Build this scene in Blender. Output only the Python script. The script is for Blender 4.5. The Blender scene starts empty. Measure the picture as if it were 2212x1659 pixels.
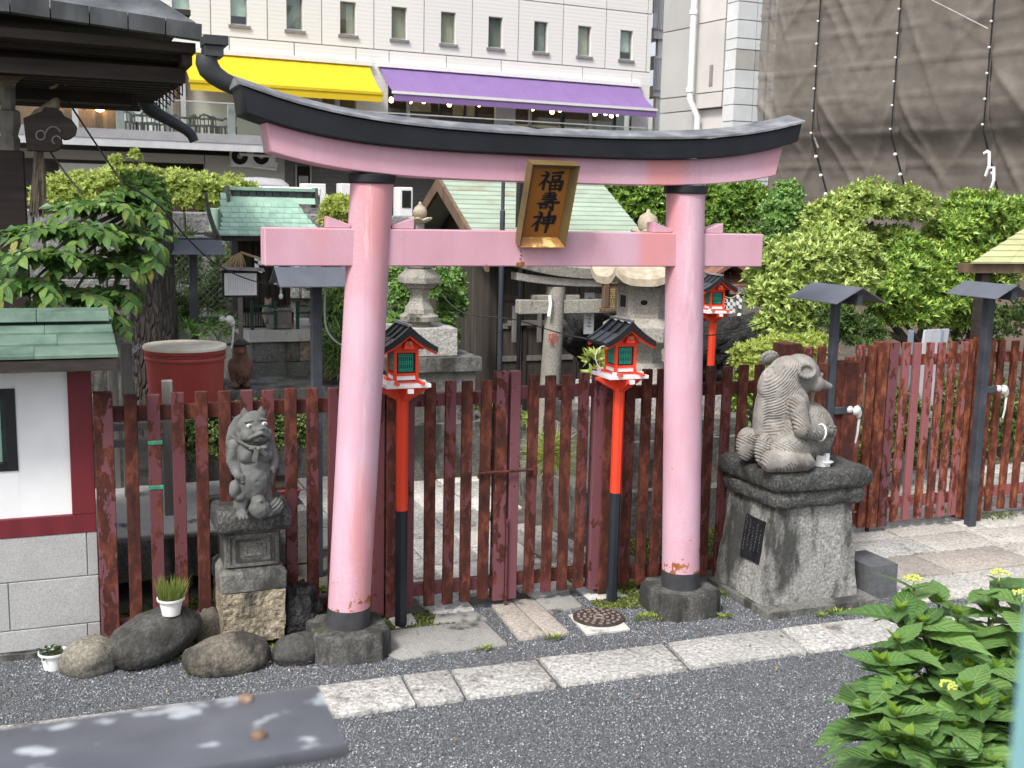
import bpy, bmesh, math, random
import numpy as np
from mathutils import Vector, Matrix, noise as mnoise
random.seed(7); rng = np.random.default_rng(7)
S = bpy.context.scene; COL = S.collection; RAD = math.radians

# ---------------------------------------------------------------- camera
FPX, CX, CY = 2450.0, 1106.0, 829.5          # focal length and centre in units of a 2212 px wide picture
PITCH, ROLL, YAW, EYE = RAD(8.93), RAD(1.29), RAD(21.8), Vector((0, 0, 2.6))
_f = Vector((math.sin(YAW)*math.cos(PITCH), math.cos(YAW)*math.cos(PITCH), -math.sin(PITCH)))
_r = Vector((math.cos(YAW), -math.sin(YAW), 0)); _u = _r.cross(_f)
CR = math.cos(ROLL)*_r + math.sin(ROLL)*_u; CU = -math.sin(ROLL)*_r + math.cos(ROLL)*_u; CF = _f
cam = bpy.data.cameras.new('camera'); camo = bpy.data.objects.new('camera', cam); COL.objects.link(camo)
camo.matrix_world = Matrix(((CR.x, CU.x, -CF.x, EYE.x), (CR.y, CU.y, -CF.y, EYE.y), (CR.z, CU.z, -CF.z, EYE.z), (0, 0, 0, 1)))
cam.sensor_width = 36.0; cam.lens = 36.0*FPX/2212.0; cam.clip_start = 0.05; cam.clip_end = 600
cam.dof.use_dof = True; cam.dof.focus_distance = 7.2; cam.dof.aperture_fstop = 8.5
S.camera = camo
def ray(px, py): return CR*((px-CX)/FPX) - CU*((py-CY)/FPX) + CF
def G(px, py, z=0.0):
    d = ray(px, py); return EYE + d*((z-EYE.z)/d.z)
def W(px, py, y):
    d = ray(px, py); return EYE + d*(y/d.y)

# ---------------------------------------------------------------- light
SUN_EL, SUN_AZ = RAD(52), RAD(232)            # azimuth clockwise from +Y: the sun stands behind the camera's left shoulder, veiled
wd = bpy.data.worlds.new('World'); S.world = wd; wd.use_nodes = True
nt = wd.node_tree; nt.nodes.clear()
sky = nt.nodes.new('ShaderNodeTexSky'); sky.sky_type = 'NISHITA'; sky.sun_disc = False
sky.sun_elevation = SUN_EL; sky.sun_rotation = SUN_AZ; sky.dust_density = 4.0; sky.air_density = 1.0
hs = nt.nodes.new('ShaderNodeHueSaturation'); hs.inputs['Saturation'].default_value = 0.5
bg = nt.nodes.new('ShaderNodeBackground'); bg.inputs['Strength'].default_value = 0.15
wo = nt.nodes.new('ShaderNodeOutputWorld')
nt.links.new(sky.outputs[0], hs.inputs['Color']); nt.links.new(hs.outputs[0], bg.inputs['Color']); nt.links.new(bg.outputs[0], wo.inputs[0])
sl = bpy.data.lights.new('sun', 'SUN'); sl.energy = 2.0; sl.angle = RAD(11); sl.color = (1.0, 0.975, 0.94)
so = bpy.data.objects.new('sun', sl); COL.objects.link(so)
_sd = Vector((math.sin(SUN_AZ)*math.cos(SUN_EL), math.cos(SUN_AZ)*math.cos(SUN_EL), math.sin(SUN_EL)))
so.rotation_euler = _sd.to_track_quat('Z', 'Y').to_euler()
S.view_settings.view_transform = 'Standard'; S.view_settings.look = 'None'
S.view_settings.exposure = 0.66; S.view_settings.gamma = 1.0; S.view_settings.use_curve_mapping = False
S.render.engine = 'CYCLES'; S.cycles.use_denoising = True; S.cycles.max_bounces = 6; S.cycles.transparent_max_bounces = 24

# ---------------------------------------------------------------- materials
def lin(c):
    f = lambda u: u/12.92 if u <= .04045 else ((u+.055)/1.055)**2.4
    return tuple(f(x/255) for x in c) + (1,)
class NT:
    def __init__(s, name):
        s.m = bpy.data.materials.new(name); s.m.use_nodes = True; s.t = s.m.node_tree; s.t.nodes.clear()
        s.out = s.n('ShaderNodeOutputMaterial'); s._c = None
    def n(s, t, **k):
        o = s.t.nodes.new(t)
        for a, v in k.items(): setattr(o, a, v)
        return o
    def l(s, a, b): s.t.links.new(a, b)
    def coord(s, stretch=(1, 1, 1), rand=True, kind='Object'):
        tc = s.n('ShaderNodeTexCoord'); mp = s.n('ShaderNodeMapping'); mp.inputs['Scale'].default_value = stretch
        if rand:
            oi = s.n('ShaderNodeObjectInfo'); sc = s.n('ShaderNodeVectorMath', operation='SCALE'); ad = s.n('ShaderNodeVectorMath', operation='ADD')
            cx = s.n('ShaderNodeCombineXYZ')
            for i in range(3): s.l(oi.outputs['Random'], cx.inputs[i])
            s.l(cx.outputs[0], sc.inputs[0]); sc.inputs['Scale'].default_value = 37.0
            s.l(tc.outputs[kind], ad.inputs[0]); s.l(sc.outputs[0], ad.inputs[1]); s.l(ad.outputs[0], mp.inputs[0])
        else: s.l(tc.outputs[kind], mp.inputs[0])
        return mp.outputs[0]
    def noise(s, vec, scale, detail=5, rough=.6, dist=0):
        o = s.n('ShaderNodeTexNoise'); o.inputs['Scale'].default_value = scale; o.inputs['Detail'].default_value = detail
        o.inputs['Roughness'].default_value = rough; o.inputs['Distortion'].default_value = dist; s.l(vec, o.inputs['Vector']); return o.outputs['Fac']
    def ramp(s, fac, stops, interp='LINEAR'):
        o = s.n('ShaderNodeValToRGB'); e = o.color_ramp.elements; o.color_ramp.interpolation = interp
        while len(e) < len(stops): e.new(0.5)
        for i, (p, c) in enumerate(stops):
            e[i].position = p; e[i].color = c if len(c) == 4 else (*c, 1)
        s.l(fac, o.inputs[0]); return o.outputs[0]
    def mask(s, fac, a, b):
        o = s.n('ShaderNodeMapRange'); o.interpolation_type = 'SMOOTHSTEP'; o.inputs[1].default_value = a; o.inputs[2].default_value = b; s.l(fac, o.inputs[0]); return o.outputs[0]
    def math(s, op, a, b=None):
        o = s.n('ShaderNodeMath', operation=op)
        for i, v in enumerate((a, b)):
            if v is None: continue
            if isinstance(v, (int, float)): o.inputs[i].default_value = v
            else: s.l(v, o.inputs[i])
        return o.outputs[0]
    def mix(s, fac, a, b, mode='MIX'):
        o = s.n('ShaderNodeMix', data_type='RGBA', blend_type=mode)
        for sock, v in ((o.inputs[0], fac), (o.inputs[6], a), (o.inputs[7], b)):
            if isinstance(v, (int, float)): sock.default_value = v
            elif isinstance(v, tuple): sock.default_value = v if len(v) == 4 else (*v, 1)
            else: s.l(v, sock)
        return o.outputs[2]
    def objvar(s, col, amt):
        oi = s.n('ShaderNodeObjectInfo'); h = s.n('ShaderNodeHueSaturation'); mr = s.n('ShaderNodeMapRange')
        mr.inputs[3].default_value = 1-amt; mr.inputs[4].default_value = 1+amt; s.l(oi.outputs['Random'], mr.inputs[0])
        s.l(mr.outputs[0], h.inputs['Value']); s.l(col, h.inputs['Color']); return h.outputs[0]
    def bsdf(s, col, rough=.7, metal=0, bump=None, bstr=.3, bdist=.01, spec=.4, **k):
        b = s.n('ShaderNodeBsdfPrincipled')
        if isinstance(col, tuple): b.inputs['Base Color'].default_value = col if len(col) == 4 else (*col, 1)
        else: s.l(col, b.inputs['Base Color'])
        if isinstance(rough, (int, float)): b.inputs['Roughness'].default_value = rough
        else: s.l(rough, b.inputs['Roughness'])
        b.inputs['Metallic'].default_value = metal; b.inputs['Specular IOR Level'].default_value = spec
        for a, v in k.items(): b.inputs[a.replace('_', ' ')].default_value = v
        if bump is not None:
            bp = s.n('ShaderNodeBump'); bp.inputs['Strength'].default_value = bstr; bp.inputs['Distance'].default_value = bdist
            s.l(bump, bp.inputs['Height']); s.l(bp.outputs[0], b.inputs['Normal'])
        s.b = b; s.l(b.outputs[0], s.out.inputs[0]); return b

def simple(name, stops, scale=6, rough=.7, bump=.25, bscale=None, bdist=.01, metal=0, stretch=(1, 1, 1), var=.08, spec=.4, detail=6, kind='Object'):
    t = NT(name); v = t.coord(stretch, kind=kind); n = t.noise(v, scale, detail)
    c = t.ramp(n, stops) if len(stops) > 1 else t.mix(n, tuple(x*.88 for x in stops[0][1][:3]), tuple(min(1, x*1.12) for x in stops[0][1][:3]))
    if var: c = t.objvar(c, var)
    t.bsdf(c, rough, metal, t.noise(v, bscale or scale*6, 4) if bump else None, bump, bdist, spec); return t.m

def granite(name, dark, mid, light, grain=120, stain=.0, moss=.0, bump=.5, bdist=.006, var=.08, staincol=(.03, .03, .027)):
    t = NT(name); v = t.coord(); g = t.noise(v, grain, 3, .7); c = t.ramp(g, [(.3, dark), (.5, mid), (.7, light)])
    big = t.noise(v, 2.2, 6, .65)
    c = t.mix(t.math('MULTIPLY', t.mask(big, .35, .75), .5), c, tuple(x*.6 for x in mid[:3]))
    if stain:
        sv = t.coord((1, 1, .35)); sn = t.noise(sv, 3.2, 7, .68)
        c = t.mix(t.math('MULTIPLY', t.mask(sn, .62-stain*.35, .74-stain*.3), .88), c, staincol)
    if moss:
        mn = t.noise(v, 6, 6, .7); ge = t.n('ShaderNodeNewGeometry'); sx = t.n('ShaderNodeSeparateXYZ'); t.l(ge.outputs['Normal'], sx.inputs[0])
        c = t.mix(t.math('MULTIPLY', t.mask(mn, .66-moss*.3, .8-moss*.3), t.mask(sx.outputs[2], -.3, .5)), c, (.06, .085, .02))
    c = t.objvar(c, var)
    bb = t.math('ADD', t.noise(v, grain*.45, 4, .7), t.math('MULTIPLY', t.noise(v, 14, 5), 2.0))
    t.bsdf(c, .85, 0, bb, bump, bdist, .3); return t.m

def peeling(name, paint, paint2, rusts, amount=.5, rough=.55, scale=15):
    """old paint flaking off in patches over rusty metal"""
    t = NT(name); v = t.coord((1, 1, .45)); oi = t.n('ShaderNodeObjectInfo')
    base = t.mix(t.noise(v, 2.5, 3), paint, paint2)
    n1 = t.noise(v, scale, 8, .62, .4); n0 = t.noise(v, 1.3, 2)
    k = t.math('ADD', n1, t.math('MULTIPLY', t.math('SUBTRACT', n0, .5), .7))
    k = t.math('ADD', k, t.math('MULTIPLY', t.math('SUBTRACT', oi.outputs['Random'], .5), .34))
    m = t.mask(k, .6-amount*.25, .615-amount*.25)
    rust = t.ramp(t.noise(v, 16, 6, .7), [(.3, rusts[0]), (.5, rusts[1]), (.68, rusts[2])])
    c = t.mix(m, base, rust)
    sp = t.n('ShaderNodeTexVoronoi'); sp.inputs['Scale'].default_value = 42; t.l(t.coord((1, 1, .8)), sp.inputs['Vector'])
    spot = t.math('MULTIPLY', t.mask(sp.outputs['Distance'], .2, .13), t.mask(n1, .5, .6))
    c = t.mix(spot, c, rusts[0])
    h = t.math('SUBTRACT', t.math('MULTIPLY', t.noise(v, 60, 3), .25), m)
    t.bsdf(c, t.math('ADD', t.math('MULTIPLY', m, .3), rough), 0, h, .35, .004, .35); return t.m

GRAVEL = simple('gravel_bed', [(.3, (.07, .074, .08)), (.5, (.13, .137, .147)), (.7, (.2, .207, .218))], 90, .9, .9, 130, .02, var=0)
def _peb():
    t = NT('gravel_pebbles'); ge = t.n('ShaderNodeNewGeometry')
    c = t.ramp(ge.outputs['Random Per Island'], [(0, (.05, .055, .062)), (.4, (.145, .155, .17)), (.75, (.23, .243, .263)), (.95, (.37, .38, .395)), (1, (.62, .63, .64))])
    c = t.mix(t.math('MULTIPLY', t.mask(t.noise(t.coord(rand=False), 1.1, 5, .65), .45, .7), .35), c, (.075, .07, .062))
    t.bsdf(c, .8, spec=.3); return t.m
PEBBLE = _peb()
KERBST = granite('kerb_granite', (.2, .195, .18), (.43, .42, .395), (.68, .67, .635), 42, .2, 0, 1.0, .014, staincol=(.12, .105, .085))
PAVEST = granite('paving_granite', (.22, .21, .185), (.44, .425, .39), (.66, .64, .59), 46, .12, .1, .8, .01)
PAVEGREY = granite('grey_paving_stone', (.17, .17, .16), (.29, .285, .265), (.4, .39, .37), 110, .15, .1)
PINKISH = granite('buff_granite', (.2, .175, .15), (.36, .325, .285), (.5, .46, .42), 55, .1, .0, .9)
OLDSTONE = granite('weathered_stone', (.075, .075, .068), (.155, .153, .14), (.26, .255, .235), 70, .5, .25, .9)
WETSTONE = granite('dark_stained_granite', (.06, .06, .057), (.12, .12, .112), (.22, .215, .2), 60, .6, .2, .9)
DARKSTONE = granite('blackened_stone', (.035, .035, .033), (.075, .075, .07), (.2, .2, .19), 60, .4, .15, .9)
BEARPED = granite('pedestal_granite', (.12, .12, .112), (.28, .28, .265), (.44, .435, .415), 60, .5, 0, .9)
CONCRETE = granite('pale_concrete', (.42, .41, .38), (.55, .54, .5), (.62, .61, .58), 160, .15, 0, .3)
WALLGRAN = granite('wall_granite', (.26, .26, .26), (.4, .4, .395), (.52, .52, .51), 150, 0, 0, .25, .003, .05)
RUBBLE = granite('rubble_stone', (.13, .11, .07), (.32, .27, .19), (.48, .43, .34), 30, .3, .0, 1.0, .02)
LAVA = granite('lava_rock', (.012, .012, .012), (.03, .03, .03), (.06, .06, .06), 30, 0, 0, 1, .03)
BOULDER = granite('dark_boulder', (.04, .04, .038), (.075, .073, .068), (.125, .12, .11), 50, .25, .05, .6, .015)
BOULDER2 = granite('brown_boulder', (.09, .08, .06), (.15, .135, .11), (.24, .21, .17), 60, .45, .0, .7, .015)
SPECKLED = granite('speckled_boulder', (.1, .09, .07), (.2, .185, .15), (.32, .3, .25), 55, .1, .1, .7)

def _pink():
    t = NT('faded_pink_paint'); v = t.coord((1, 1, .5), rand=False); v2 = t.coord(rand=False)
    n = t.noise(v, 2.6, 5, .6)
    c = t.ramp(n, [(.28, (.54, .285, .35)), (.48, (.585, .33, .4)), (.7, (.63, .39, .47))])
    red = t.noise(t.coord((1, 1, .35), rand=False), 1.9, 2, .4)
    c = t.mix(t.math('MULTIPLY', t.mask(red, .56, .72), .75), c, (.7, .27, .26))
    fr = t.math('MULTIPLY', t.mask(t.noise(v2, 55, 5, .75), .52, .62), t.mask(t.noise(v, 3.1, 3), .48, .6))
    c = t.mix(t.math('MULTIPLY', fr, .14), c, (.78, .66, .7))
    sk = t.noise(t.coord((9, 9, .25), rand=False), 3, 5, .6); c = t.mix(t.math('MULTIPLY', t.mask(sk, .55, .8), .3), c, (.42, .25, .29))
    chip = t.noise(v2, 26, 4, .55); sx = t.n('ShaderNodeSeparateXYZ'); tc = t.n('ShaderNodeTexCoord'); t.l(tc.outputs['Object'], sx.inputs[0])
    c = t.mix(t.mask(chip, .765, .775), c, (.3, .09, .06))
    t.bsdf(c, .5, 0, t.math('ADD', t.noise(v2, 90, 4), fr), .12, .003, .35); return t.m
PINK = _pink()
def _pinkpillar():
    t = NT('faded_pink_pillar_paint'); v = t.coord((1, 1, .5)); v2 = t.coord()
    n = t.noise(v, 2.6, 5, .6)
    c = t.ramp(n, [(.28, (.54, .3, .365)), (.48, (.59, .355, .43)), (.7, (.65, .435, .525))])
    red = t.noise(t.coord((1, 1, .35)), 2.4, 2, .4)
    c = t.mix(t.math('MULTIPLY', t.mask(red, .53, .68), .7), c, (.62, .25, .245))
    fr = t.math('MULTIPLY', t.mask(t.noise(v2, 60, 5, .75), .5, .62), t.mask(t.noise(v, 3.1, 3), .46, .6))
    c = t.mix(t.math('MULTIPLY', fr, .14), c, (.8, .7, .75))
    sk = t.noise(t.coord((11, 11, .22)), 3, 6, .65); c = t.mix(t.math('MULTIPLY', t.mask(sk, .52, .8), .38), c, (.4, .23, .27)); wk = t.noise(t.coord((5, 5, .5)), 2.2, 6, .7); c = t.mix(t.math('MULTIPLY', t.mask(wk, .55, .75), .45), c, (.8, .66, .72))
    tc = t.n('ShaderNodeTexCoord'); sx = t.n('ShaderNodeSeparateXYZ'); t.l(tc.outputs['Generated'], sx.inputs[0])
    low = t.math('MULTIPLY', t.mask(sx.outputs[2], .13, .0), .235)
    chip = t.math('ADD', t.noise(v2, 13, 5, .6), low)
    c = t.mix(t.mask(chip, .74, .75), c, t.ramp(t.noise(v2, 20, 3), [(.4, (.28, .085, .03)), (.6, (.42, .19, .05))]))
    t.bsdf(c, .5, 0, t.math('ADD', t.noise(v2, 90, 4), fr), .15, .003, .35); return t.m
PINKP = _pinkpillar()
BLACKP = simple('black_paint', [(.35, (.006, .0075, .011)), (.65, (.011, .013, .018))], 5, .5, .15, 40, .003)
KASATOP = simple('weathered_grey_roofing', [(.3, (.09, .095, .105)), (.55, (.17, .175, .19)), (.72, (.3, .31, .32)), (.8, (.5, .5, .5))], 7, .55, .2, 40, .004)
BANDBLACK = simple('worn_black_band', [(.3, (.02, .021, .024)), (.6, (.05, .052, .058)), (.8, (.09, .06, .045))], 6, .6, .2)
MAROON = peeling('peeling_maroon_paint', (.105, .032, .036), (.15, .05, .058), ((.02, .009, .008), (.075, .02, .013), (.19, .055, .03)), .72)
MAROON2 = peeling('faded_maroon_paint', (.135, .048, .056), (.19, .072, .086), ((.02, .01, .01), (.075, .02, .013), (.2, .055, .03)), .4)
MAROON3 = peeling('rusty_red_paint', (.24, .085, .09), (.3, .11, .112), ((.03, .011, .01), (.13, .034, .018), (.34, .115, .05)), .85)
VERMIL = simple('vermilion_paint', [(.3, (.75, .055, .022)), (.7, (.84, .075, .03))], 4, .35, .05, 60, .002)
WHITEP = simple('white_paint', [(.3, (.74, .74, .73)), (.7, (.82, .82, .81))], 5, .45, .05)
GLOSSBLK = simple('gloss_black_metal', [(.3, (.012, .013, .015)), (.7, (.022, .023, .026))], 5, .3, .05)
GREENP = simple('green_lattice_paint', [(.3, (.02, .3, .2)), (.7, (.03, .38, .27))], 5, .5, .05)
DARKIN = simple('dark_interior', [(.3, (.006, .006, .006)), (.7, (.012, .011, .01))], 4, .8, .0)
IRON = simple('rusty_cast_iron', [(.3, (.03, .022, .02)), (.55, (.06, .042, .036)), (.75, (.1, .07, .055))], 22, .6, .4, 80, .004)
STEEL = simple('dark_painted_steel', [(.3, (.028, .033, .042)), (.6, (.055, .062, .075)), (.78, (.11, .12, .14))], 5, .5, .1)
STEELTOP = simple('slate_grey_hood_paint', [(.3, (.085, .095, .115)), (.7, (.12, .13, .155))], 5, .5, .1)
# ---------------------------------------------------------------- mesh helpers
def wm(o):
    m = o.matrix_basis.copy(); p = o.parent
    while p is not None: m = p.matrix_basis @ m; p = p.parent
    return m
class MB:
    def __init__(s): s.v = []; s.f = []; s.m = []
    def add(s, vs, fs, m=0):
        k = len(s.v); s.v += [Vector(v) for v in vs]; s.f += [tuple(i+k for i in f) for f in fs]; s.m += [m]*len(fs); return s
    def hexa(s, p, m=0): return s.add(p, [(0, 3, 2, 1), (4, 5, 6, 7), (0, 1, 5, 4), (1, 2, 6, 5), (2, 3, 7, 6), (3, 0, 4, 7)], m)
    def bx(s, x0, x1, y0, y1, z0, z1, m=0):
        return s.hexa([(x0, y0, z0), (x1, y0, z0), (x1, y1, z0), (x0, y1, z0), (x0, y0, z1), (x1, y0, z1), (x1, y1, z1), (x0, y1, z1)], m)
    def cbox(s, c, d, mat=None, m=0):
        c = Vector(c); d = Vector(d)/2; M3 = mat or Matrix.Identity(3)
        return s.hexa([c + M3 @ Vector((sx*d.x, sy*d.y, sz*d.z)) for sz in (-1, 1) for sx, sy in ((-1, -1), (1, -1), (1, 1), (-1, 1))], m)
    def beam(s, a, b, w, h, m=0, up=(0, 0, 1)):
        a = Vector(a); b = Vector(b); d = (b-a).normalized(); x = d.cross(Vector(up)).normalized()*w/2; y = x.cross(d).normalized()*h/2
        return s.hexa([a-x-y, a+x-y, a+x+y, a-x+y, b-x-y, b+x-y, b+x+y, b-x+y], m)
    def prism(s, poly, a, b, fn, m=0):
        """poly in 2D, extruded from a to b; fn(u, v, t) gives the 3D point"""
        n = len(poly); vs = [fn(u, v, a) for u, v in poly] + [fn(u, v, b) for u, v in poly]
        fs = [tuple(reversed(range(n))), tuple(range(n, 2*n))] + [(i, (i+1) % n, n+(i+1) % n, n+i) for i in range(n)]
        return s.add(vs, fs, m)
    def loft(s, rings, m=0, cap=True, closed=True):
        n = len(rings[0]); vs = [p for r in rings for p in r]; fs = []
        for k in range(len(rings)-1):
            for i in range(n if closed else n-1):
                j = (i+1) % n; fs.append((k*n+i, k*n+j, (k+1)*n+j, (k+1)*n+i))
        if cap: fs.append(tuple(reversed(range(n)))); fs.append(tuple(range((len(rings)-1)*n, len(rings)*n)))
        return s.add(vs, fs, m)
    def lathe(s, prof, c=(0, 0, 0), n=24, m=0, cap=True, rot=0.0, sq=None):
        c = Vector(c); return s.loft([[c+Vector((r*math.cos(rot+2*math.pi*i/n), r*math.sin(rot+2*math.pi*i/n), z)) for i in range(n)] for r, z in prof], m, cap)
    def tube(s, path, r, n=8, m=0, cap=True):
        path = [Vector(p) for p in path]; rs = r if isinstance(r, (list, tuple)) else [r]*len(path); rings = []; prev = None
        for i, p in enumerate(path):
            d = (path[min(i+1, len(path)-1)]-path[max(i-1, 0)]).normalized()
            if prev is None: x = d.orthogonal().normalized()
            else: x = (prev - d*prev.dot(d)).normalized()
            prev = x; y = d.cross(x)
            rings.append([p + (x*math.cos(2*math.pi*k/n) + y*math.sin(2*math.pi*k/n))*rs[i] for k in range(n)])
        return s.loft(rings, m, cap)
    def ell(s, c, rad, seg=16, rg=10, mat=None, m=0):
        c = Vector(c); M3 = mat or Matrix.Identity(3); vs = [c+M3 @ Vector((0, 0, -rad[2]))]; fs = []
        for j in range(1, rg):
            a = math.pi*j/rg - math.pi/2
            for i in range(seg):
                b = 2*math.pi*i/seg; vs.append(c+M3 @ Vector((rad[0]*math.cos(a)*math.cos(b), rad[1]*math.cos(a)*math.sin(b), rad[2]*math.sin(a))))
        vs.append(c+M3 @ Vector((0, 0, rad[2])))
        for i in range(seg):
            k = (i+1) % seg; fs.append((0, 1+k, 1+i)); e = 1+(rg-2)*seg; fs.append((e+i, e+k, len(vs)-1))
            for j in range(rg-2): fs.append((1+j*seg+i, 1+j*seg+k, 1+(j+1)*seg+k, 1+(j+1)*seg+i))
        return s.add(vs, fs, m)
    def mesh(s, name, mats, bevel=0, smooth=None, seg=1):
        me = bpy.data.meshes.new(name); me.from_pydata([tuple(v) for v in s.v], [], s.f)
        for mt in (mats if isinstance(mats, (list, tuple)) else [mats]): me.materials.append(mt)
        me.polygons.foreach_set('material_index', s.m)
        bm = bmesh.new(); bm.from_mesh(me); bmesh.ops.recalc_face_normals(bm, faces=bm.faces)
        if bevel:
            es = [e for e in bm.edges if len(e.link_faces) == 2 and e.calc_face_angle(0) > .5]
            bmesh.ops.bevel(bm, geom=es, offset=bevel, segments=seg, affect='EDGES', profile=.5, clamp_overlap=True)
        bm.to_mesh(me); bm.free()
        if smooth is not None:
            me.shade_smooth(); me.set_sharp_from_angle(angle=RAD(smooth))
        return me
    def build(s, name, mats, parent=None, bevel=0, smooth=None, seg=1, label=None):
        """points are world points; the object gets its own origin in their middle"""
        inv = wm(parent).inverted() if parent is not None else Matrix.Identity(4)
        s.v = [inv @ v for v in s.v]
        lo = [min(v[i] for v in s.v) for i in range(3)]; hi = [max(v[i] for v in s.v) for i in range(3)]
        o0 = Vector(((lo[0]+hi[0])/2, (lo[1]+hi[1])/2, lo[2] if parent is None else (lo[2]+hi[2])/2))
        s.v = [v-o0 for v in s.v]
        o = bpy.data.objects.new(name, s.mesh(name, mats, bevel, smooth, seg)); COL.objects.link(o)
        o.location = o0
        if parent is not None: o.parent = parent
        if label: o['label'] = label
        return o
def tag(o, label=None, cat=None, group=None, kind=None):
    if label: o['label'] = label
    if cat: o['category'] = cat
    if group: o['group'] = group
    if kind: o['kind'] = kind
    return o
def thing(name, label, cat, loc=(0, 0, 0), rz=0.0, group=None):
    o = bpy.data.objects.new(name, None); COL.objects.link(o); o.location = loc; o.rotation_euler = (0, 0, rz); o.empty_display_size = .1
    return tag(o, label, cat, group)
def copy_tree(o, parent=None, loc=None, rz=None, label=None):
    c = o.copy(); COL.objects.link(c)
    if parent is not None: c.parent = parent
    if loc is not None: c.location = loc
    if rz is not None: c.rotation_euler = (0, 0, rz)
    if label: c['label'] = label
    for ch in [k for k in ALLOBJ() if k.parent == o]: copy_tree(ch, c)
    return c
def ALLOBJ(): return list(COL.objects)
def npmesh(name, V, Fs, mat, parent=None, smooth=False, kind=None, uvs=None):
    """V (n,3), Fs (m,k) numpy arrays, all faces with k corners; world points"""
    me = bpy.data.meshes.new(name); V = np.asarray(V, np.float32); Fs = np.asarray(Fs, np.int32); k = Fs.shape[1]
    if parent is not None:
        inv = np.array(wm(parent).inverted(), np.float32); V = V @ inv[:3, :3].T + inv[:3, 3]
    me.vertices.add(len(V)); me.vertices.foreach_set('co', V.ravel())
    me.loops.add(Fs.size); me.loops.foreach_set('vertex_index', Fs.ravel())
    me.polygons.add(len(Fs)); me.polygons.foreach_set('loop_start', np.arange(0, Fs.size, k, dtype=np.int32)); me.polygons.foreach_set('loop_total', np.full(len(Fs), k, np.int32))
    if smooth: me.polygons.foreach_set('use_smooth', np.ones(len(Fs), bool))
    if uvs is not None:
        uv = me.uv_layers.new(name='UVMap'); uv.data.foreach_set('uv', np.asarray(uvs, np.float32).ravel())
    me.update(calc_edges=True); me.materials.append(mat)
    o = bpy.data.objects.new(name, me); COL.objects.link(o)
    if parent is not None: o.parent = parent
    if kind: o['kind'] = kind
    return o
def rockmesh(mb, c, rad, seed, rough=.18, rz=0, seg=22, rg=14, flat=.0, freq=1.4, m=0):
    """an uneven boulder: an ellipsoid pushed in and out by noise"""
    k0 = len(mb.v); mb.ell((0, 0, 0), (1, 1, 1), seg, rg, m=m); R3 = Matrix.Rotation(rz, 3, 'Z')
    for i in range(k0, len(mb.v)):
        v = mb.v[i]; q = v*freq + Vector((seed*3.7, seed*1.9, seed*.7))
        d = 1 + rough*(mnoise.noise(q) + .5*mnoise.noise(q*2.3) + .25*mnoise.noise(q*5.1))
        z = max(v.z*d, -.75); p = Vector((v.x*d*rad[0], v.y*d*rad[1], z*rad[2]))
        mb.v[i] = Vector(c) + R3 @ p
    return mb

# ================================================================ GROUND
def Q(ox, oy, px, py, z=0.0): return G((ox+px/1.952)/1.8228, (oy+py/1.952)/1.8228, z)
m = MB(); m.add([(-60, -20, -.004), (80, -20, -.004), (80, 120, -.004), (-60, 120, -.004)], [(0, 1, 2, 3)])
EARTH = simple('bare_earth', [(.3, (.05, .045, .035)), (.55, (.1, .09, .07)), (.75, (.17, .155, .125))], 3, .95, .6, 30, .03, var=0)
tag(m.build('ground', EARTH), kind='structure')
m = MB(); m.add([(-6, -4, 0), (14, -4, 0), (14, 6.72, 0), (-6, 6.72, 0)], [(0, 1, 2, 3)])
tag(m.build('gravel_yard', GRAVEL), kind='structure')
def pebbles(name, n, x0, x1, y0, y1, smin, smax, keep=None, mat=None):
    px = rng.uniform(x0, x1, n); py = rng.uniform(y0, y1, n)
    if keep is not None: k = keep(px, py); px, py = px[k], py[k]; n = len(px)
    base = np.array([(1, 0, 0), (0, 1, 0), (-1, 0, 0), (0, -1, 0), (0, 0, 1), (0, 0, -.6)], float)
    fac = np.array([(0, 1, 4), (1, 2, 4), (2, 3, 4), (3, 0, 4), (1, 0, 5), (2, 1, 5), (3, 2, 5), (0, 3, 5)])
    s = rng.uniform(smin, smax, (n, 1, 1))*np.stack([rng.uniform(.7, 1.3, n), rng.uniform(.7, 1.3, n), rng.uniform(.5, 1, n)], 1)[:, None, :]
    V = (base[None]*rng.uniform(.75, 1.2, (n, 6, 1)))*s
    a = rng.uniform(0, 6.28, n); b = rng.normal(0, .5, n)
    ca, sa, cb, sb = np.cos(a), np.sin(a), np.cos(b), np.sin(b)
    x = V[..., 0]; y = V[..., 1]*cb[:, None]-V[..., 2]*sb[:, None]; z = V[..., 1]*sb[:, None]+V[..., 2]*cb[:, None]
    V = np.stack([x*ca[:, None]-y*sa[:, None]+px[:, None], x*sa[:, None]+y*ca[:, None]+py[:, None], z+s[..., 2]*.25], -1)
    F = (fac[None]+(np.arange(n)*6)[:, None, None]).reshape(-1, 3)
    return npmesh(name, V.reshape(-1, 3), F, mat or PEBBLE, kind='stuff')
def inview(px, py):
    d = np.stack([px, py, np.full_like(px, -EYE.z)], -1)
    r_, u_, f_ = d @ np.array(CR), d @ np.array(CU), d @ np.array(CF)
    return (np.abs(r_/f_*FPX) < 1250) & (u_/f_*FPX > -1000)
kerb_keep = lambda x, y: inview(x, y) & ~((y > 5.37-.02*(x-1.2)) & (y < 5.71-.02*(x-1.2)))
pebbles('gravel', 165000, -1.5, 6.4, 3.8, 6.66, .0034, .0078, lambda x, y: kerb_keep(x, y))

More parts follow.
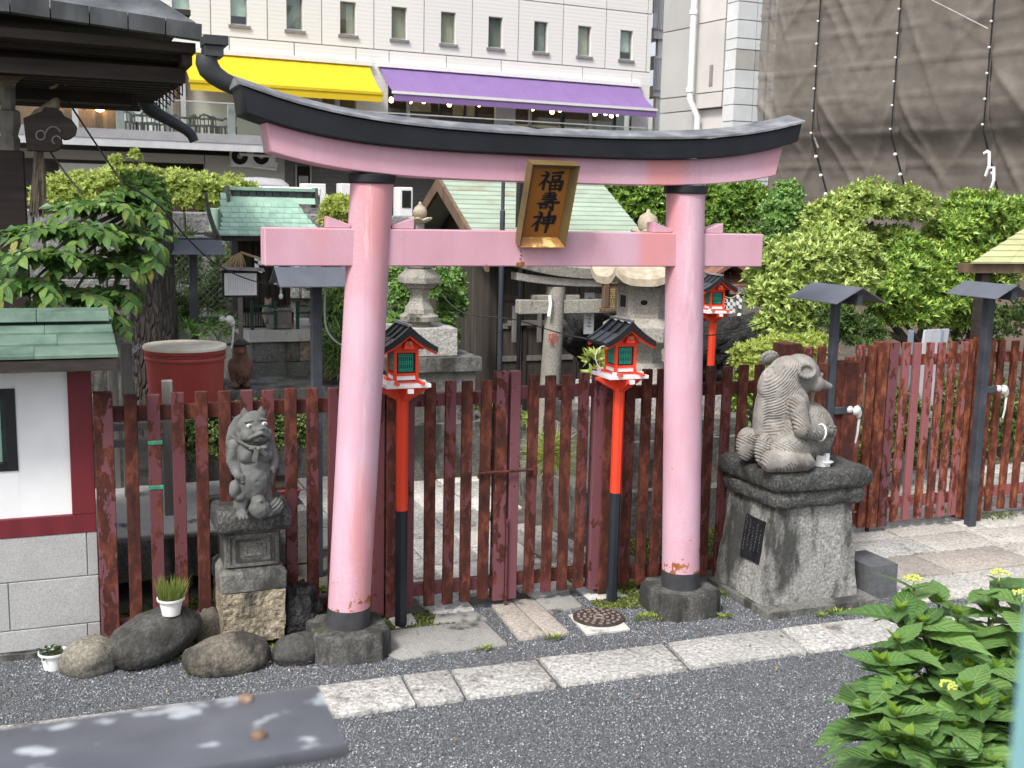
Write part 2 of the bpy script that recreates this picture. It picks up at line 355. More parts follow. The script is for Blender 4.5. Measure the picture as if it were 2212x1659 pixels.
def slab(name, parent, poly, z0, z1, mat, bevel=.008, jit=.006, tilt=.003):
    m = MB(); P = [(x+random.uniform(-jit, jit), y+random.uniform(-jit, jit)) for x, y in poly]; n = len(P)
    zt = [z1+random.uniform(-tilt, tilt) for _ in P]
    m.add([(x, y, z0) for x, y in P]+[(x, y, zt[i]) for i, (x, y) in enumerate(P)],
          [tuple(reversed(range(n))), tuple(range(n, 2*n))]+[(i, (i+1) % n, n+(i+1) % n, n+i) for i in range(n)])
    return m.build(name, mat, parent, bevel=bevel, seg=2, smooth=40)
# ---- the line of granite kerb stones
kerb = thing('kerb', None, None, (1.2, 5.5, 0)); tag(kerb, kind='structure')
def kf(x): return 5.367-.0245*(x-1.224)
def kb(x): return 5.742-.0255*(x-1.224)
joints = [(-2.6, -2.6), (-1.6, -1.55), (-.7, -.65)]
for (a, b) in (((-.7+.02), None),): pass
for fx, bx_ in ((.35, .3), (1.02, 1.0)): joints.append((fx, bx_))
joints += [(Q(900, 2174, 1450, 1190).x, Q(900, 2174, 1335, 980).x), (Q(900, 2174, 1800, 1110).x, Q(900, 2174, 1690, 920).x),
           (Q(2000, 2174, 395, 1045).x, Q(2000, 2174, 215, 830).x), (Q(2000, 2174, 1400, 915).x, Q(2000, 2174, 1198, 720).x),
           (Q(2932, 2174, 510, 795).x, Q(2932, 2174, 262, 610).x), (5.35, 5.4), (6.2, 6.25), (7.1, 7.1)]
for (a, b), (c, d) in zip(joints, joints[1:]):
    g = .006 if c < 2.2 else .013
    poly = [(a+g, kf(a)), ((a+c)/2, kf((a+c)/2)+random.uniform(-.006, .006)), (c-g, kf(c)), (d-g, kb(d)), ((b+d)/2, kb((b+d)/2)+random.uniform(-.008, .008)), (b+g, kb(b))]
    slab('kerb_stone', kerb, poly, -.06, .026, KERBST, .012)
# ---- forecourt slabs in front of the gate
path = thing('path', None, None, (2.6, 7, 0)); tag(path, kind='structure')
A = lambda *p: [tuple(Q(900, 2174, x, y)[:2]) for x, y in p]
B7 = lambda *p: [tuple(Q(2000, 2174, x, y)[:2]) for x, y in p]
slab('paving_stone', path, A((1225, 800), (1340, 838), (1690, 775), (2147, 725), (1960, 540), (1600, 575), (1235, 615)), -.06, .016, PAVEGREY, .01)
slab('paving_stone', path, A((1570, 560), (1590, 500), (1880, 470), (1985, 525)), -.06, .02, PAVEGREY, .01)
slab('paving_stone', path, A((1420, 370), (1500, 430), (1575, 490), (1890, 460), (1820, 375), (1700, 300)), -.06, .02, KERBST, .01)
slab('paving_stone', path, B7((-125, 420), (25, 390), (290, 655), (90, 690)), -.06, .02, PINKISH, .008)
slab('paving_stone', path, B7((35, 388), (185, 372), (468, 635), (305, 655)), -.06, .02, PINKISH, .008)
slab('paving_stone', path, B7((205, 375), (470, 330), (580, 430), (330, 485)), -.06, .018, PAVEGREY, .008)
slab('paving_stone', path, B7((100, 290), (300, 235), (480, 310), (200, 370)), -.06, .018, PAVEST, .008)
for pp, nm in (((B7((520, 285), (690, 250), (905, 345), (640, 380))), 0), (A((1225, 520), (1400, 475), (1450, 560), (1290, 600)), 1)):
    slab('paving_stone', path, pp, -.06, .012, CONCRETE, .006)
# ---- the path behind the gate, laid in three rows of slabs
PATHST = granite('pale_path_granite', (.34, .32, .28), (.58, .56, .52), (.76, .75, .71), 46, .08, 0, .8)
xs = [1.62, 2.0, 2.405, 2.82, 3.24, 3.66]
for i in range(5):
    yy = 6.78+random.uniform(0, .3)
    while yy < 12.0:
        L = random.uniform(.42, .75)
        if not (i == 4 and 7.0 < yy < 8.6) and not (i == 0 and yy < 8.0):
            slab('paving_stone', path, [(xs[i]+.008, yy+.008), (xs[i+1]-.008, yy+.008), (xs[i+1]-.008, yy+L-.008), (xs[i]+.008, yy+L-.008)], -.05, .022, random.choice([PATHST, PAVEST, PATHST, KERBST]), .008, .004)
        yy += L
# ---- worn paving at the right, up to the second gate
yy = 5.80
while yy < 9.0:
    xx = 5.02+random.uniform(0, .3) if yy < 6.5 else 5.4+random.uniform(0, .4); Lh = random.uniform(.33, .46)
    while xx < 10.2:
        Lw = random.uniform(.6, .95)
        slab('paving_stone', path, [(xx+.007, yy+.007-.02*(xx-5)), (xx+Lw-.007, yy+.007-.02*(xx+Lw-5)), (xx+Lw-.007, yy+Lh-.007-.02*(xx+Lw-5)), (xx+.007, yy+Lh-.007-.02*(xx-5))], -.05, .02, random.choice([PAVEST, PAVEST, PINKISH, KERBST]), .008, .005)
        xx += Lw
    yy += Lh
# ---- manhole cover in its concrete frame
mh = thing('manhole_cover', 'round rusty iron manhole cover in a square concrete frame before the gate', 'manhole cover', tuple(Q(2000, 2174, 697, 525)))
c0 = Q(2000, 2174, 697, 525)
fr = MB(); fr.prism([p for p in B7((465, 495), (605, 645), (940, 605), (800, 465))], -.05, .017, lambda u, v, t: (u, v, t)); fr.build('frame', CONCRETE, mh, bevel=.004)
cv = MB(); cv.lathe([(.0, .0), (.165, .0), (.165, .024), (.155, .027), (0, .027)], c0, 40, cap=False)
cov = cv.build('lid', IRON, mh, smooth=40)
st = MB()
for ring, cnt in ((.055, 7), (.092, 12), (.13, 17)):
    for k in range(cnt):
        a = 2*math.pi*(k+.3*ring*20)/cnt; R3 = Matrix.Rotation(a, 3, 'Z')
        st.cbox(c0+Vector((ring*math.cos(a), ring*math.sin(a), .029)), (.017, .022, .006), R3)
st.lathe([(.022, .027), (.026, .033), (.032, .033), (.036, .027)], c0, 20, cap=False)
tag(st.build('tread_studs', simple('worn_iron_studs', [(.3, (.14, .1, .085)), (.7, (.3, .26, .24))], 30, .5, .2), cov), kind='stuff')

# ================================================================ TORII
TY = 6.22
def fitz(pts, y, deg=4):
    w = [W(*p, y) for p in pts]; return np.poly1d(np.polyfit([v.x for v in w], [v.z for v in w], deg))
T2 = lambda *p: [((900+x/1.952)/1.8228, y/1.952/1.8228) for x, y in p]
T3 = lambda *p: [((2000+x/1.952)/1.8228, y/1.952/1.8228) for x, y in p]
T4 = lambda *p: [((2932+x/1.952)/1.8228, y/1.952/1.8228) for x, y in p]
kY0, kY1, sY0, sY1, nY0, nY1 = TY-.17, TY+.17, TY-.115, TY+.115, TY-.065, TY+.065
ztop = fitz(T2((100, 645), (300, 735), (620, 825), (1000, 905), (1500, 975), (2147, 1025))+T3((320, 1052), (900, 1075), (1400, 1065), (1800, 1030))+T4((0, 1050), (200, 1010), (445, 945)), kY0)
zbot = fitz(T2((130, 858), (220, 905), (400, 960), (700, 1035), (1000, 1085), (1500, 1140), (2147, 1178))+T3((400, 1200), (900, 1220), (1400, 1215), (1800, 1180))+T4((0, 1190), (250, 1140), (415, 1085)), kY0)
zsb = fitz(T2((320, 1165), (600, 1240), (930, 1310), (1280, 1345), (1500, 1362), (2147, 1395))+T3((600, 1415), (1200, 1425), (1500, 1418), (1800, 1395), (2060, 1350)), sY0)
xkl, xkr = W(*T2((100, 645))[0], kY0).x, W(*T4((445, 945))[0], kY0).x
xkl2, xkr2 = W(*T2((130, 858))[0], kY0).x, W(*T4((415, 1085))[0], kY0).x
xsl, xsr = W(*T2((290, 930))[0], sY0).x, W(*T4((297, 1150))[0], sY0).x
xsl2, xsr2 = W(*T2((325, 1165))[0], sY0).x, W(*T3((2060, 1350))[0], sY0).x
torii = thing('torii_gate', 'large faded pink torii gate with a curved black top beam standing on the gravel', 'torii gate', (2.56, TY, 0))
def beamcurve(name, mat, xl, xl2, xr, xr2, ft, fb, y0, y1, ridge=0, topmat=None, n=36, bevel=.006):
    mb = MB(); rings = []
    for i in range(n+1):
        t = i/n; xt = xl+(xr-xl)*t; xb = xl2+(xr2-xl2)*t; rings.append([(xb, y0, fb(xb)), (xb, y1, fb(xb)), (xt, y1, ft(xt)), (xt, y0, ft(xt))])
    mb.loft(rings); return mb.build(name, mat, torii, bevel=bevel, smooth=35)
kas = beamcurve('top_beam', BLACKP, xkl, xkl2, xkr, xkr2, ztop, zbot, kY0, kY1)
mb = MB(); rings = []
for i in range(37):                                                   # sheet roofing, a low ridge over the beam
    t = i/36; x = xkl-.012+(xkr-xkl+.024)*t; z = ztop(min(max(x, xkl), xkr))+.0025; sag = .012*math.exp(-((x-2.62)/.05)**2)
    rings.append([(x, kY0-.012, z), (x, kY0-.012, z+.012), (x, TY, z+.058-sag), (x, kY1+.012, z+.012), (x, kY1+.012, z), (x, TY, z+.004)])
mb.loft(rings); mb.build('roofing', KASATOP, torii, smooth=25)
shi = beamcurve('second_beam', PINK, xsl, xsl2, xsr, xsr2, lambda x: zbot(x)-.0015, zsb, sY0, sY1)
nl, nr = W(571, 490, nY0), W(1650, 507, nY0); nz0 = (W(571, 573, nY0).z+W(1648, 578, nY0).z)/2
mb = MB(); mb.bx(nl.x, nr.x, nY0, nY1, nz0, (nl.z+nr.z)/2); mb.build('tie_beam', PINK, torii, bevel=.006)
for (b, tp) in (((752, 1345), (804, 385)), ((1470, 1256), (1481, 412))):
    pb, pt = W(*b, TY), W(*tp, TY); d = (pt-pb)/(pt.z-pb.z)
    at = lambda z: pb+d*(z-pb.z)
    zt = float(zsb(pt.x))-.002
    rings = lambda zs: [[at(z)+Vector((r*math.cos(2*math.pi*k/40), r*math.sin(2*math.pi*k/40), 0)) for k in range(40)] for z, r in zs]
    mb = MB(); mb.loft(rings([(.27, .122), (1.4, .1215), (zt-.045, .1195)])); mb.build('pillar', PINKP, torii, smooth=40)
    mb = MB(); mb.loft(rings([(.165, .1255), (.26, .1255), (.276, .124)])); mb.build('base_sleeve', BANDBLACK, torii, smooth=40)
    mb = MB(); mb.loft(rings([(zt-.052, .128), (zt-.044, .135), (zt-.006, .135), (zt, .128)])); mb.build('collar', BLACKP, torii, smooth=40)
    px = at(nl.z).x
    for s in (-1, 1):                                                 # wedges on the tie beam
        mb = MB(); zz = (nl.z+nr.z)/2+.002
        mb.prism([(px+s*.118, zz), (px+s*.245, zz), (px+s*.245, zz+.062), (px+s*.118, zz+.018)], nY0+.018, nY1-.018, lambda u, v, t: (u, t, v)); mb.build('wedge', PINK, torii, bevel=.003)
    # notched foundation stone, a thing of its own
    cx, cy = at(.16).x, TY; h = .222; k = .072
    poly = [(-h+k, -h), (h-k, -h), (h-k*.75, -h+k*.6), (h-k*.6, -h+k*.75), (h, -h+k), (h, h-k), (h-k*.6, h-k*.75), (h-k*.75, h-k*.6), (h-k, h), (-h+k, h), (-h+k*.75, h-k*.6), (-h+k*.6, h-k*.75), (-h, h-k), (-h, -h+k), (-h+k*.6, -h+k*.75), (-h+k*.75, -h+k*.6)]
    mb = MB(); mb.loft([[(cx+u*f, cy+v*f, z) for u, v in poly] for z, f in ((-.05, 1.0), (.14, .99), (.165, .95))])
    o = mb.build('foundation_stone', WETSTONE, bevel=.006, smooth=30)
    tag(o, 'notched grey stone block under the %s pink pillar, %s' % (('left', 'beside dark rocks') if b[0] < 1000 else ('right', 'near the manhole cover')), 'base stone', 'torii foundation stones')
# rusty fixings and chipped paint under the name board
RUSTCHIP = simple('rusty_chip', [(.35, (.18, .05, .025)), (.65, (.36, .15, .05))], 20, .7, .4)
mb = MB()
c = W(1124, 570, nY0-.003)
for dx, dz, r in ((0, -.005, .022), (.012, .004, .016), (-.013, .0, .014), (.0, .03, .007), (.003, .05, .006), (-.002, .075, .005)):
    mb.ell((c.x+dx, nY0-.002, c.z+dz), (r, .004, r*.75), 10, 6)
mb.build('rust_patch', RUSTCHIP, torii)

# ---- name board: leans forward from the second beam over the tie beam
GOLD = simple('gilt_brown_board', [(.3, (.28, .1, .014)), (.6, (.36, .135, .02)), (.75, (.42, .175, .032))], 4, .38, .15, 50, .002, stretch=(1, 1, .4))
GOLDF = simple('bronze_frame_paint', [(.3, (.1, .068, .024)), (.7, (.165, .115, .045))], 5, .4, .1)
GOLDL = simple('worn_gilt_ledge', [(.35, (.34, .15, .045)), (.56, (.45, .22, .07)), (.63, (.8, .6, .22))], 14, .35, .15)
INK = simple('black_lacquer_lettering', [(.4, (.008, .008, .01)), (.6, (.012, .012, .014))], 8, .4, 0)
yb = nY0-.012; bl, br = W(1116, 528, yb), W(1213, 526, yb)
yt = 5.4; best = 1e9
for k in range(100):
    q = 5.3+.008*k; e = abs((W(1143, 350, q).x+W(1247, 350, q).x)/2-(bl.x+br.x)/2)
    if e < best: best, yt = e, q
tl, tr = W(1143, 350, yt), W(1247, 350, yt)
cb, ct = (bl+br)/2, (tl+tr)/2; ex = Vector((1, 0, 0)); ez = (ct-cb); ez.x = 0; BH = ez.length; ez.normalize(); ey = ez.cross(ex)   # ey points away from the viewer
BW = ((br-bl).length+(tr-tl).length)/2
board = thing('name_board', 'slanting gilt brown shrine name board with three black brush characters hung on the pink torii', 'name board', tuple(cb))
bp = lambda u, v, w: Vector((cb.x, cb.y, cb.z)) + ex*u*BW + ez*v*BH + ey*w       # u -.5..5, v 0..1, w depth
mb = MB(); mb.hexa([bp(-.40, .04, .0), bp(.40, .04, .0), bp(.40, .04, .02), bp(-.40, .04, .02), bp(-.40, .96, .0), bp(.40, .96, .0), bp(.40, .96, .02), bp(-.40, .96, .02)])
mb.build('panel', GOLD, board)
i0, i1, j0, j1 = -.385, .385, .085, .925
def fside(a, b, c, d, mat, nm):
    mb = MB(); mb.hexa([bp(*a, -.004), bp(*b, -.004), bp(*c, -.055), bp(*d, -.055), bp(*a, .03), bp(*b, .03), bp(*c, .03), bp(*d, .03)]); mb.build(nm, mat, board, bevel=.0015)
fside((i0, j1), (i1, j1), (.5, 1.0), (-.5, 1.0), GOLDF, 'frame_rail'); fside((i0, j0), (i1, j0), (.5, 0), (-.5, 0), GOLDL, 'frame_rail')
fside((i0, j0), (i0, j1), (-.5, 1.0), (-.5, .0), GOLDF, 'frame_rail'); fside((i1, j0), (i1, j1), (.5, 1.0), (.5, .0), GOLDF, 'frame_rail')
# brush strokes: each a polyline with widths, in a 0..100 box per character (y down)
FUKU = [[(24, 2, 5), (33, 10, 7)], [(8, 24, 4), (30, 21, 7), (36, 20, 5)], [(36, 20, 7), (24, 48, 6), (2, 76, 2)], [(24, 44, 6), (23, 96, 6)], [(31, 46, 3), (41, 57, 7)],
        [(50, 8, 4), (72, 6, 6), (94, 3, 8)], [(55, 24, 4), (56, 46, 5)], [(55, 24, 4), (88, 20, 6), (83, 43, 6)], [(57, 44, 4), (84, 41, 4)],
        [(50, 55, 5), (51, 98, 6)], [(50, 56, 4), (98, 50, 8), (93, 96, 8)], [(53, 75, 4), (92, 71, 4)], [(71, 54, 4), (71, 93, 4)], [(53, 94, 5), (93, 90, 5)]]
JU = [[(50, 0, 5), (51, 22, 6)], [(28, 9, 3), (72, 5, 6)], [(20, 22, 3), (80, 17, 6)], [(24, 32, 3), (78, 28, 5), (74, 40, 6)], [(18, 42, 3), (84, 38, 5)], [(34, 51, 3), (70, 48, 5)],
      [(2, 63, 4), (50, 59, 5), (98, 55, 7)], [(16, 70, 5), (20, 88, 6)], [(16, 71, 4), (48, 68, 5), (44, 86, 5)], [(20, 87, 4), (46, 84, 4)], [(72, 52, 4), (74, 98, 7), (62, 90, 2)], [(57, 76, 4), (64, 84, 6)]]
KAMI = [[(26, 2, 5), (37, 11, 8)], [(8, 30, 5), (32, 26, 7), (40, 24, 5)], [(40, 24, 7), (26, 52, 6), (1, 80, 2)], [(27, 50, 6), (26, 98, 8)], [(34, 50, 3), (44, 60, 6)],
        [(50, 30, 5), (54, 64, 6)], [(50, 31, 5), (98, 24, 8), (92, 58, 8)], [(53, 46, 4), (92, 42, 4)], [(55, 63, 5), (92, 59, 5)], [(70, 0, 7), (71, 60, 8), (66, 108, 6)]]
mb = MB()
for strokes, (u0, u1, v0, v1) in ((FUKU, (-.24, .27, .925-.04*.9, .665)), (JU, (-.2, .27, .645, .42)), (KAMI, (-.25, .25, .405, .17))):
    for s_ in strokes:
        pts = []
        for (xa, ya, wa), (xb, yb_, wb) in zip(s_, s_[1:]):
            for q in range(6 if len(s_) > 1 else 1): t = q/6; pts.append((xa+(xb-xa)*t, ya+(yb_-ya)*t, wa+(wb-wa)*t))
        pts.append(s_[-1]); L, R_ = [], []
        for i, (x, y, w) in enumerate(pts):
            a, b = pts[max(i-1, 0)], pts[min(i+1, len(pts)-1)]; dx, dy = b[0]-a[0], b[1]-a[1]; l = math.hypot(dx, dy) or 1
            L.append((x-dy/l*w, y+dx/l*w)); R_.append((x+dy/l*w, y-dx/l*w))
        e0 = pts[0]; e1 = pts[-1]
        f3 = lambda p, wz: bp(u0+(u1-u0)*p[0]/100, v0+(v1-v0)*p[1]/100, wz)
        n = len(L)
        for wz in (-.0035,):
            k = len(mb.v); mb.v += [f3(p, wz) for p in L+R_]; mb.f += [(k+i, k+i+1, k+n+i+1, k+n+i) for i in range(n-1)]; mb.m += [0]*(n-1)
            for q in (e0, e1): mb.add([f3((q[0]+q[2]*math.cos(a*.785), q[1]+q[2]*math.sin(a*.785)), wz+.0002) for a in range(8)], [tuple(range(8))])
mb.build('lettering', INK, board)

# ================================================================ FENCE
FY = 6.66
def box_part(nm, parent, x0, x1, y0, y1, z0, z1, mat, lean=0.0, bevel=.003, label=None):
    mb = MB(); mb.hexa([(x0, y0, z0), (x1, y0, z0), (x1, y1, z0), (x0, y1, z0), (x0+lean, y0, z1), (x1+lean, y0, z1), (x1+lean, y1, z1), (x0+lean, y1, z1)])
    return mb.build(nm, mat, parent, bevel=bevel, label=label)
FENCEG = 'maroon picket fence sections and gates'
def fence(name, label, cat, pickets, y, zt, zb, rails, posts=(), mat=MAROON, w=.07, th=.032, railz=(.13, 1.385), railh=.085, root_loc=None):
    """pickets: centre xs; rails: (x0, x1); posts: (centre x, width, top, bottom, material)"""
    xs_ = list(pickets)+[p[0] for p in posts]; t = thing(name, label, cat, root_loc or (sum(xs_)/len(xs_), y, 0), 0, FENCEG)
    for x in pickets:
        box_part('picket', t, x-w/2, x+w/2, y-th-.02, y-.02, zb+random.uniform(-.006, .006), zt+random.uniform(-.006, .006), mat, random.uniform(-.006, .006))
    if rails:
        for z in railz: box_part('rail', t, rails[0], rails[1], y-.0195, y+.03, z-railh/2, z+railh/2, mat)
    for (x, pw, z1, z0, pm) in posts: box_part('post', t, x-pw/2, x+pw/2, y-pw/2-.012, y+pw/2-.012, z0, z1, pm, bevel=.004)
    return t
def fx(ox, oy, px, py, y): return W((ox+px/1.952)/1.8228, (oy+py/1.952)/1.8228, y).x
lx = [fx(0, 1450, a, 160, FY) for a in (995, 1180, 1363, 1540, 1717, 1892, 2062)]+[fx(900, 1450, a, 120, FY) for a in (475, 640, 800)]
lx += [lx[-1]+.142, lx[-1]+.284]
fence('picket_fence', 'rusty maroon picket fence between the white hut and left pink pillar', 'fence', lx, FY+.03, 1.50, .03, (.2, 1.82),
      [(fx(0, 1450, 787, 170, FY+.03), .1, 1.515, 0, MAROON2), (fx(900, 1450, 1255, 400, FY+.03), .092, 1.487, .012, MAROON)], w=.07)
g1 = [fx(900, 1450, a, 70, FY) for a in (1545, 1690, 1825, 1965)]
g1m = fx(900, 1450, 2090, 60, FY); g2m = fx(2000, 1450, 48, 60, FY)
gl = fence('gate_leaf', 'left leaf of the closed maroon gate, beside the left red lantern post', 'gate', g1, FY, 1.51, .07, (1.94, g1m), [(g1m, .078, 1.56, .05, MAROON2), (g1[0]-.135, .06, 1.47, .06, MAROON)], mat=MAROON, w=.068, railz=(.17, 1.395), railh=.08)
g2 = [fx(2000, 1450, a, 60, FY) for a in (180, 317, 443, 570)]
gr = fence('gate_leaf', 'right leaf of the closed maroon gate, beside the right red lantern post', 'gate', g2, FY, 1.53, .075, (g2m, g2[-1]+.125), [(g2m, .066, 1.56, .05, MAROON2), (fx(2000, 1450, 690, 60, FY), .07, 1.55, .05, MAROON2)], mat=MAROON, w=.068, railz=(.17, 1.415), railh=.08)
mb = MB(); lz = W(1100, 1018, FY-.06).z
mb.tube([(g1m-.16, FY-.07, lz-.03), (g1m-.16, FY-.07, lz), (g1m-.12, FY-.075, lz+.004), (g2m+.13, FY-.075, lz+.004)], .009, 8); mb.cbox((g2m+.13, FY-.07, lz-.005), (.03, .03, .06))
mb.build('latch', MAROON, gl); mb = MB(); mb.tube([(g1m+.045, FY-.06, .6), (g1m+.045, FY-.06, -.01)], .008, 8); mb.tube([(g1m+.045, FY-.06, .03), (g1m+.045, FY-.06, .05)], .014, 8); mb.build('drop_bolt', MAROON, gr)
r1 = [fx(2000, 1450, a, 200, FY) for a in (925, 1050, 1160)]; d_ = .135
r1 += [r1[-1]+d_, r1[-1]+2*d_]+[fx(2000, 1450, a, 100, FY) for a in (1540, 1665, 1782, 1905)]
while r1[-1] < 5.2: r1.append(r1[-1]+d_)
fence('picket_fence', 'rusty maroon picket fence from the gate to behind the sitting statue', 'fence', r1[:-1], FY, 1.545, .05, (3.36, 5.33),
      [(fx(2000, 1450, 770, 120, FY), .095, 1.53, .02, MAROON), (5.27, .12, 1.545, .02, MAROON2)], w=.068)
# second gate, standing further back at the right
F2 = 7.32
def w2(px, py, y=F2): return W((2932+px/1.952)/1.8228, (1300+py/1.952)/1.8228, y)
ra = [w2(a, 150).x for a in (395, 472, 570, 665, 865, 965)]
f3_ = fence('picket_fence', 'short maroon picket fence behind the head of the sitting statue', 'fence', ra[:-1], F2, 1.575, .06, (w2(280, 150).x, w2(1000, 150).x),
      [(w2(320, 150).x, .16, 1.6, .0, MAROON2)], mat=MAROON3, w=.068)
sg = (w2(1880, 100, F2+.1).x-w2(1050, 100, F2).x)
l2 = [w2(a, 110).x for a in (1220, 1310, 1405, 1497, 1585, 1672)]
fence('gate_leaf', 'rust-streaked leaf of the second maroon gate, between the two steel lamp posts at the right', 'gate', l2, F2, 1.575, .09, (w2(1110, 100).x, w2(1700, 100).x+.06), [(w2(1125, 100).x, .09, 1.585, .06, MAROON2), (w2(1730, 100).x, .06, 1.585, .06, MAROON3)], mat=MAROON3, w=.068, railz=(.24, 1.43))
fence('gate_leaf', 'narrow leaf of the second maroon gate with a drop bolt, right behind the sitting statue', 'gate', [w2(868, 110).x+.005, w2(960, 110).x], F2-.004, 1.57, .07, (w2(790, 100).x, w2(1040, 100).x), [(w2(1042, 100).x, .095, 1.59, .06, MAROON3)], mat=MAROON3, w=.07, railz=(.24, 1.43))
pr = w2(1835, 100).x
fr_x = [pr+.17+.142*k for k in range(12)]
t4 = fence('picket_fence', 'maroon picket fence at the right edge, beyond the post with the small sticker', 'fence', fr_x, F2, 1.575, .1, (pr, pr+1.9), [(pr, .13, 1.6, 0, MAROON3)], mat=MAROON3, w=.066, railz=(.26, 1.43))
mb = MB(); q0 = w2(1832, 300, F2-.082); mb.cbox(q0, (.052, .003, .105)); stk = mb.build('sticker', WHITEP, t4)
mb = MB()
for dz, h, cx_ in ((.022, .03, 0), (-.02, .012, 0), (-.038, .008, 0)): mb.cbox((q0.x, q0.y-.0028, q0.z+dz), (.036, .002, h))
mb.build('print', simple('blue_grey_print', [(.4, (.1, .2, .28)), (.6, (.14, .26, .34))], 30, .5, 0), stk)
mb = MB(); b0 = G(1872, 1152); mb.tube([(b0.x, b0.y, 0.02), (b0.x+.01, b0.y, .5)], .008, 8); mb.tube([(b0.x, b0.y, .022), (b0.x, b0.y, .05)], .018, 10); mb.build('drop_bolt', MAROON, f3_)
# concrete pads under the posts
pad = MB(); pad.prism([tuple(w.xy) for w in (Q(2932, 1300, 1530, 1470), Q(2932, 1300, 1680, 1530), Q(2932, 1300, 1840, 1505), Q(2932, 1300, 1700, 1450))], -.04, .028, lambda u, v, t: (u, v, t)); tag(pad.build('post_pad', CONCRETE, bevel=.004), 'flat pale concrete pad under the second gate post, beside green moss', 'concrete pad')
# ================================================================ RED LANTERN POSTS
def red_lantern(label, loc, grp, rz=0.0):
    t = thing('lantern_post', label, 'lantern post', (0, 0, 0), 0, grp)
    O8 = [(-.034, -.014), (-.014, -.034), (.014, -.034), (.034, -.014), (.034, .014), (.014, .034), (-.014, .034), (-.034, .014)]
    def octa(nm, z0, z1, f, mat): mb = MB(); mb.loft([[(u*f, v*f, z) for u, v in O8] for z in (z0, z1)]); mb.build(nm, mat, t)
    octa('lower_post', 0, .748, 1.0, STEELB); octa('upper_post', .748, 1.45, 1.02, VERMIL)
    prof = [(-.165, 1.522), (-.168, 1.505), (-.135, 1.488), (-.12, 1.476), (-.095, 1.466), (-.08, 1.452), (-.055, 1.443), (-.034, 1.425), (.034, 1.425), (.055, 1.443), (.08, 1.452), (.095, 1.466), (.12, 1.476), (.135, 1.488), (.168, 1.505), (.165, 1.522)]
    mb = MB(); mb.prism(prof, -.02, .02, lambda u, v, w: (u, w, v)); mb.build('bracket', VERMIL, t)
    mb = MB(); mb.prism(prof, -.019, .019, lambda u, v, w: (w, u, v-.001)); br_ = mb.build('bracket', VERMIL, t)
    mb = MB(); mb.cbox((0, -.172, 1.51), (.036, .01, .026)); mb.build('bracket_tip', WHITEP, br_)
    mb = MB(); mb.bx(-.138, .138, -.138, .138, 1.5225, 1.545); mb.build('tray', WHITEP, t, bevel=.002)
    mb = MB()
    for a in (-1, 1):
        for ys in (-.075, .075): mb.bx(a*.078-.009, a*.078+.009, ys-.105 if ys < 0 else ys-.03, ys+.03 if ys < 0 else ys+.105, 1.5455, 1.562)
    s1 = mb.build('sill_beam', VERMIL, t)
    for a in (-1, 1):
        for b in (-1, 1): mb = MB(); mb.cbox((a*.095, b*.112, 1.556), (.024, .022, .021)); mb.build('block', WHITEP, s1)
    mb = MB(); mb.bx(-.072, .072, -.072, .072, 1.5625, 1.588); mb.build('skirt', WHITEP, t)
    body = MB()
    for a in (-1, 1):
        for b in (-1, 1): body.bx(a*.067-.0095, a*.067+.0095, b*.067-.0095, b*.067+.0095, 1.5460, 1.745)
    for z0, z1 in ((1.5885, 1.604), (1.726, 1.744), (1.5465, 1.556)):
        for b in (-1, 1):
            body.bx(-.0572, .0572, b*.069-.008, b*.069+.008, z0, z1); body.bx(b*.069-.008, b*.069+.008, -.0572, .0572, z0, z1)
    bd = body.build('body_frame', VERMIL, t, bevel=.001)
    for k in range(4):
        R3 = Matrix.Rotation(k*math.pi/2, 3, 'Z'); f = lambda x, y, z: R3 @ Vector((x, y, z))
        mb = MB(); mb.hexa([f(-.057, -.062, 1.6045), f(.057, -.062, 1.6045), f(.057, -.056, 1.6045), f(-.057, -.056, 1.6045), f(-.057, -.062, 1.7255), f(.057, -.062, 1.7255), f(.057, -.056, 1.7255), f(-.057, -.056, 1.7255)])
        pn = mb.build('window', GLOSSBLK, t)
        mb = MB()
        for i in range(8): x = -.042+.084*i/7; mb.hexa([f(x-.0023, -.0665, 1.615), f(x+.0023, -.0665, 1.615), f(x+.0023, -.0621, 1.615), f(x-.0023, -.0621, 1.615), f(x-.0023, -.0665, 1.715), f(x+.0023, -.0665, 1.715), f(x+.0023, -.0621, 1.715), f(x-.0023, -.0621, 1.715)])
        for z in (1.6155, 1.627, 1.659, 1.671, 1.703, 1.7145): mb.hexa([f(-.0445, -.0668, z-.0025), f(.0445, -.0668, z-.0025), f(.0445, -.0622, z-.0025), f(-.0445, -.0622, z-.0025), f(-.0445, -.0668, z+.0025), f(.0445, -.0668, z+.0025), f(.0445, -.0622, z+.0025), f(-.0445, -.0622, z+.0025)])
        mb.build('lattice', GREENP, pn)
    def roofz(u): return 1.893-.165*(abs(u)/.17)+.038*(abs(u)/.17)**2
    us = [.17*i/8-.17 for i in range(17)]
    mb = MB(); mb.loft([[(u, y, roofz(u)-.052+.02*abs(u)/.17) for u in us]+[(u, y, roofz(u)) for u in reversed(us)] for y in (-.158, -.138)], cap=True); mb.build('gable_board', GLOSSBLK, t, smooth=30)
    mb = MB(); mb.loft([[(u, y, roofz(u)-.052+.02*abs(u)/.17) for u in us]+[(u, y, roofz(u)) for u in reversed(us)] for y in (.138, .158)], cap=True); mb.build('gable_board', GLOSSBLK, t, smooth=30)
    mb = MB(); mb.loft([[(u, y, roofz(u)-.03) for u in us]+[(u, y, roofz(u)-.014) for u in reversed(us)] for y in (-.1375, .1375)]); rf = mb.build('roof', GLOSSBLK, t, smooth=30)
